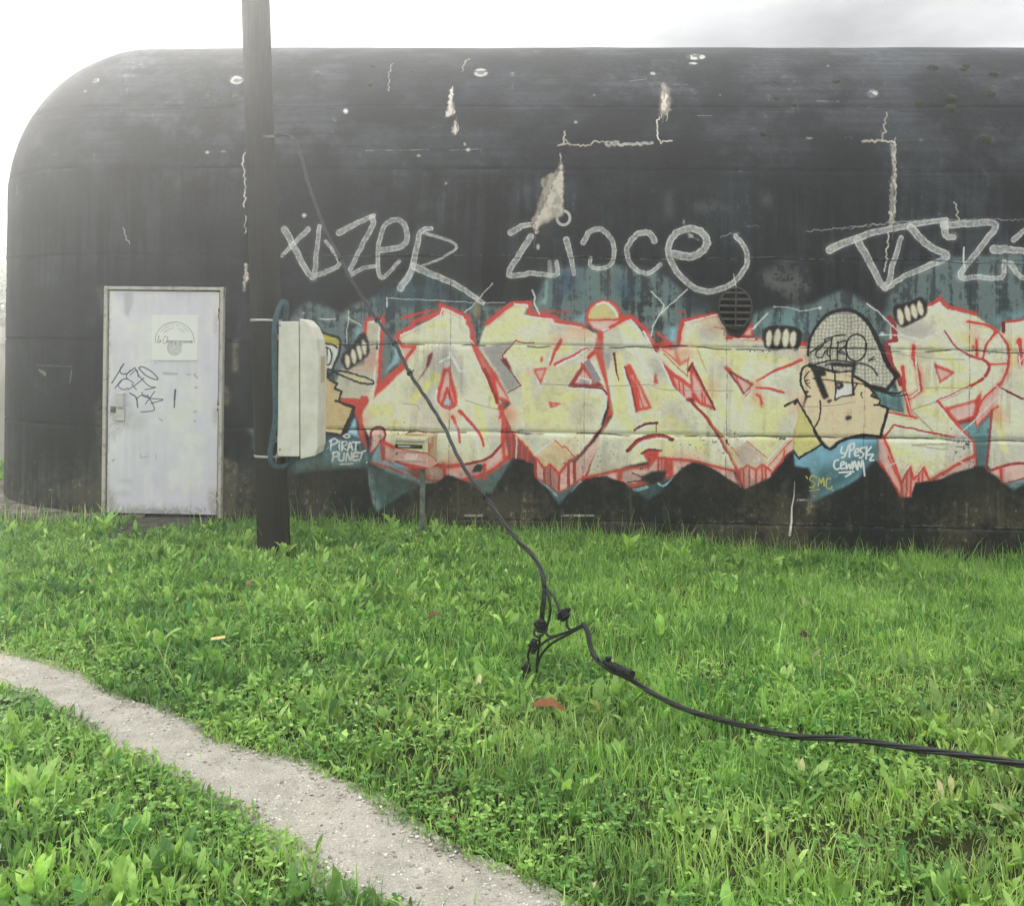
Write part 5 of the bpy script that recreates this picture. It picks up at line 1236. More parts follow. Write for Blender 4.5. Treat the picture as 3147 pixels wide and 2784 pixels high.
# ------------------------------------------------------------------ ramp before the door
m_ramp = material("ramp_concrete", lin((92, 88, 78)), rough=.9, scale=10, second=lin((48, 50, 38)), bump=.5, bscale=50)
q = [unproj(226, 1588, 7.92), unproj(672, 1588, 7.90), unproj(640, 1668, 6.95), unproj(280, 1672, 6.85)]
rm = MB()
tp = [(*q[0][:2], .0), (*q[1][:2], .0), (q[2][0], q[2][1], -.10), (q[3][0], q[3][1], -.10)]
bt = [(x, y, -.4) for x, y, z in tp]
rm.add(tp + bt, [(3, 2, 1, 0), (0, 1, 5, 4), (1, 2, 6, 5), (2, 3, 7, 6), (3, 0, 4, 7)])
ramp_o = rm.build("ramp", m_ramp)
tag(ramp_o, kind='structure')

# ------------------------------------------------------------------ ground and path
def gz(x, y):
    x, y = np.asarray(x, float), np.asarray(y, float)
    z = -0.24 * smoothstep(-3.0, 4.5, x) * smoothstep(4.0, 7.2, y)
    z = z - 0.10 * smoothstep(-2.6, -4.2, x) * smoothstep(6.0, 7.5, y)
    z = z + 0.025 * np.sin(x * 1.3 + 1) * np.sin(y * 1.1) + 0.012 * np.sin(x * 3.1 + y * 2.3)
    return z
FR['P'] = (0, 1900, .8317)
up_e = tr('P', [(-400, 60), (-150, 100), (0, 128), (150, 160), (300, 215), (340, 250), (450, 290), (600, 330), (700, 372), (770, 425), (930, 470), (1100, 512), (1250, 582), (1400, 652), (1550, 760), (1700, 840), (1920, 945), (2050, 1040), (2200, 1200), (2400, 1500)])
lo_e = tr('P', [(-400, 150), (-150, 205), (0, 250), (130, 290), (220, 345), (300, 372), (380, 420), (440, 468), (560, 502), (650, 545), (760, 592), (800, 638), (900, 664), (980, 745), (1090, 782), (1180, 852), (1270, 922), (1340, 972), (1450, 1004), (1560, 1068), (1680, 1220), (1820, 1500)])
UPE = catmull([ground_hit(u, v)[:2] for u, v in up_e], 5)
LOE = catmull([ground_hit(u, v)[:2] for u, v in lo_e], 5)
PPOLY = np.vstack([UPE, LOE[::-1]])
def path_sd(x, y):
    """signed distance to the path's edge, positive inside."""
    x, y = np.asarray(x, float), np.asarray(y, float)
    shp = x.shape; x, y = x.ravel(), y.ravel()
    ins = np.zeros(len(x), bool); d2 = np.full(len(x), 1e9)
    n = len(PPOLY)
    for i in range(n):
        ax, ay = PPOLY[i]; bx, by = PPOLY[(i + 1) % n]
        c = (ay > y) != (by > y)
        if ay != by: ins ^= c & (x < (bx - ax) * (y - ay) / (by - ay) + ax)
        dx, dy = bx - ax, by - ay
        t = np.clip(((x - ax) * dx + (y - ay) * dy) / max(dx * dx + dy * dy, 1e-9), 0, 1)
        d2 = np.minimum(d2, (x - ax - t * dx) ** 2 + (y - ay - t * dy) ** 2)
    d = np.sqrt(d2)
    return (np.where(ins, d, -d) + .018).reshape(shp)

m_soil = material("soil", lin((74, 78, 46)), rough=1, scale=18, second=lin((44, 52, 28)), bump=.8, bscale=90, spec=.1)
def gridmesh(name, xs, ys, mat, zf):
    X, Y = np.meshgrid(xs, ys)
    v = np.stack([X, Y, zf(X, Y)], -1).reshape(-1, 3)
    a, b = np.meshgrid(np.arange(len(xs) - 1), np.arange(len(ys) - 1))
    w = len(xs)
    f = np.stack([b * w + a, b * w + a + 1, (b + 1) * w + a + 1, (b + 1) * w + a], -1).reshape(-1, 4)
    return np_mesh(name, v, f, mat, smooth=True)
xs = np.unique(np.concatenate([[-160, -90, -50, -30, -20, -15, -12], np.arange(-10, 10.01, .1), [12, 15, 20, 30, 50, 90, 160]]))
ys = np.unique(np.concatenate([[-60, -30, -15, -8, -4, -2], np.arange(-1, 14.01, .1), [16, 20, 26, 36, 60, 100, 200]]))
g = gridmesh("ground", xs, ys, m_soil, lambda X, Y: gz(X, Y) - 0.032)
tag(g, kind='structure')
m_path = bpy.data.materials.new("path_gravel")
m_path.use_nodes = True
t = m_path.node_tree; b = t.nodes['Principled BSDF']; b.inputs['Roughness'].default_value = .95; b.inputs['Specular IOR Level'].default_value = .15
c = N(t, 'ShaderNodeTexCoord')
n1 = N(t, 'ShaderNodeTexNoise'); n1.inputs['Scale'].default_value = 9; n1.inputs['Detail'].default_value = 8; n1.inputs['Roughness'].default_value = .75
n2 = N(t, 'ShaderNodeTexVoronoi'); n2.inputs['Scale'].default_value = 75
n3 = N(t, 'ShaderNodeTexNoise'); n3.inputs['Scale'].default_value = 160; n3.inputs['Detail'].default_value = 3
for k in (n1, n2, n3): t.links.new(c.outputs['Object'], k.inputs['Vector'])
r1 = N(t, 'ShaderNodeValToRGB'); r1.color_ramp.elements[0].position = .3; r1.color_ramp.elements[0].color = (*lin((156, 153, 142)), 1); r1.color_ramp.elements[1].position = .7; r1.color_ramp.elements[1].color = (*lin((200, 196, 186)), 1)
t.links.new(n1.outputs['Fac'], r1.inputs['Fac'])
r2 = N(t, 'ShaderNodeValToRGB'); r2.color_ramp.elements[0].position = .30; r2.color_ramp.elements[0].color = (.62, .60, .56, 1); r2.color_ramp.elements[1].position = .75; r2.color_ramp.elements[1].color = (1.15, 1.13, 1.1, 1)
t.links.new(n3.outputs['Fac'], r2.inputs['Fac'])
mxn = N(t, 'ShaderNodeMix', data_type='RGBA', blend_type='MULTIPLY'); mxn.inputs[0].default_value = .8
t.links.new(r1.outputs[0], mxn.inputs[6]); t.links.new(r2.outputs[0], mxn.inputs[7]); t.links.new(mxn.outputs[2], b.inputs['Base Color'])
bp = N(t, 'ShaderNodeBump'); bp.inputs['Strength'].default_value = .6; bp.inputs['Distance'].default_value = .008
t.links.new(n3.outputs['Fac'], bp.inputs['Height']); t.links.new(bp.outputs[0], b.inputs['Normal'])
# the path as a strip between its two edges
nu = 80
def resamp(p, n):
    d = np.concatenate([[0], np.cumsum(np.hypot(*np.diff(p, axis=0).T))])
    q = np.linspace(0, d[-1], n)
    return np.stack([np.interp(q, d, p[:, 0]), np.interp(q, d, p[:, 1])], 1)
nu = 260
ua, la = resamp(UPE, nu), resamp(LOE, nu)
_e1 = (vnoise(1, nu, 2, 7, 3, 91)[0] - .5)[:, None] * .07; _e2 = (vnoise(1, nu, 2, 7, 3, 92)[0] - .5)[:, None] * .07
_ac = (ua - la) / np.linalg.norm(ua - la, axis=1)[:, None]
ua, la = ua + _ac * (_e1 + .01), la - _ac * (_e2 + .03)
mid = (ua + la) / 2
w_ = 9
grid = []
for i in range(nu):
    for j in range(w_):
        f = -0.10 + 1.2 * j / (w_ - 1)
        p = ua[i] * (1 - f) + la[i] * f
        edge = 1 - abs(2 * f - 1)
        grid.append((p[0], p[1], float(gz(*p)) - .026 + .010 * min(1, max(0, edge) * 3) + random.uniform(-.0015, .0015)))
a_, b_ = np.meshgrid(np.arange(w_ - 1), np.arange(nu - 1))
ff = np.stack([b_ * w_ + a_, (b_ + 1) * w_ + a_, (b_ + 1) * w_ + a_ + 1, b_ * w_ + a_ + 1], -1).reshape(-1, 4)
pth = np_mesh("path", np.array(grid), ff, m_path, smooth=True)
tag(pth, kind='structure')
# pebbles bedded in the path
oct_v = np.array([(0, 0, 1), (1, 0, .15), (.4, .92, .1), (-.7, .7, .2), (-.95, -.2, .1), (-.3, -.95, .2), (.7, -.7, .1), (0, 0, -.6)], float)
oct_f = [(0, k, k + 1) for k in range(1, 6)] + [(0, 6, 1)] + [(7, k + 1, k) for k in range(1, 6)] + [(7, 1, 6)]
npb = 17000
cand = np.stack([rng.uniform(-3.6, 1.2, npb * 5), rng.uniform(1.9, 5.6, npb * 5)], 1)
sdp = path_sd(cand[:, 0], cand[:, 1])
keep = (sdp > -.01) & (rng.random(len(sdp)) < np.clip(0.35 + 0.8 * smoothstep(5.0, 2.8, cand[:, 1]) * .8, 0, 1))
cand = cand[keep][:npb]
npb = len(cand)
sz = np.exp(rng.normal(math.log(.0041), .5, npb)).clip(.0018, .0095)
ang = rng.uniform(0, 6.28, npb)
base = oct_v[None] * rng.uniform(.75, 1.25, (npb, 8, 1))
ca, sa = np.cos(ang)[:, None], np.sin(ang)[:, None]
px_ = (base[..., 0] * ca - base[..., 1] * sa * .75); py_ = (base[..., 0] * sa + base[..., 1] * ca * .75)
pv = np.stack([px_ * sz[:, None] + cand[:, 0:1], py_ * sz[:, None] + cand[:, 1:2], base[..., 2] * sz[:, None] * .55 + (gz(cand[:, 0], cand[:, 1]) - .017)[:, None]], -1).reshape(-1, 3)
pf = (np.array(oct_f)[None] + (np.arange(npb) * 8)[:, None, None]).reshape(-1, 3)
pal = np.array([lin(c) for c in [(206, 201, 188), (190, 183, 168), (176, 166, 148), (226, 223, 214), (140, 132, 120), (190, 168, 136), (104, 99, 92)]])
pc = pal[rng.choice(7, npb, p=[.28, .27, .16, .13, .08, .05, .03])] * rng.uniform(.85, 1.1, (npb, 1))
def tint_material(name, rough=.8, spec=.2, trans=0.0, gloss=None):
    m = bpy.data.materials.new(name); m.use_nodes = True
    t = m.node_tree; b = t.nodes['Principled BSDF']
    a = N(t, 'ShaderNodeVertexColor'); a.layer_name = 'tint'
    c = N(t, 'ShaderNodeTexCoord'); n = N(t, 'ShaderNodeTexNoise'); n.inputs['Scale'].default_value = 45; n.inputs['Detail'].default_value = 3
    t.links.new(c.outputs['Object'], n.inputs['Vector'])
    mr = N(t, 'ShaderNodeMapRange'); mr.inputs[1].default_value = .3; mr.inputs[2].default_value = .7; mr.inputs[3].default_value = .8; mr.inputs[4].default_value = 1.15
    t.links.new(n.outputs['Fac'], mr.inputs[0])
    s = N(t, 'ShaderNodeVectorMath', operation='SCALE'); t.links.new(a.outputs['Color'], s.inputs[0]); t.links.new(mr.outputs[0], s.inputs['Scale'])
    t.links.new(s.outputs[0], b.inputs['Base Color'])
    b.inputs['Roughness'].default_value = rough; b.inputs['Specular IOR Level'].default_value = spec
    if trans:
        tl = N(t, 'ShaderNodeBsdfTranslucent')
        s2 = N(t, 'ShaderNodeVectorMath', operation='MULTIPLY'); s2.inputs[1].default_value = (1.15, 1.2, .70)
        t.links.new(s.outputs[0], s2.inputs[0]); t.links.new(s2.outputs[0], tl.inputs['Color'])
        mx_ = N(t, 'ShaderNodeMixShader'); mx_.inputs[0].default_value = trans
        out = t.nodes['Material Output']
        t.links.new(b.outputs[0], mx_.inputs[1]); t.links.new(tl.outputs[0], mx_.inputs[2]); t.links.new(mx_.outputs[0], out.inputs['Surface'])
    return m
m_peb = tint_material("pebble_stone", .75, .25)
peb = np_mesh("pebbles", pv, pf, m_peb, colors=np.repeat(pc, 8, 0), smooth=False)
tag(peb, kind='stuff')

# ------------------------------------------------------------------ grass, leaves and clover
m_grass = tint_material("grass_blade", .5, .35, trans=.45)
m_leaf = tint_material("broad_leaf", .55, .25, trans=.42)
def ribbons(P, head, L, W, a0, a1, rows, prof, crease=0.0, droop=None):
    """leaf strips: base P, compass heading, length, width, elevation angle from a0 at the base to a1 at the tip."""
    n = len(P)
    three = crease > 0
    t = np.linspace(0, 1, rows)
    el = a0[:, None] + (a1 - a0)[:, None] * t[None, :]
    dl = L[:, None] / (rows - 1)
    cx_ = np.concatenate([np.zeros((n, 1)), np.cumsum(np.cos(el[:, :-1]) * dl, 1)], 1)
    cz_ = np.concatenate([np.zeros((n, 1)), np.cumsum(np.sin(el[:, :-1]) * dl, 1)], 1)
    hx, hy = np.cos(head)[:, None], np.sin(head)[:, None]
    ctr = np.stack([P[:, 0:1] + cx_ * hx, P[:, 1:2] + cx_ * hy, P[:, 2:3] + cz_], -1)
    hw = W[:, None] * np.asarray(prof)[None, :] / 2
    side = np.stack([-hy * hw, hx * hw, np.zeros_like(hw)], -1)
    if three:
        nrm = np.stack([-np.sin(el) * hx, -np.sin(el) * hy, np.cos(el)], -1) * (hw * crease)[..., None]
        V = np.stack([ctr - side + nrm, ctr, ctr + side + nrm], 2)
        k = 3
    else:
        V = np.stack([ctr - side, ctr + side], 2); k = 2
    V = V.reshape(n, rows * k, 3)
    f = []
    for r in range(rows - 1):
        for j in range(k - 1):
            f.append((r * k + j, r * k + j + 1, (r + 1) * k + j + 1, (r + 1) * k + j))
    Fq = (np.array(f)[None] + (np.arange(n) * rows * k)[:, None, None]).reshape(-1, 4)
    return V.reshape(-1, 3), Fq, rows * k
# patch maps
PN = 512
pa = vnoise(PN, PN, 26, 26, 3, 50, .5); pb = vnoise(PN, PN, 40, 40, 3, 51, .5); pcl = vnoise(PN, PN, 14, 14, 3, 52, .5); pt = vnoise(PN, PN, 6, 6, 3, 53, .5); ph = vnoise(PN, PN, 5, 5, 2, 54, .5)
def samp(A, x, y):
    ix = np.clip(((x + 12) / 24 * PN).astype(int), 0, PN - 1); iy = np.clip(((y - 1) / 12 * PN).astype(int), 0, PN - 1)
    return A[iy, ix]
def scatter(density, ymax=8.15, seed=0, yn=1.95):
    g = np.random.default_rng(seed)
    A = (ymax - yn) * 15.0
    n = int(A * density)
    x = g.uniform(-7.5, 7.5, n); y = g.uniform(yn, ymax, n)
    ok = np.abs(x) < 0.64 * y + 1.3
    # not inside the bunker, the ramp or the pole
    wl = (np.stack([x, y], 1) - P0) @ EN
    sl = (np.stack([x, y], 1) - P0) @ ES
    ok &= (wl < -0.015) | (sl < SC - RC - .2)
    inr = (sl < SC) & (wl > -.6) & (np.hypot(sl - SC, wl - RC) < RC + .06)
    ok &= ~inr
    ok &= ~((x > -3.35) & (x < -2.45 - .9 * np.clip((7.75 - y) / .8, 0, 1) + .1) & (y > 6.95))
    return x[ok], y[ok], g
def leafiness(x, y):
    """1 where broad leaves rule (left and near), 0 where thin grass rules (right, middle)."""
    l = smoothstep(1.0, -1.2, x - 0.15 * (y - 4)) * 0.8 + smoothstep(3.0, 2.2, y) * .3 + smoothstep(6.6, 7.4, y) * .25
    return np.clip(l + (samp(pa, x, y) - .5) * 1.5, 0, 1)
def dryness(x, y):
    d = np.exp(-(((x - 1.75) / .55) ** 2 + ((y - 3.0) / .4) ** 2)) + .8 * np.exp(-(((x - 2.0) / .5) ** 2 + ((y - 3.9) / .5) ** 2)) + .6 * np.exp(-(((x + .0) / .9) ** 2 + ((y - 3.75) / .5) ** 2)) + .5 * np.exp(-(((x - .9) / .5) ** 2 + ((y - 2.75) / .3) ** 2))
    return np.clip(d + (samp(pb, x, y) - .55) * .7, 0, 1)
G1, G2, G3, G4, GY, GD = [lin(c) for c in [(146, 188, 94), (114, 160, 76), (180, 214, 122), (90, 142, 76), (210, 216, 146), (222, 212, 162)]]
def leafcol(g, x, y, n, dry, bright=1.0):
    w = g.random((n, 1)); w2 = g.random((n, 1))
    c = G1 * w + G2 * (1 - w)
    hu = samp(pt, x, y)[:, None]                        # plants of one kind stand together
    c = np.where(w2 > .82, G3, c); c = np.where(w2 < .15, G4, c)
    c = c * (1 - smoothstep(.56, .70, hu) * .55) + G4 * .8 * smoothstep(.56, .70, hu) * .55
    c = c * (1 - smoothstep(.44, .32, hu) * .45) + G3 * smoothstep(.44, .32, hu) * .45
    dd = (dry * g.random(n) * 1.0)[:, None].clip(0, 1)
    c = c * (1 - dd) + GY * dd
    gd = (g.random(n) < .003 + dry * .03)[:, None]
    c = np.where(gd, GD, c)
    return c * (0.70 + .72 * g.random((n, 1))) * bright
allv, allf, allc = [], [], []
def emit(name, chunks, mat, kind='stuff'):
    v, f, c, o = [], [], [], 0
    for (V, Fq, k, cc) in chunks:
        v.append(V); f.append(Fq + o); c.append(np.repeat(cc, k, 0)); o += len(V)
    ob = np_mesh(name, np.concatenate(v), np.concatenate(f), mat, colors=np.concatenate(c), smooth=True)
    tag(ob, kind=kind)
    return ob
# grass blades
chunks = []
for seed, dens, rows in [(60, 5200, 4)]:
    x, y, g = scatter(dens, seed=seed)
    sd = path_sd(x, y); lf = leafiness(x, y); dr = dryness(x, y)
    near_wall = smoothstep(7.0, 7.7, y)
    p = (1 - .70 * lf) * (1 - .35 * dr) * smoothstep(.05, -.07, sd + (samp(pcl, x, y) - .5) * .16)
    p = np.maximum(p, .004 * (sd > 0))
    p = p * (.35 + .8 * smoothstep(.25, .6, samp(ph, x, y)))
    k = g.random(len(x)) < p
    x, y, sd, lf, dr, near_wall = x[k], y[k], sd[k], lf[k], dr[k], near_wall[k]
    n = len(x)
    L = np.exp(g.normal(math.log(.078), .38, n)) * (1 + .45 * near_wall) * (.6 + .8 * samp(ph, x, y)) * (.55 + .45 * smoothstep(-.02, -.35, sd)) * (1 - .35 * dr)
    W = g.uniform(.0028, .0065, n)
    a0 = g.normal(1.25, .22, n).clip(.5, 1.55); a1 = a0 - np.abs(g.normal(.75, .6, n))
    P = np.stack([x, y, gz(x, y) - .025], 1)
    V, Fq, kk = ribbons(P, g.uniform(0, 6.283, n), L, W, a0, a1, rows, [1, .9, .65, .08])
    chunks.append((V, Fq, kk, leafcol(g, x, y, n, dr, 1.05)))
# tall thin stalks along the wall
g = np.random.default_rng(67); n = 900
s__ = g.uniform(-.3, 8.2, n); o__ = np.abs(g.normal(0, .16, n)) + .02
x = P0[0] + ES[0] * s__ - EN[0] * o__; y = P0[1] + ES[1] * s__ - EN[1] * o__
kk_ = ~((s__ > DS0 - .1) & (s__ < DS1 + .05)) & (g.random(n) < smoothstep(.35, .6, samp(pcl, x, y)) + .15)
x, y = x[kk_], y[kk_]; n = len(x)
sa_ = g.uniform(-2.4, -.15, 520); oa_ = g.uniform(.10, .55, 520)
pa_ = np.array([plan(a_, -b_) for a_, b_ in zip(sa_, oa_)])
x = np.concatenate([x, pa_[:, 0]]); y = np.concatenate([y, pa_[:, 1]]); n = len(x)
V, Fq, kk = ribbons(np.stack([x, y, gz(x, y) - .03], 1), g.uniform(0, 6.283, n), np.concatenate([g.uniform(.12, .30, n - 520), g.uniform(.12, .26, 520)]), np.concatenate([g.uniform(.003, .007, n - 520), g.uniform(.008, .022, 520)]), g.normal(1.4, .12, n).clip(1, 1.57), g.normal(.9, .5, n), 6, [1, .9, .8, .65, .4, .08])
chunks.append((V, Fq, kk, leafcol(g, x, y, n, np.full(n, .25), 1.05)))
x, y, g = scatter(9000, ymax=6.2, seed=63)
sd = path_sd(x, y); fr_n = samp(pcl, x, y)
k = (g.random(len(x)) < smoothstep(.035, -.03, sd - (fr_n - .5) * .14) * smoothstep(-.16, -.05, sd)) 
x, y = x[k], y[k]; n = len(x)
P = np.stack([x, y, gz(x, y) - .022], 1)
a0 = g.normal(.85, .35, n).clip(.15, 1.5)
V, Fq, kk = ribbons(P, g.uniform(0, 6.283, n), np.exp(g.normal(math.log(.026), .45, n)), g.uniform(.0025, .008, n), a0, a0 - np.abs(g.normal(.5, .5, n)), 4, [.8, 1, .75, .08])
chunks.append((V, Fq, kk, leafcol(g, x, y, n, np.full(n, .12), .9)))
emit("grass", chunks, m_grass)
# broad leaves: dandelion, plantain, daisy rosettes
chunks = []
x, y, g = scatter(475, seed=61)
sd = path_sd(x, y); lf = leafiness(x, y); dr = dryness(x, y)
p = (.15 + .85 * lf) * (1 - .6 * dr) * smoothstep(.03, -.05, sd + (samp(pcl, x, y) - .5) * .14)
k = g.random(len(x)) < p
x, y, sd = x[k], y[k], sd[k]
for lo_y, hi_y, rows, prof in [(0, 4.6, 7, [.20, .30, .62, .92, 1.0, .72, .06]), (4.6, 20, 5, [.22, .55, 1.0, .85, .06])]:
    m = (y >= lo_y) & (y < hi_y)
    xr, yr, sr = x[m], y[m], sd[m]
    cnt = g.integers(4, 9, len(xr))
    idx = np.repeat(np.arange(len(xr)), cnt)
    n = len(idx)
    big = np.exp(g.normal(0, .20, len(xr)))[idx]
    h0 = g.uniform(0, 6.283, len(xr))[idx]
    kth = np.concatenate([np.arange(c) for c in cnt]) if n else np.zeros(0)
    head = h0 + kth * 2.4 + g.normal(0, .3, n)
    edge = (.6 + .4 * smoothstep(-.02, -.3, sr))[idx]
    L = .068 * big * edge * (.55 + .95 * samp(ph, xr, yr))[idx] * g.uniform(.6, 1.3, n); W = L * g.uniform(.18, .34, n)
    up = g.uniform(.75, 1.45, len(xr))[idx]
    a0 = (up + g.normal(0, .2, n)).clip(.1, 1.5); a1 = a0 - np.abs(g.normal(.5, .4, n))
    P = np.stack([xr[idx] + g.normal(0, .018, n), yr[idx] + g.normal(0, .018, n), gz(xr[idx], yr[idx]) - .020], 1)
    pr = np.array(prof)
    V, Fq, kk = ribbons(P, head, L, W, a0, a1, rows, pr, crease=.30)
    V = V.reshape(n, kk, 3)
    # ragged, wavy margins
    wob = g.normal(0, 1, (n, kk, 1)) * (W * .10)[:, None, None]
    wob[:, 1::3] = 0
    V = V + wob * np.array([.7, .7, 1.0])
    cc = leafcol(g, xr[idx], yr[idx], n, dryness(xr[idx], yr[idx]) * .6, .95) * g.uniform(.8, 1.15, len(xr))[idx][:, None]
    chunks.append((V.reshape(-1, 3), Fq, kk, cc))
emit("weed_leaves", chunks, m_leaf)
# clover: round leaflets on short stems, thick along the path
chunks = []
x, y, g = scatter(1500, ymax=5.6, seed=62)
sd = path_sd(x, y)
p = smoothstep(.05, -.04, sd + (samp(pcl, x, y) - .5) * .16) * (smoothstep(.42, .62, samp(pcl, x, y)) * .9 + .45 * smoothstep(-.5, -.05, sd) * (sd < 0)) * smoothstep(5.6, 4.0, y)
k = g.random(len(x)) < p
x, y, sd = x[k], y[k], sd[k]
n0 = len(x)
hgt = g.uniform(.012, .05, n0) * (.5 + .5 * smoothstep(0, -.25, sd))
idx = np.repeat(np.arange(n0), 3)
head = g.uniform(0, 6.283, n0)[idx] + np.tile([0, 2.094, 4.189], n0)
L = g.uniform(.010, .017, n0)[idx]
P = np.stack([x[idx], y[idx], gz(x, y)[idx] - .01 + hgt[idx]], 1)
tilt = g.normal(.15, .3, len(idx))
V, Fq, kk = ribbons(P, head, L, L * 1.0, tilt, tilt - .3, 4, [.15, .85, 1.0, .35])
cc = leafcol(g, x[idx], y[idx], len(idx), np.zeros(len(idx)), .95)
emit("clover", [(V, Fq, kk, cc)], m_leaf)

# taller dock and sow-thistle plants against the wall and at the kerb: each one a plant
m_stem = material("weed_stem", lin((116, 140, 74)), rough=.6, scale=40)
def weed(x, y, h, nl, label, seed, lw=.30, spread=.75, leaf_len=1.0):
    g = np.random.default_rng(seed)
    z = float(gz(x, y)) - .03
    root = empty("weed_plant", (x, y, z))
    tag(root, label, "weed", "tall weeds along the bunker wall")
    st = MB(); st.tube([(0, 0, 0), (g.normal(0, .01), g.normal(0, .01), h * .35), (g.normal(0, .02), 0, h * .55)], [.004, .0035, .002], 5)
    st.build("stem", m_stem, root)
    for i in range(nl):
        n = 1
        P = np.array([[0, 0, h * .05 + h * .4 * (i / nl)]])
        L = np.array([h * leaf_len * g.uniform(.42, .78)]); W = L * lw * g.uniform(.8, 1.2)
        a0 = np.array([g.uniform(spread, 1.45)]); a1 = a0 - abs(g.normal(.6, .4))
        V, Fq, kk = ribbons(P, np.array([i * 2.4 + g.normal(0, .3)]), L, W, a0, a1, 7, [.16, .34, .75, 1.0, .92, .6, .04], crease=.28)
        V = V + g.normal(0, .08, V.shape) * W[0] * .5
        c = (G1 * .5 + G3 * .5) * g.uniform(.8, 1.25)
        o = np_mesh("leaf", V, Fq, m_leaf, root, colors=np.repeat(c[None], kk, 0), smooth=True)
weeds = [
    (1205, 1640, .22, 6, "tall upright dock plant left of the letterbox post"),
    (1340, 1640, .20, 7, "spreading dock rosette right of the letterbox post"),
    (1430, 1650, .19, 6, "upright dock leaves between the letterbox and the hanging cable"),
    (1935, 1690, .24, 9, "large leafy weed under the black round-topped mound left of the wall's middle"),
    (2060, 1690, .20, 8, "bushy pale weed beside the largest weed at the wall's middle"),
    (1640, 1690, .18, 6, "small leafy weed just right of the hanging cable at the wall"),
    (2370, 1690, .20, 6, "weed with broad leaves at the white lime streak on the wall"),
    (2740, 1700, .20, 8, "long-bladed tuft against the wall's right part"),
    (2970, 1705, .15, 6, "low tuft near the right edge at the wall foot"),
    (322, 1650, .26, 10, "lush weed at the footing left of the door ramp"),
    (230, 1640, .20, 8, "leafy weed on the footing at the bunker's rounded corner"),
    (110, 1640, .22, 7, "tall leaves before the footing near the photo's left edge"),
    (640, 1650, .16, 6, "small weed at the right foot of the door"),
    (760, 1690, .20, 7, "broad leaves growing left of the pole foot"),
    (872, 1712, .20, 7, "curling leaves growing at the right of the pole foot"),
    (30, 1640, .20, 7, "leafy clump at the far left before the footing"),
]
for i, (u, v, h, nl, lab) in enumerate(weeds):
    p = ground_hit(u, v, -.04)
    pw = (p[:2] - P0) @ EN
    if pw > -.10: p[:2] -= EN * (pw + .10)
    weed(p[0], p[1], h, nl, lab, 200 + i, lw=.2 if 'tuft' in lab else .32)

# ------------------------------------------------------------------ pole
PY = 6.85
def pole_c(z):
    """axis of the leaning pole at height z."""
    p0 = unproj(841, 1678, PY); p1 = unproj(785, 0, PY)
    f = (z - p0[2]) / (p1[2] - p0[2])
    return Vector(p0 + (p1 - p0) * f)
m_pole = bpy.data.materials.new("weathered_timber"); m_pole.use_nodes = True
t = m_pole.node_tree; b = t.nodes['Principled BSDF']; b.inputs['Roughness'].default_value = .85; b.inputs['Specular IOR Level'].default_value = .2
c = N(t, 'ShaderNodeTexCoord'); mp_ = N(t, 'ShaderNodeMapping'); mp_.inputs['Scale'].default_value = (30, 30, .8); t.links.new(c.outputs['Object'], mp_.inputs['Vector'])
n1 = N(t, 'ShaderNodeTexNoise'); n1.inputs['Scale'].default_value = 2.2; n1.inputs['Detail'].default_value = 7; n1.inputs['Roughness'].default_value = .7; t.links.new(mp_.outputs[0], n1.inputs['Vector'])
r1 = N(t, 'ShaderNodeValToRGB'); r1.color_ramp.elements[0].position = .3; r1.color_ramp.elements[0].color = (*lin((26, 24, 20)), 1); r1.color_ramp.elements[1].position = .72; r1.color_ramp.elements[1].color = (*lin((50, 47, 39)), 1)
t.links.new(n1.outputs['Fac'], r1.inputs['Fac']); t.links.new(r1.outputs[0], b.inputs['Base Color'])
bp = N(t, 'ShaderNodeBump'); bp.inputs['Strength'].default_value = .5; bp.inputs['Distance'].default_value = .01; t.links.new(n1.outputs['Fac'], bp.inputs['Height']); t.links.new(bp.outputs[0], b.inputs['Normal'])
base_p = pole_c(-.05); base_p.z = -.05
pole = empty("utility_pole", base_p)
tag(pole, "tall dark timber utility pole leaning slightly left before the bunker", "pole")
pr_ = lambda z: .124 - .0042 * z
zs = np.linspace(-.5, 4.85, 40)
pm = MB(); pm.tube([pole_c(z) - base_p for z in zs], [pr_(z) + random.uniform(-.001, .001) for z in zs], 28)
pm.build("shaft", m_pole, pole)
m_band = material("steel_band", lin((196, 196, 192)), rough=.35, metal=.7, scale=12, var=.3)
def ringat(z, h, extra):
    r = pr_(z) + extra
    m = MB(); c = pole_c(z) - base_p
    ri = []
    for k in range(28):
        a = 2 * math.pi * k / 28
        for zz, rr in [(-h / 2, r - .004), (-h / 2, r), (h / 2, r), (h / 2, r - .004)]:
            ri.append((c.x + rr * math.cos(a), c.y + rr * math.sin(a), c.z + zz))
    m.add(ri, [(k * 4 + j, ((k + 1) % 28) * 4 + j, ((k + 1) % 28) * 4 + j + 1, k * 4 + j + 1) for k in range(28) for j in range(3)], True)
    return m
ZB1 = unproj(820, 984, PY - .12)[2]; ZB0 = unproj(830, 1405, PY - .12)[2]
for zb in (ZB1, ZB0):
    ringat(zb, .018, .004).build("band", m_band, pole)
# grounding cable down the back right of the pole
m_black = material("black_rubber", lin((30, 31, 32)), rough=.5, scale=60, var=.3)
gc = MB(); gc.tube([pole_c(z) - base_p + Vector((pr_(z) + .006, -.02, 0)) for z in np.linspace(.35, -.1, 8)], .008, 6)
gc.build("earth_cable", m_black, pole)

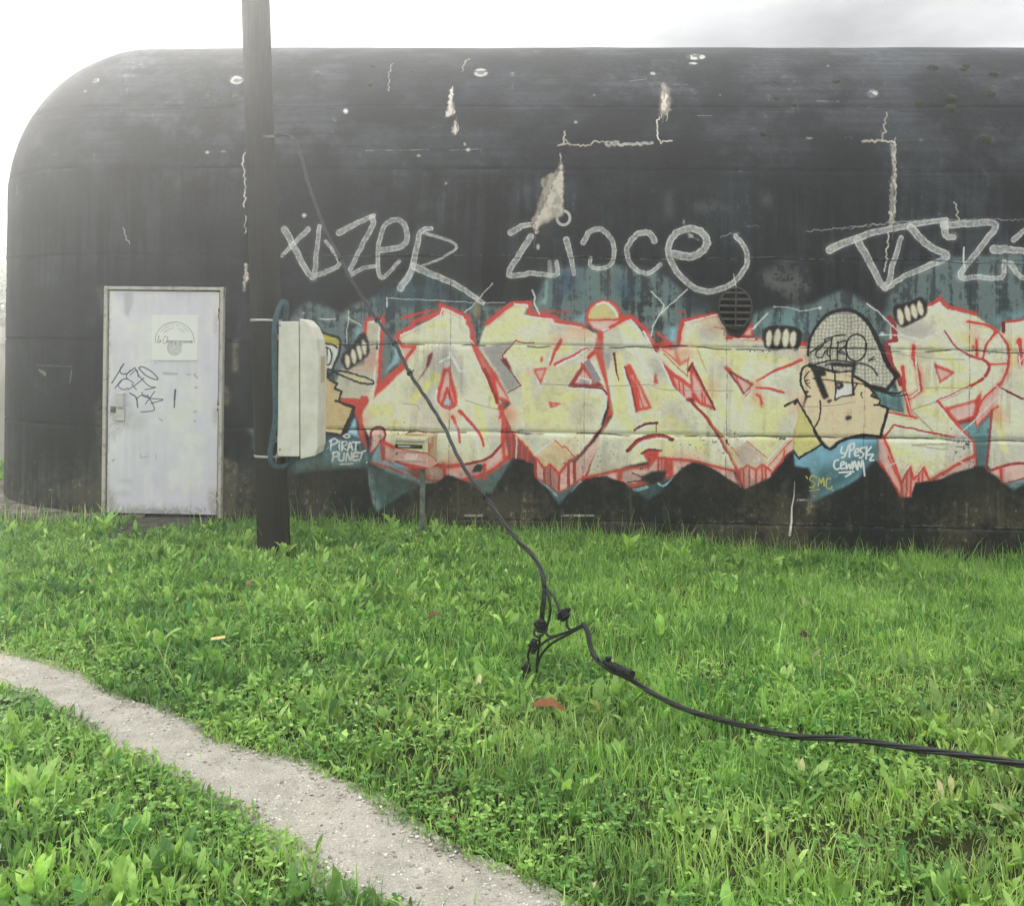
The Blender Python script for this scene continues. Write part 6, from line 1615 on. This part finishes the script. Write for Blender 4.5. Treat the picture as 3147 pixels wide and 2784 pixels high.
# ------------------------------------------------------------------ junction cabinet on the pole
pcx = pole_c((ZB0 + ZB1) / 2)
bx0 = unproj(854, 1200, PY - .19)[0]
BZ0, BZ1 = unproj(870, 1402, PY - .18)[2], unproj(870, 988, PY - .18)[2]
BH = BZ1 - BZ0
m_cab = material("cabinet_plastic", lin((226, 224, 213)), rough=.5, scale=7, second=lin((206, 202, 188)), bump=.12, bscale=160, fac=(.3, .6))
cabi = empty("junction_box", (bx0, PY - .19, BZ0))
tag(cabi, "off-white plastic telephone junction box strapped to the timber pole", "junction box")
yb0, yb1 = 0.0, .36
cb = MB(); cb.prism([(0, 0), (.166, 0), (.150, BH), (0, BH)], yb0, yb1, axis=1); cb.build("body", m_cab, cabi, bevel=.005)
cb = MB(); cb.box((.10, yb0 + .05, .02), (.19, yb1 - .05, BH - .02)); cb.build("gap_shade", m_black, cabi)  # black core added to paint the shaded gap between body and cover
k_ = .4425 / F * (PY - .19)
def cabpt(x, y): return ((x - 130) * k_, BH - (y - 312) * k_)
prof_c = [cabpt(*q) for q in [(288, 1268), (388, 1246), (403, 1188), (404, 560), (386, 430), (348, 345), (302, 300), (271, 290)]]
cv = MB()
# the cover: chamfered profile, its flanks drawn in towards the front
n = len(prof_c)
inn = [(0.006 if x < .12 else .012 + .15 * max(0, x - .12)) for x, z in prof_c]
xf = max(p[0] for p in prof_c)
va = [(x, yb0 - .006 + i, z) for (x, z), i in zip(prof_c, inn)]
vb_ = [(x, yb1 + .006 - i, z) for (x, z), i in zip(prof_c, inn)]
# front bulge: shift the outermost rim outward along x between the flanks
cv.add(va + vb_, [tuple(range(n)), tuple(range(2 * n - 1, n - 1, -1))] + [(i, i + n, (i + 1) % n + n, (i + 1) % n) for i in range(n)])
cvo = cv.build("cover", m_cab, cabi, bevel=.006)
m_lab = material("cabinet_label", lin((196, 178, 140)), rough=.5, scale=30, var=.1)
m_lrim = material("cabinet_label_rim", lin((214, 206, 186)), rough=.5, scale=30, var=.1)
lx, lz1 = cabpt(404, 548); _, lz0 = cabpt(404, 745)
lb = MB(); lb.box((lx - .002, .10, lz0), (lx + .003, .26, lz1)); lb.build("label_plate", m_lrim, cabi, bevel=.002)
lb = MB(); lb.box((lx + .002, .115, lz0 + .012), (lx + .005, .245, lz1 - .012)); lb.build("label_card", m_lab, cabi)
for sx, sy in [(140, 340), (150, 1200)]:
    q_ = cabpt(sx, sy); sc_w = MB(); sc_w.tube([(q_[0], .001, q_[1]), (q_[0], -.006, q_[1])], .008, 10); sc_w.build("screw", m_steel, cabi)
lt = MB(); lt.tube([cabpt(130, 1230) [0:1] + (-.004,) + cabpt(130, 1230)[1:], cabpt(122, 1300)[0:1] + (-.010,) + cabpt(122, 1300)[1:]], .008, 8); lt.build("latch", m_steel, cabi)
# strap bracket between pole and box
for z_ in (.10, BH - .14):
    bk = MB(); bk.box((-.06, .05, z_), (.004, .30, z_ + .04)); bk.build("bracket", m_steel, cabi)
# corrugated hose
m_hose = material("hose_plastic", lin((62, 98, 110)), rough=.5, scale=20, second=lin((46, 74, 84)))
hz = []
for x, y, dy in [(168, 312, .10), (180, 240, .08), (178, 190, .05), (150, 180, .02), (118, 250, -.01), (100, 340, -.02), (97, 500, -.02), (100, 700, -.02), (106, 900, -.02), (104, 1000, -.02), (88, 1120, -.02), (70, 1220, -.02), (84, 1300, -.01), (140, 1322, .02), (190, 1305, .06), (225, 1270, .10)]:
    p = unproj(800 + x * .4425, 850 + y * .4425, PY - .165 + dy)
    hz.append(p)
hc = catmull(hz, 14)
hl = np.concatenate([[0], np.cumsum(np.linalg.norm(np.diff(hc, axis=0), axis=1))])
qs = np.arange(0, hl[-1], .0055)
hc = np.stack([np.interp(qs, hl, hc[:, k]) for k in range(3)], 1)
hs = MB(); hs.tube(hc, [.0195 + (.0016 if i % 2 else -.0012) for i in range(len(hc))], 12)
hose = hs.build("conduit_hose", m_hose)
tag(hose, "blue-green corrugated conduit hose looping up the pole beside the junction box", "hose")

# ------------------------------------------------------------------ letterbox
MY = 7.38
mc = unproj(800 + 1045 * .4425, 850 + 1335 * .4425, MY)
mwid = 240 * .4425 / F * MY * 1.0; mhei = 222 * .4425 / F * MY
Mc = Canvas(480, 444, (226, 220, 180))
def mpx(pts): return np.array([((x - 925) * 2, (y - 1115) * 2) for x, y in pts])
Mc.tex = vnoise(444, 480, 9, 9, 3, 41)
Mc.poly(mpx([(925, 1190), (1165, 1222), (1165, 1340), (925, 1340)]), (232, 178, 168)); Mc.poly(mpx([(1000, 1225), (1100, 1232), (1100, 1275), (1000, 1275)]), (238, 214, 204), a=.8, soft=8)
Mc.stroke(mpx([(925, 1192), (1000, 1208), (1165, 1226)]), 16, (208, 70, 62), smooth=False); Mc.stroke(mpx([(1098, 1230), (1098, 1330)]), 5, (196, 150, 146), soft=2)
Mc.poly(mpx([(925, 1288), (960, 1290), (1165, 1322), (1165, 1342), (1080, 1342)]), (206, 72, 62)); Mc.poly(mpx([(925, 1282), (990, 1318), (1060, 1345), (925, 1345)]), (120, 168, 190)); Mc.poly(mpx([(925, 1272), (1030, 1312), (1165, 1342), (1060, 1342), (925, 1292)]), (204, 74, 64))
for f_, a_ in [(vnoise(444, 480, 14, 14, 4, 42), .09), (vnoise(444, 480, 60, 8, 3, 43), .10)]:
    Mc.a *= (1 - a_ * smoothstep(.5, .7, f_))[..., None]
m_mail = print_material("letterbox_paint", Mc.image("letterbox_paint"), rough=.5, spec=.35, dirt=.10)
Ms = Canvas(200, 444, (196, 176, 132)); Ms.tex = vnoise(444, 200, 12, 12, 3, 44)
Ms.poly([(0, 250), (120, 330), (200, 420), (200, 444), (0, 444)], (236, 186, 176)); Ms.poly([(0, 30), (110, 20), (120, 150), (60, 180), (20, 240), (0, 250)], (208, 96, 72), a=.8, soft=6, wear=.4)
Ms.stroke([(0, 246), (60, 280), (120, 330), (200, 410)], 12, (204, 66, 58), smooth=False)
for x_ in (20, 45, 70, 95): Ms.stroke([(x_, 100), (x_ + 4, 250)], 5, (206, 90, 66), a=.8)
Ms.stroke([(40 + 14 * math.cos(a), 60 + 26 * math.sin(a)) for a in np.linspace(0, 6.2, 14)], 8, (236, 230, 222))
m_mside = print_material("letterbox_side_paint", Ms.image("letterbox_side"), rough=.5, spec=.35, dirt=.12)
MYAW = R_(-9)
mail = empty("letterbox", (mc[0], mc[1], float(gz(mc[0], mc[1])) - .05), MYAW)
tag(mail, "small letterbox on a grey metal post, sprayed over by the mural colours", "letterbox")
zb_ = mc[2] - mail.location.z
hw_ = mwid / 2; dp = .33
bd = MB(); bd.box((-hw_, .014, zb_), (hw_, dp, zb_ + mhei)); bd.build("body", m_mside, mail, bevel=.006, uv=lambda co: ((co.y - .014) / (dp - .014), (co.z - zb_) / mhei))
fr_ = MB(); fr_.box((-hw_ + .002, 0, zb_ + .004), (hw_ - .002, .0125, zb_ + mhei * .50)); 
muv = lambda co: ((co.x + hw_) / (2 * hw_), (co.z - zb_) / mhei)
fr_.build("front_door", m_mail, mail, bevel=.003, uv=muv)
fr_ = MB(); fr_.box((-hw_ + .002, -.002, zb_ + mhei * .51), (hw_ - .002, .0125, zb_ + mhei - .003)); fr_.build("flap_panel", m_mail, mail, bevel=.003, uv=muv)
def mz(y): return zb_ + mhei * (1 - (y - 1115) / 222)
def mxx(x): return -hw_ + (x - 925) / 240 * 2 * hw_
m_slot = material("slot_brown", lin((72, 60, 46)), rough=.7, scale=40, var=.5)
sl = MB(); sl.box((mxx(930), -.005, mz(1195)), (mxx(1128), -.0025, mz(1168))); sl.build("name_slot", m_slot, mail)  # dark brown strip set on the panel as the slot
sl = MB(); sl.box((mxx(955), -.009, mz(1186)), (mxx(1040), -.0055, mz(1176))); sl.build("name_strip", m_plate, mail)
m_flap = material("flap_metal", lin((196, 194, 180)), rough=.4, scale=20, var=.2)
fl = MB(); fl.box((mxx(938), -.016, mz(1146)), (mxx(1142), -.004, mz(1130))); fl.build("flap", m_flap, mail, bevel=.003)
lk = MB(); lk.tube([(mxx(943), 0, mz(1232)), (mxx(943), -.008, mz(1232))], .012, 14); lk.build("lock", m_steel, mail)
lp = MB(); lp.box((mxx(925), -.004, mz(1283)), (mxx(1150), 0.002, mz(1277))); lp.build("seam_strip", m_flap, mail)
m_post = material("post_zinc", lin((140, 146, 140)), rough=.55, metal=.3, scale=15, second=lin((96, 100, 92)))
ps = MB(); ps.box((mxx(1085) , .12, -.25), (mxx(1118), .155, zb_)); ps.build("post", m_post, mail, bevel=.003)

# ------------------------------------------------------------------ hanging cable
cab_pts = [(548, 272, 6.72), (566, 270, 6.68), (585, 278, 6.62), (600, 310, 6.56), (612, 355, 6.48), (630, 410, 6.36), (652, 465, 6.22), (680, 518, 6.08), (708, 570, 5.94), (748, 632, 5.78), (788, 686, 5.62), (818, 745, 5.46), (856, 803, 5.28), (888, 855, 5.12), (908, 900, 4.98), (938, 952, 4.84), (970, 992, 4.72), (1000, 1036, 4.60), (1035, 1080, 4.47), (1066, 1112, 4.36), (1082, 1145, 4.27), (1088, 1178, 4.22)]
def gpt(x, y, d): return unproj(x * DS, y * DS, d)
up_c = catmull([gpt(*p) for p in cab_pts], 8)
rt_pts = [(1163, 1243, 4.06), (1173, 1262, 4.03), (1178, 1290, 4.0), (1192, 1316, 3.95), (1222, 1338, 3.87), (1260, 1356, 3.78), (1310, 1388, 3.66), (1370, 1416, 3.53), (1440, 1436, 3.40), (1500, 1451, 3.29), (1580, 1468, 3.17), (1640, 1472, 3.10), (1720, 1478, 3.03), (1800, 1490, 2.96), (1880, 1500, 2.90), (1960, 1512, 2.85), (2050, 1526, 2.80), (2160, 1542, 2.74), (2300, 1556, 2.66), (2480, 1560, 2.58)]
rt_c = catmull([gpt(*p) for p in rt_pts], 8)
def resamp3(p, step):
    d = np.concatenate([[0], np.cumsum(np.linalg.norm(np.diff(p, axis=0), axis=1))])
    q = np.arange(0, d[-1], step)
    return np.stack([np.interp(q, d, p[:, k]) for k in range(3)], 1), q
def strands(center, r_off, pitch, n, phase=0.0):
    c, q = resamp3(center, .018)
    T = np.gradient(c, axis=0); T /= np.linalg.norm(T, axis=1)[:, None]
    S = np.cross(T, [0, 0, 1.0]); S /= np.maximum(np.linalg.norm(S, axis=1), 1e-6)[:, None]
    Bn = np.cross(S, T)
    out = []
    slack = np.interp(q, q[::25], rng.normal(0, .35, len(q[::25])))
    for k in range(n):
        a = 2 * math.pi * (q / pitch + k / n) + phase + slack
        ro = r_off * (1 + .15 * np.sin(q * 3 + k))
        out.append(c + S * (np.cos(a) * ro)[:, None] + Bn * (np.sin(a) * ro)[:, None])
    return out
m_cable = material("cable_sheath", lin((19, 20, 20)), rough=.42, scale=25, second=lin((26, 27, 27)), spec=.5)
cable = empty("telephone_cable", gpt(548, 272, 6.72))
tag(cable, "twisted black cable bundle drooping from the pole across the lawn to the right", "cable")
cinv = -Vector(cable.location)
def put(mb, name, mat, parent=cable, label=None):
    o = mb.build(name, mat)
    o.location = cinv
    o.parent = parent
    if label: o['label'] = label
    return o
for s_ in strands(up_c, .0066, .38, 3):
    m = MB(); m.tube(s_, .0058, 7); put(m, "strand", m_cable)
for s_ in strands(rt_c, .0062, .55, 4, .6):
    m = MB(); m.tube(s_, .0053, 7); put(m, "strand", m_cable)
# tails that fan out to the connectors
tails = [
    [(1086, 1170, 4.23), (1082, 1200, 4.21), (1080, 1225, 4.20), (1079, 1240, 4.20)],
    [(1088, 1174, 4.23), (1087, 1200, 4.21), (1085, 1225, 4.20), (1083, 1242, 4.20)],
    [(1088, 1170, 4.23), (1098, 1205, 4.19), (1097, 1230, 4.18), (1090, 1258, 4.18), (1092, 1266, 4.17), (1102, 1270, 4.16), (1130, 1262, 4.12), (1160, 1252, 4.07), (1166, 1244, 4.06)],
    [(1090, 1172, 4.23), (1108, 1195, 4.18), (1117, 1222, 4.14)],
    [(1131, 1236, 4.12), (1133, 1250, 4.11), (1142, 1257, 4.10), (1155, 1252, 4.08), (1165, 1243, 4.06)],
    [(1074, 1250, 4.20), (1067, 1258, 4.19), (1068, 1268, 4.18), (1078, 1270, 4.17), (1088, 1260, 4.18)],
    [(1078, 1265, 4.2), (1076, 1290, 4.2), (1072, 1320, 4.2), (1072, 1342, 4.2)],
    [(1068, 1300, 4.19), (1078, 1288, 4.18), (1098, 1274, 4.15), (1130, 1262, 4.11), (1162, 1248, 4.07)],
    [(1072, 1330, 4.2), (1080, 1308, 4.19), (1100, 1285, 4.15), (1130, 1268, 4.11), (1163, 1250, 4.07)],
    [(1056, 1318, 4.21), (1054, 1308, 4.21), (1060, 1290, 4.2), (1074, 1276, 4.2)],
]
for tl_ in tails:
    m = MB(); m.tube(catmull([gpt(*p) for p in tl_], 8), .0062, 7); put(m, "tail", m_cable)
def connector(p_top, p_bot, r, name="connector", ribs=5):
    a, b = np.array(gpt(*p_top)), np.array(gpt(*p_bot))
    n = ribs * 4 + 1
    pts, rad = [], []
    for i in range(n):
        f = i / (n - 1)
        pts.append(a + (b - a) * f)
        env = min(1, f / .18, (1 - f) / .18 + .35)
        rad.append(r * (.35 + .65 * env) * (1.0 if i % 4 < 2 else .86))
    m = MB(); m.tube(pts, rad, 9, smooth=False)
    d = (b - a) / np.linalg.norm(b - a)
    s = np.cross(d, [0, 1, 0]); s /= max(np.linalg.norm(s), 1e-6)
    md = (a + b) / 2
    for k in (-1, 1):                                   # clamp ears
        m.tube([md + s * r * .8 * k, md + s * r * 1.25 * k + np.array([0, 0, .008])], .010, 6)
    return put(m, name, m_black)
connector((1118, 1218, 4.14), (1131, 1236, 4.12), .030)
connector((1081, 1234, 4.20), (1078, 1262, 4.19), .026)
connector((1066, 1274, 4.19), (1064, 1304, 4.19), .017)
connector((1054, 1320, 4.21), (1048, 1352, 4.21), .018)
# ribbed splice clamp lying on the bundle
a, b = np.array(gpt(1206, 1326, 3.90)), np.array(gpt(1262, 1352, 3.74))
a[2] += .012; b[2] += .012
pts = [a + (b - a) * f for f in np.linspace(0, 1, 30)]
m = MB(); m.tube(pts, [.012 if i < 3 else (.018 if i % 3 else .0145) if i > 9 else .015 for i in range(30)], 10, smooth=False)
m.tube([pts[3] + np.array([0, 0, .02]), pts[6] + np.array([0, 0, .026])], .010, 6); m.tube([pts[0] + np.array([-.03, 0, .02]), pts[0] + np.array([-.024, 0, .002])], .005, 6)
put(m, "splice_clamp", m_black)
# cable ties
for (x, y, d) in [(680, 517, 6.08), (750, 636, 5.77), (790, 689, 5.61), (819, 748, 5.45), (970, 992, 4.72)]:
    i = int(np.argmin(np.linalg.norm(up_c - gpt(x, y, d), axis=1)))
    p = up_c[i]; tdir = up_c[min(i + 1, len(up_c) - 1)] - up_c[max(i - 1, 0)]; tdir /= np.linalg.norm(tdir)
    m = MB(); m.tube([p - tdir * .006, p + tdir * .006], .0195, 10); m.tube([p, p + np.array([.028, -.004, .022])], .0035, 5); m.tube([p, p + np.array([.004, -.016, .030])], .003, 5)
    put(m, "cable_tie", m_black)
# bracket on the pole that carries the cable
hk = MB(); p = pole_c(gpt(548, 272, 6.72)[2]); q = Vector(gpt(552, 272, 6.72))
hk.tube([p - base_p + Vector((.05, -.10, 0)), q - base_p], .008, 8); hk.build("hook", m_steel, pole)

# ------------------------------------------------------------------ fallen leaves and litter
def dry_leaf(u, v, z, L, col_, label, yaw, curl=.6, w=.45, roll=.2, seed=0, flip=1):
    g = np.random.default_rng(900 + seed)
    p = ground_hit(u, v, z)
    m_ = material("dry_leaf", lin(col_), rough=.6, scale=45, var=.35)
    V, Fq, kk = ribbons(np.zeros((1, 3)), np.array([0.0]), np.array([L]), np.array([L * w]), np.array([curl]), np.array([-curl]), 8, [.06, .45, .9, .75, 1.0, .72, .40, .03], crease=.45)
    V = V + g.normal(0, .02, V.shape) * L
    V -= V.mean(0)
    o = np_mesh("fallen_leaf", V, Fq, m_, smooth=True)
    sol = o.modifiers.new('thick', 'SOLIDIFY'); sol.thickness = .0008
    o.location = p; o.rotation_euler = (roll, 0, yaw)
    tag(o, label, "leaf", "dry brown leaves fallen on the lawn")
dry_leaf(1092 * DS, 1408 * DS, .075, .17, (136, 88, 50), "largest orange-brown dry leaf lying on the grass below the dangling connectors", R_(-24), w=.36, seed=1)
dry_leaf(1605 * DS, 1266 * DS, .05, .07, (74, 52, 42), "small dark red-brown leaf standing in the grass right of the cable", R_(-60), curl=.3, w=.5, roll=1.0, seed=2)
dry_leaf(868 * DS, 1228 * DS, .05, .10, (122, 76, 50), "dark brown leaf half hidden in grass left of the dangling connectors", R_(20), seed=3, w=.4)
dry_leaf(500 * DS, 1163 * DS, .06, .07, (150, 128, 104), "pale tan leaf in the grass below the door", R_(30), roll=.9, seed=4, w=.55)
dry_leaf(655 * DS, 1243 * DS, .04, .05, (120, 74, 48), "tiny brown leaf in the grass below the pole foot", R_(70), seed=5)
dry_leaf(1395, 2508, .012, .03, (122, 80, 48), "small rust-coloured leaf at the lower edge of the path", R_(80), seed=6)
mt = material("debris_leaf", lin((110, 92, 74)), rough=.8, scale=40, var=.4)
# dead leaf on the letterbox
V, Fq, kk = ribbons(np.zeros((1, 3)), np.array([0.0]), np.array([.17]), np.array([.09]), np.array([.5]), np.array([-.45]), 8, [.1, .5, .9, .8, 1, .7, .35, .05], crease=.3)
V = V + rng.normal(0, .003, V.shape)
o = np_mesh("fallen_leaf", V, Fq, mt, smooth=True); sol = o.modifiers.new('thick', 'SOLIDIFY'); sol.thickness = .001
o.location = (mc[0] - .06, mc[1] + .12, mail.location.z + zb_ + mhei + .004); o.rotation_euler = (0, 0, R_(8))
tag(o, "curled grey-brown dead leaf lying on top of the letterbox", "leaf")
# scrap of printed paper
m_scr = material("scrap_print", lin((232, 232, 226)), rough=.5, scale=16, second=lin((228, 206, 120)), stretch=(1, .1, 1), fac=(.45, .55))
lt = MB(); lt.add([(-.035, -.006, 0), (.0, -.008, .006), (.037, -.004, .010), (.036, .008, .016), (.0, .006, .012), (-.034, .006, .005), ], [(0, 1, 4, 5), (1, 2, 3, 4)])
o = lt.build("paper_scrap", m_scr); sol = o.modifiers.new('thick', 'SOLIDIFY'); sol.thickness = .001
p = ground_hit(435 * DS, 1275 * DS, .07); o.location = p; o.rotation_euler = (0.5, 0, R_(6))
tag(o, "small white and yellow paper scrap lying in the grass", "litter")
# twigs on the path
m_twig = material("twig_bark", lin((72, 62, 52)), rough=.9, scale=60, var=.4)
for i, (x, y, l, a, lab) in enumerate([(1245, 742, .05, -.2, "forked dark twig in the middle of the gravel path"), (600, 380, .04, .1, "dark twig on the far half of the gravel path"), (270, 262, .05, .2, "pale thin stalk across the far end of the gravel path"), (1480, 850, .045, .3, "short dark twig on the near half of the gravel path"), (1800, 1022, .03, -.1, "curved black twig on the path near the bottom edge")]):
    p = ground_hit(x * .8317, 1900 + y * .8317, -.03)
    m = MB(); m.tube([(-l / 2, 0, .003), (0, .004, .006), (l / 2, -.003, .003)], [.002, .0028, .0015], 6)
    m.tube([(0, .004, .006), (l * .25, .018, .012)], [.002, .001], 5)
    o = m.build("twig", m_twig); o.location = (p[0], p[1], float(gz(p[0], p[1])) - .028); o.rotation_euler = (0, 0, a)
    tag(o, lab, "twig", "twigs on the gravel path")

# ------------------------------------------------------------------ moss cushions on the vault
m_moss = material("moss", lin((74, 80, 62)), rough=1, scale=60, second=lin((52, 54, 48)), bump=.8, bscale=120, spec=.05)
mo_v, mo_f = [], []
spots_ = [('E', 1582, 98, 24), ('E', 1752, 88, 16), ('E', 1740, 106, 14), ('E', 1680, 252, 26), ('E', 1676, 302, 24), ('E', 1872, 226, 26), ('E', 1518, 276, 20), ('E', 1846, 456, 28), ('E', 1892, 130, 20), ('E', 890, 284, 14), ('E', 800, 250, 14), ('E', 1098, 166, 16), ('D', 645, 100, 16), ('D', 872, 130, 16), ('D', 326, 152, 14), ('L', 1350, 545, 18), ('L', 1190, 540, 16), ('D', 630, 205, 16), ('E', 735, 428, 16), ('E', 1160, 450, 10)]
rm_ = np.random.default_rng(5)
for (f, x, y, r) in spots_:
    s_, t_v = on_wall(tr(f, [(x, y)]))[0]
    ins, z, q = profile(t_v)
    r = 1.3 * r * FR[f][2] / 300.0
    nrm = np.array([-EN[0] * math.cos(float(q)), -EN[1] * math.cos(float(q)), math.sin(float(q))])
    p0_ = P0 + ES * s_ + EN * float(ins); c0 = np.array([p0_[0], p0_[1], float(z)])
    e1_ = np.array([ES[0], ES[1], 0]); e2_ = np.cross(nrm, e1_)
    b0 = len(mo_v); mo_v.append(c0 + nrm * r * .45)
    for ri_, hh in [(.55, .36), (1.0, -.05)]:
        for k in range(9):
            a = 2 * math.pi * k / 9; rr = r * ri_ * rm_.uniform(.8, 1.15)
            mo_v.append(c0 + e1_ * rr * math.cos(a) + e2_ * rr * .8 * math.sin(a) + nrm * r * hh * rm_.uniform(.8, 1.2))
    mo_f += [(b0, b0 + 1 + k, b0 + 1 + (k + 1) % 9) for k in range(9)]
    for k in range(9):
        k2 = (k + 1) % 9
        mo_f += [(b0 + 1 + k, b0 + 10 + k, b0 + 10 + k2), (b0 + 1 + k, b0 + 10 + k2, b0 + 1 + k2)]
mo = np_mesh("moss", np.array(mo_v), np.array(mo_f), m_moss, smooth=True)
under(mo, bunker); mo['kind'] = 'stuff'

# ------------------------------------------------------------------ beyond the left end: boundary wall and trees
m_bw = material("pale_render", lin((206, 200, 188)), rough=.9, scale=1.6, second=lin((170, 162, 146)), bump=.3, bscale=25, stretch=(1, 1, .4))
bw = empty("boundary_wall", (-9.5, 12.3, 0))
tag(bw, "pale rendered boundary wall with a thick coping behind the bunker's left end", "wall")
w1 = MB(); w1.box((-6.5, 0, -.4), (5.5, .18, 1.50)); w1.build("wall_panel", m_bw, bw, bevel=.01)
w1 = MB(); w1.box((-6.55, -.05, 1.502), (5.55, .23, 1.74)); w1.build("coping", m_bw, bw, bevel=.01)
m_bark = material("bark", lin((92, 80, 66)), rough=.9, scale=20, bump=.6)
m_fol = tint_material("tree_foliage", .6, .25, trans=.4)
def tree(x, y, h, r, seed, label):
    g = np.random.default_rng(seed)
    root = empty("tree", (x, y, 0)); tag(root, label, "tree", "trees behind the boundary wall")
    tb = MB(); tb.tube([(0, 0, -.3), (.05, 0, h * .3), (-.04, .05, h * .6), (0, 0, h * .9)], [.12, .09, .06, .02], 8)
    for k in range(6):
        a = k * 1.05; z0 = h * (.35 + .08 * k)
        tb.tube([(0, 0, z0), (r * .4 * math.cos(a), r * .4 * math.sin(a), z0 + h * .1), (r * .8 * math.cos(a), r * .8 * math.sin(a), z0 + h * .16)], [.04, .025, .01], 6)
    tb.build("trunk", m_bark, root)
    n = 9000
    cl_ = g.normal(0, 1, (38, 3)); cl_ /= np.linalg.norm(cl_, axis=1)[:, None]; cl_ *= g.uniform(.35, .95, (38, 1))
    ci = g.integers(0, 38, n)
    d = g.normal(0, .17, (n, 3))
    P = (cl_[ci] + d) * np.array([r, r, h * .42]) + np.array([0, 0, h * .60])
    sz_ = g.uniform(.04, .09, n)
    A = g.normal(0, 1, (n, 3)); A /= np.linalg.norm(A, axis=1)[:, None]
    Bv = np.cross(A, g.normal(0, 1, (n, 3))); Bv /= np.linalg.norm(Bv, axis=1)[:, None]
    V = np.stack([P - A * sz_[:, None], P + Bv * sz_[:, None] * .5, P + A * sz_[:, None], P - Bv * sz_[:, None] * .5], 1).reshape(-1, 3)
    Fq = np.arange(n * 4).reshape(n, 4)
    cc = (lin((86, 104, 58)) * g.uniform(.6, 1.3, (n, 1))) * (1 + .15 * g.normal(0, 1, (38, 1))[ci])
    np_mesh("crown", V, Fq, m_fol, root, colors=np.repeat(np.clip(cc, .01, .4), 4, 0))
tree(-10.6, 17.2, 3.3, 1.5, 301, "small leafy tree nearest the bunker's left end behind the boundary wall")
tree(-12.8, 18.4, 3.5, 1.6, 302, "middle leafy tree of the three behind the boundary wall")
tree(-15.4, 17.4, 3.1, 1.5, 303, "leafy tree farthest left behind the boundary wall")
# grass beyond the corner
chunks = []
g = np.random.default_rng(66)
n = 26000
x = g.uniform(-10, -4.6, n); y = g.uniform(7.2, 12.2, n)
sl = (np.stack([x, y], 1) - P0) @ ES; wl = (np.stack([x, y], 1) - P0) @ EN
ok = (sl < SC - RC - .45) & (x < -.5 * y - .3)
ok |= (sl < SC) & (wl < RC) & (np.hypot(sl - SC, wl - RC) > RC + .5) & (y > 8.1)
x, y = x[ok], y[ok]; n = len(x)
V, Fq, kk = ribbons(np.stack([x, y, gz(x, y) - .02], 1), g.uniform(0, 6.28, n), g.uniform(.06, .14, n), g.uniform(.008, .016, n), g.normal(1.2, .2, n), g.normal(.5, .4, n), 3, [1, .7, .1])
emit("grass", [(V, Fq, kk, leafcol(g, x, y, n, np.zeros(n)))], m_grass)

# ------------------------------------------------------------------ haze
hz_ = MB(); hz_.box((-165, -65, -1.6), (165, 205, 4.95))
m_hz = bpy.data.materials.new("haze"); m_hz.use_nodes = True
t = m_hz.node_tree; t.nodes.clear()
pv_ = N(t, 'ShaderNodeVolumePrincipled'); pv_.inputs['Color'].default_value = (.94, .965, 1.0, 1); pv_.inputs['Density'].default_value = HAZE_DENSITY; pv_.inputs['Anisotropy'].default_value = HAZE_G
ou = N(t, 'ShaderNodeOutputMaterial'); t.links.new(pv_.outputs[0], ou.inputs['Volume'])
haze = hz_.build("haze", m_hz)
tag(haze, kind='stuff')
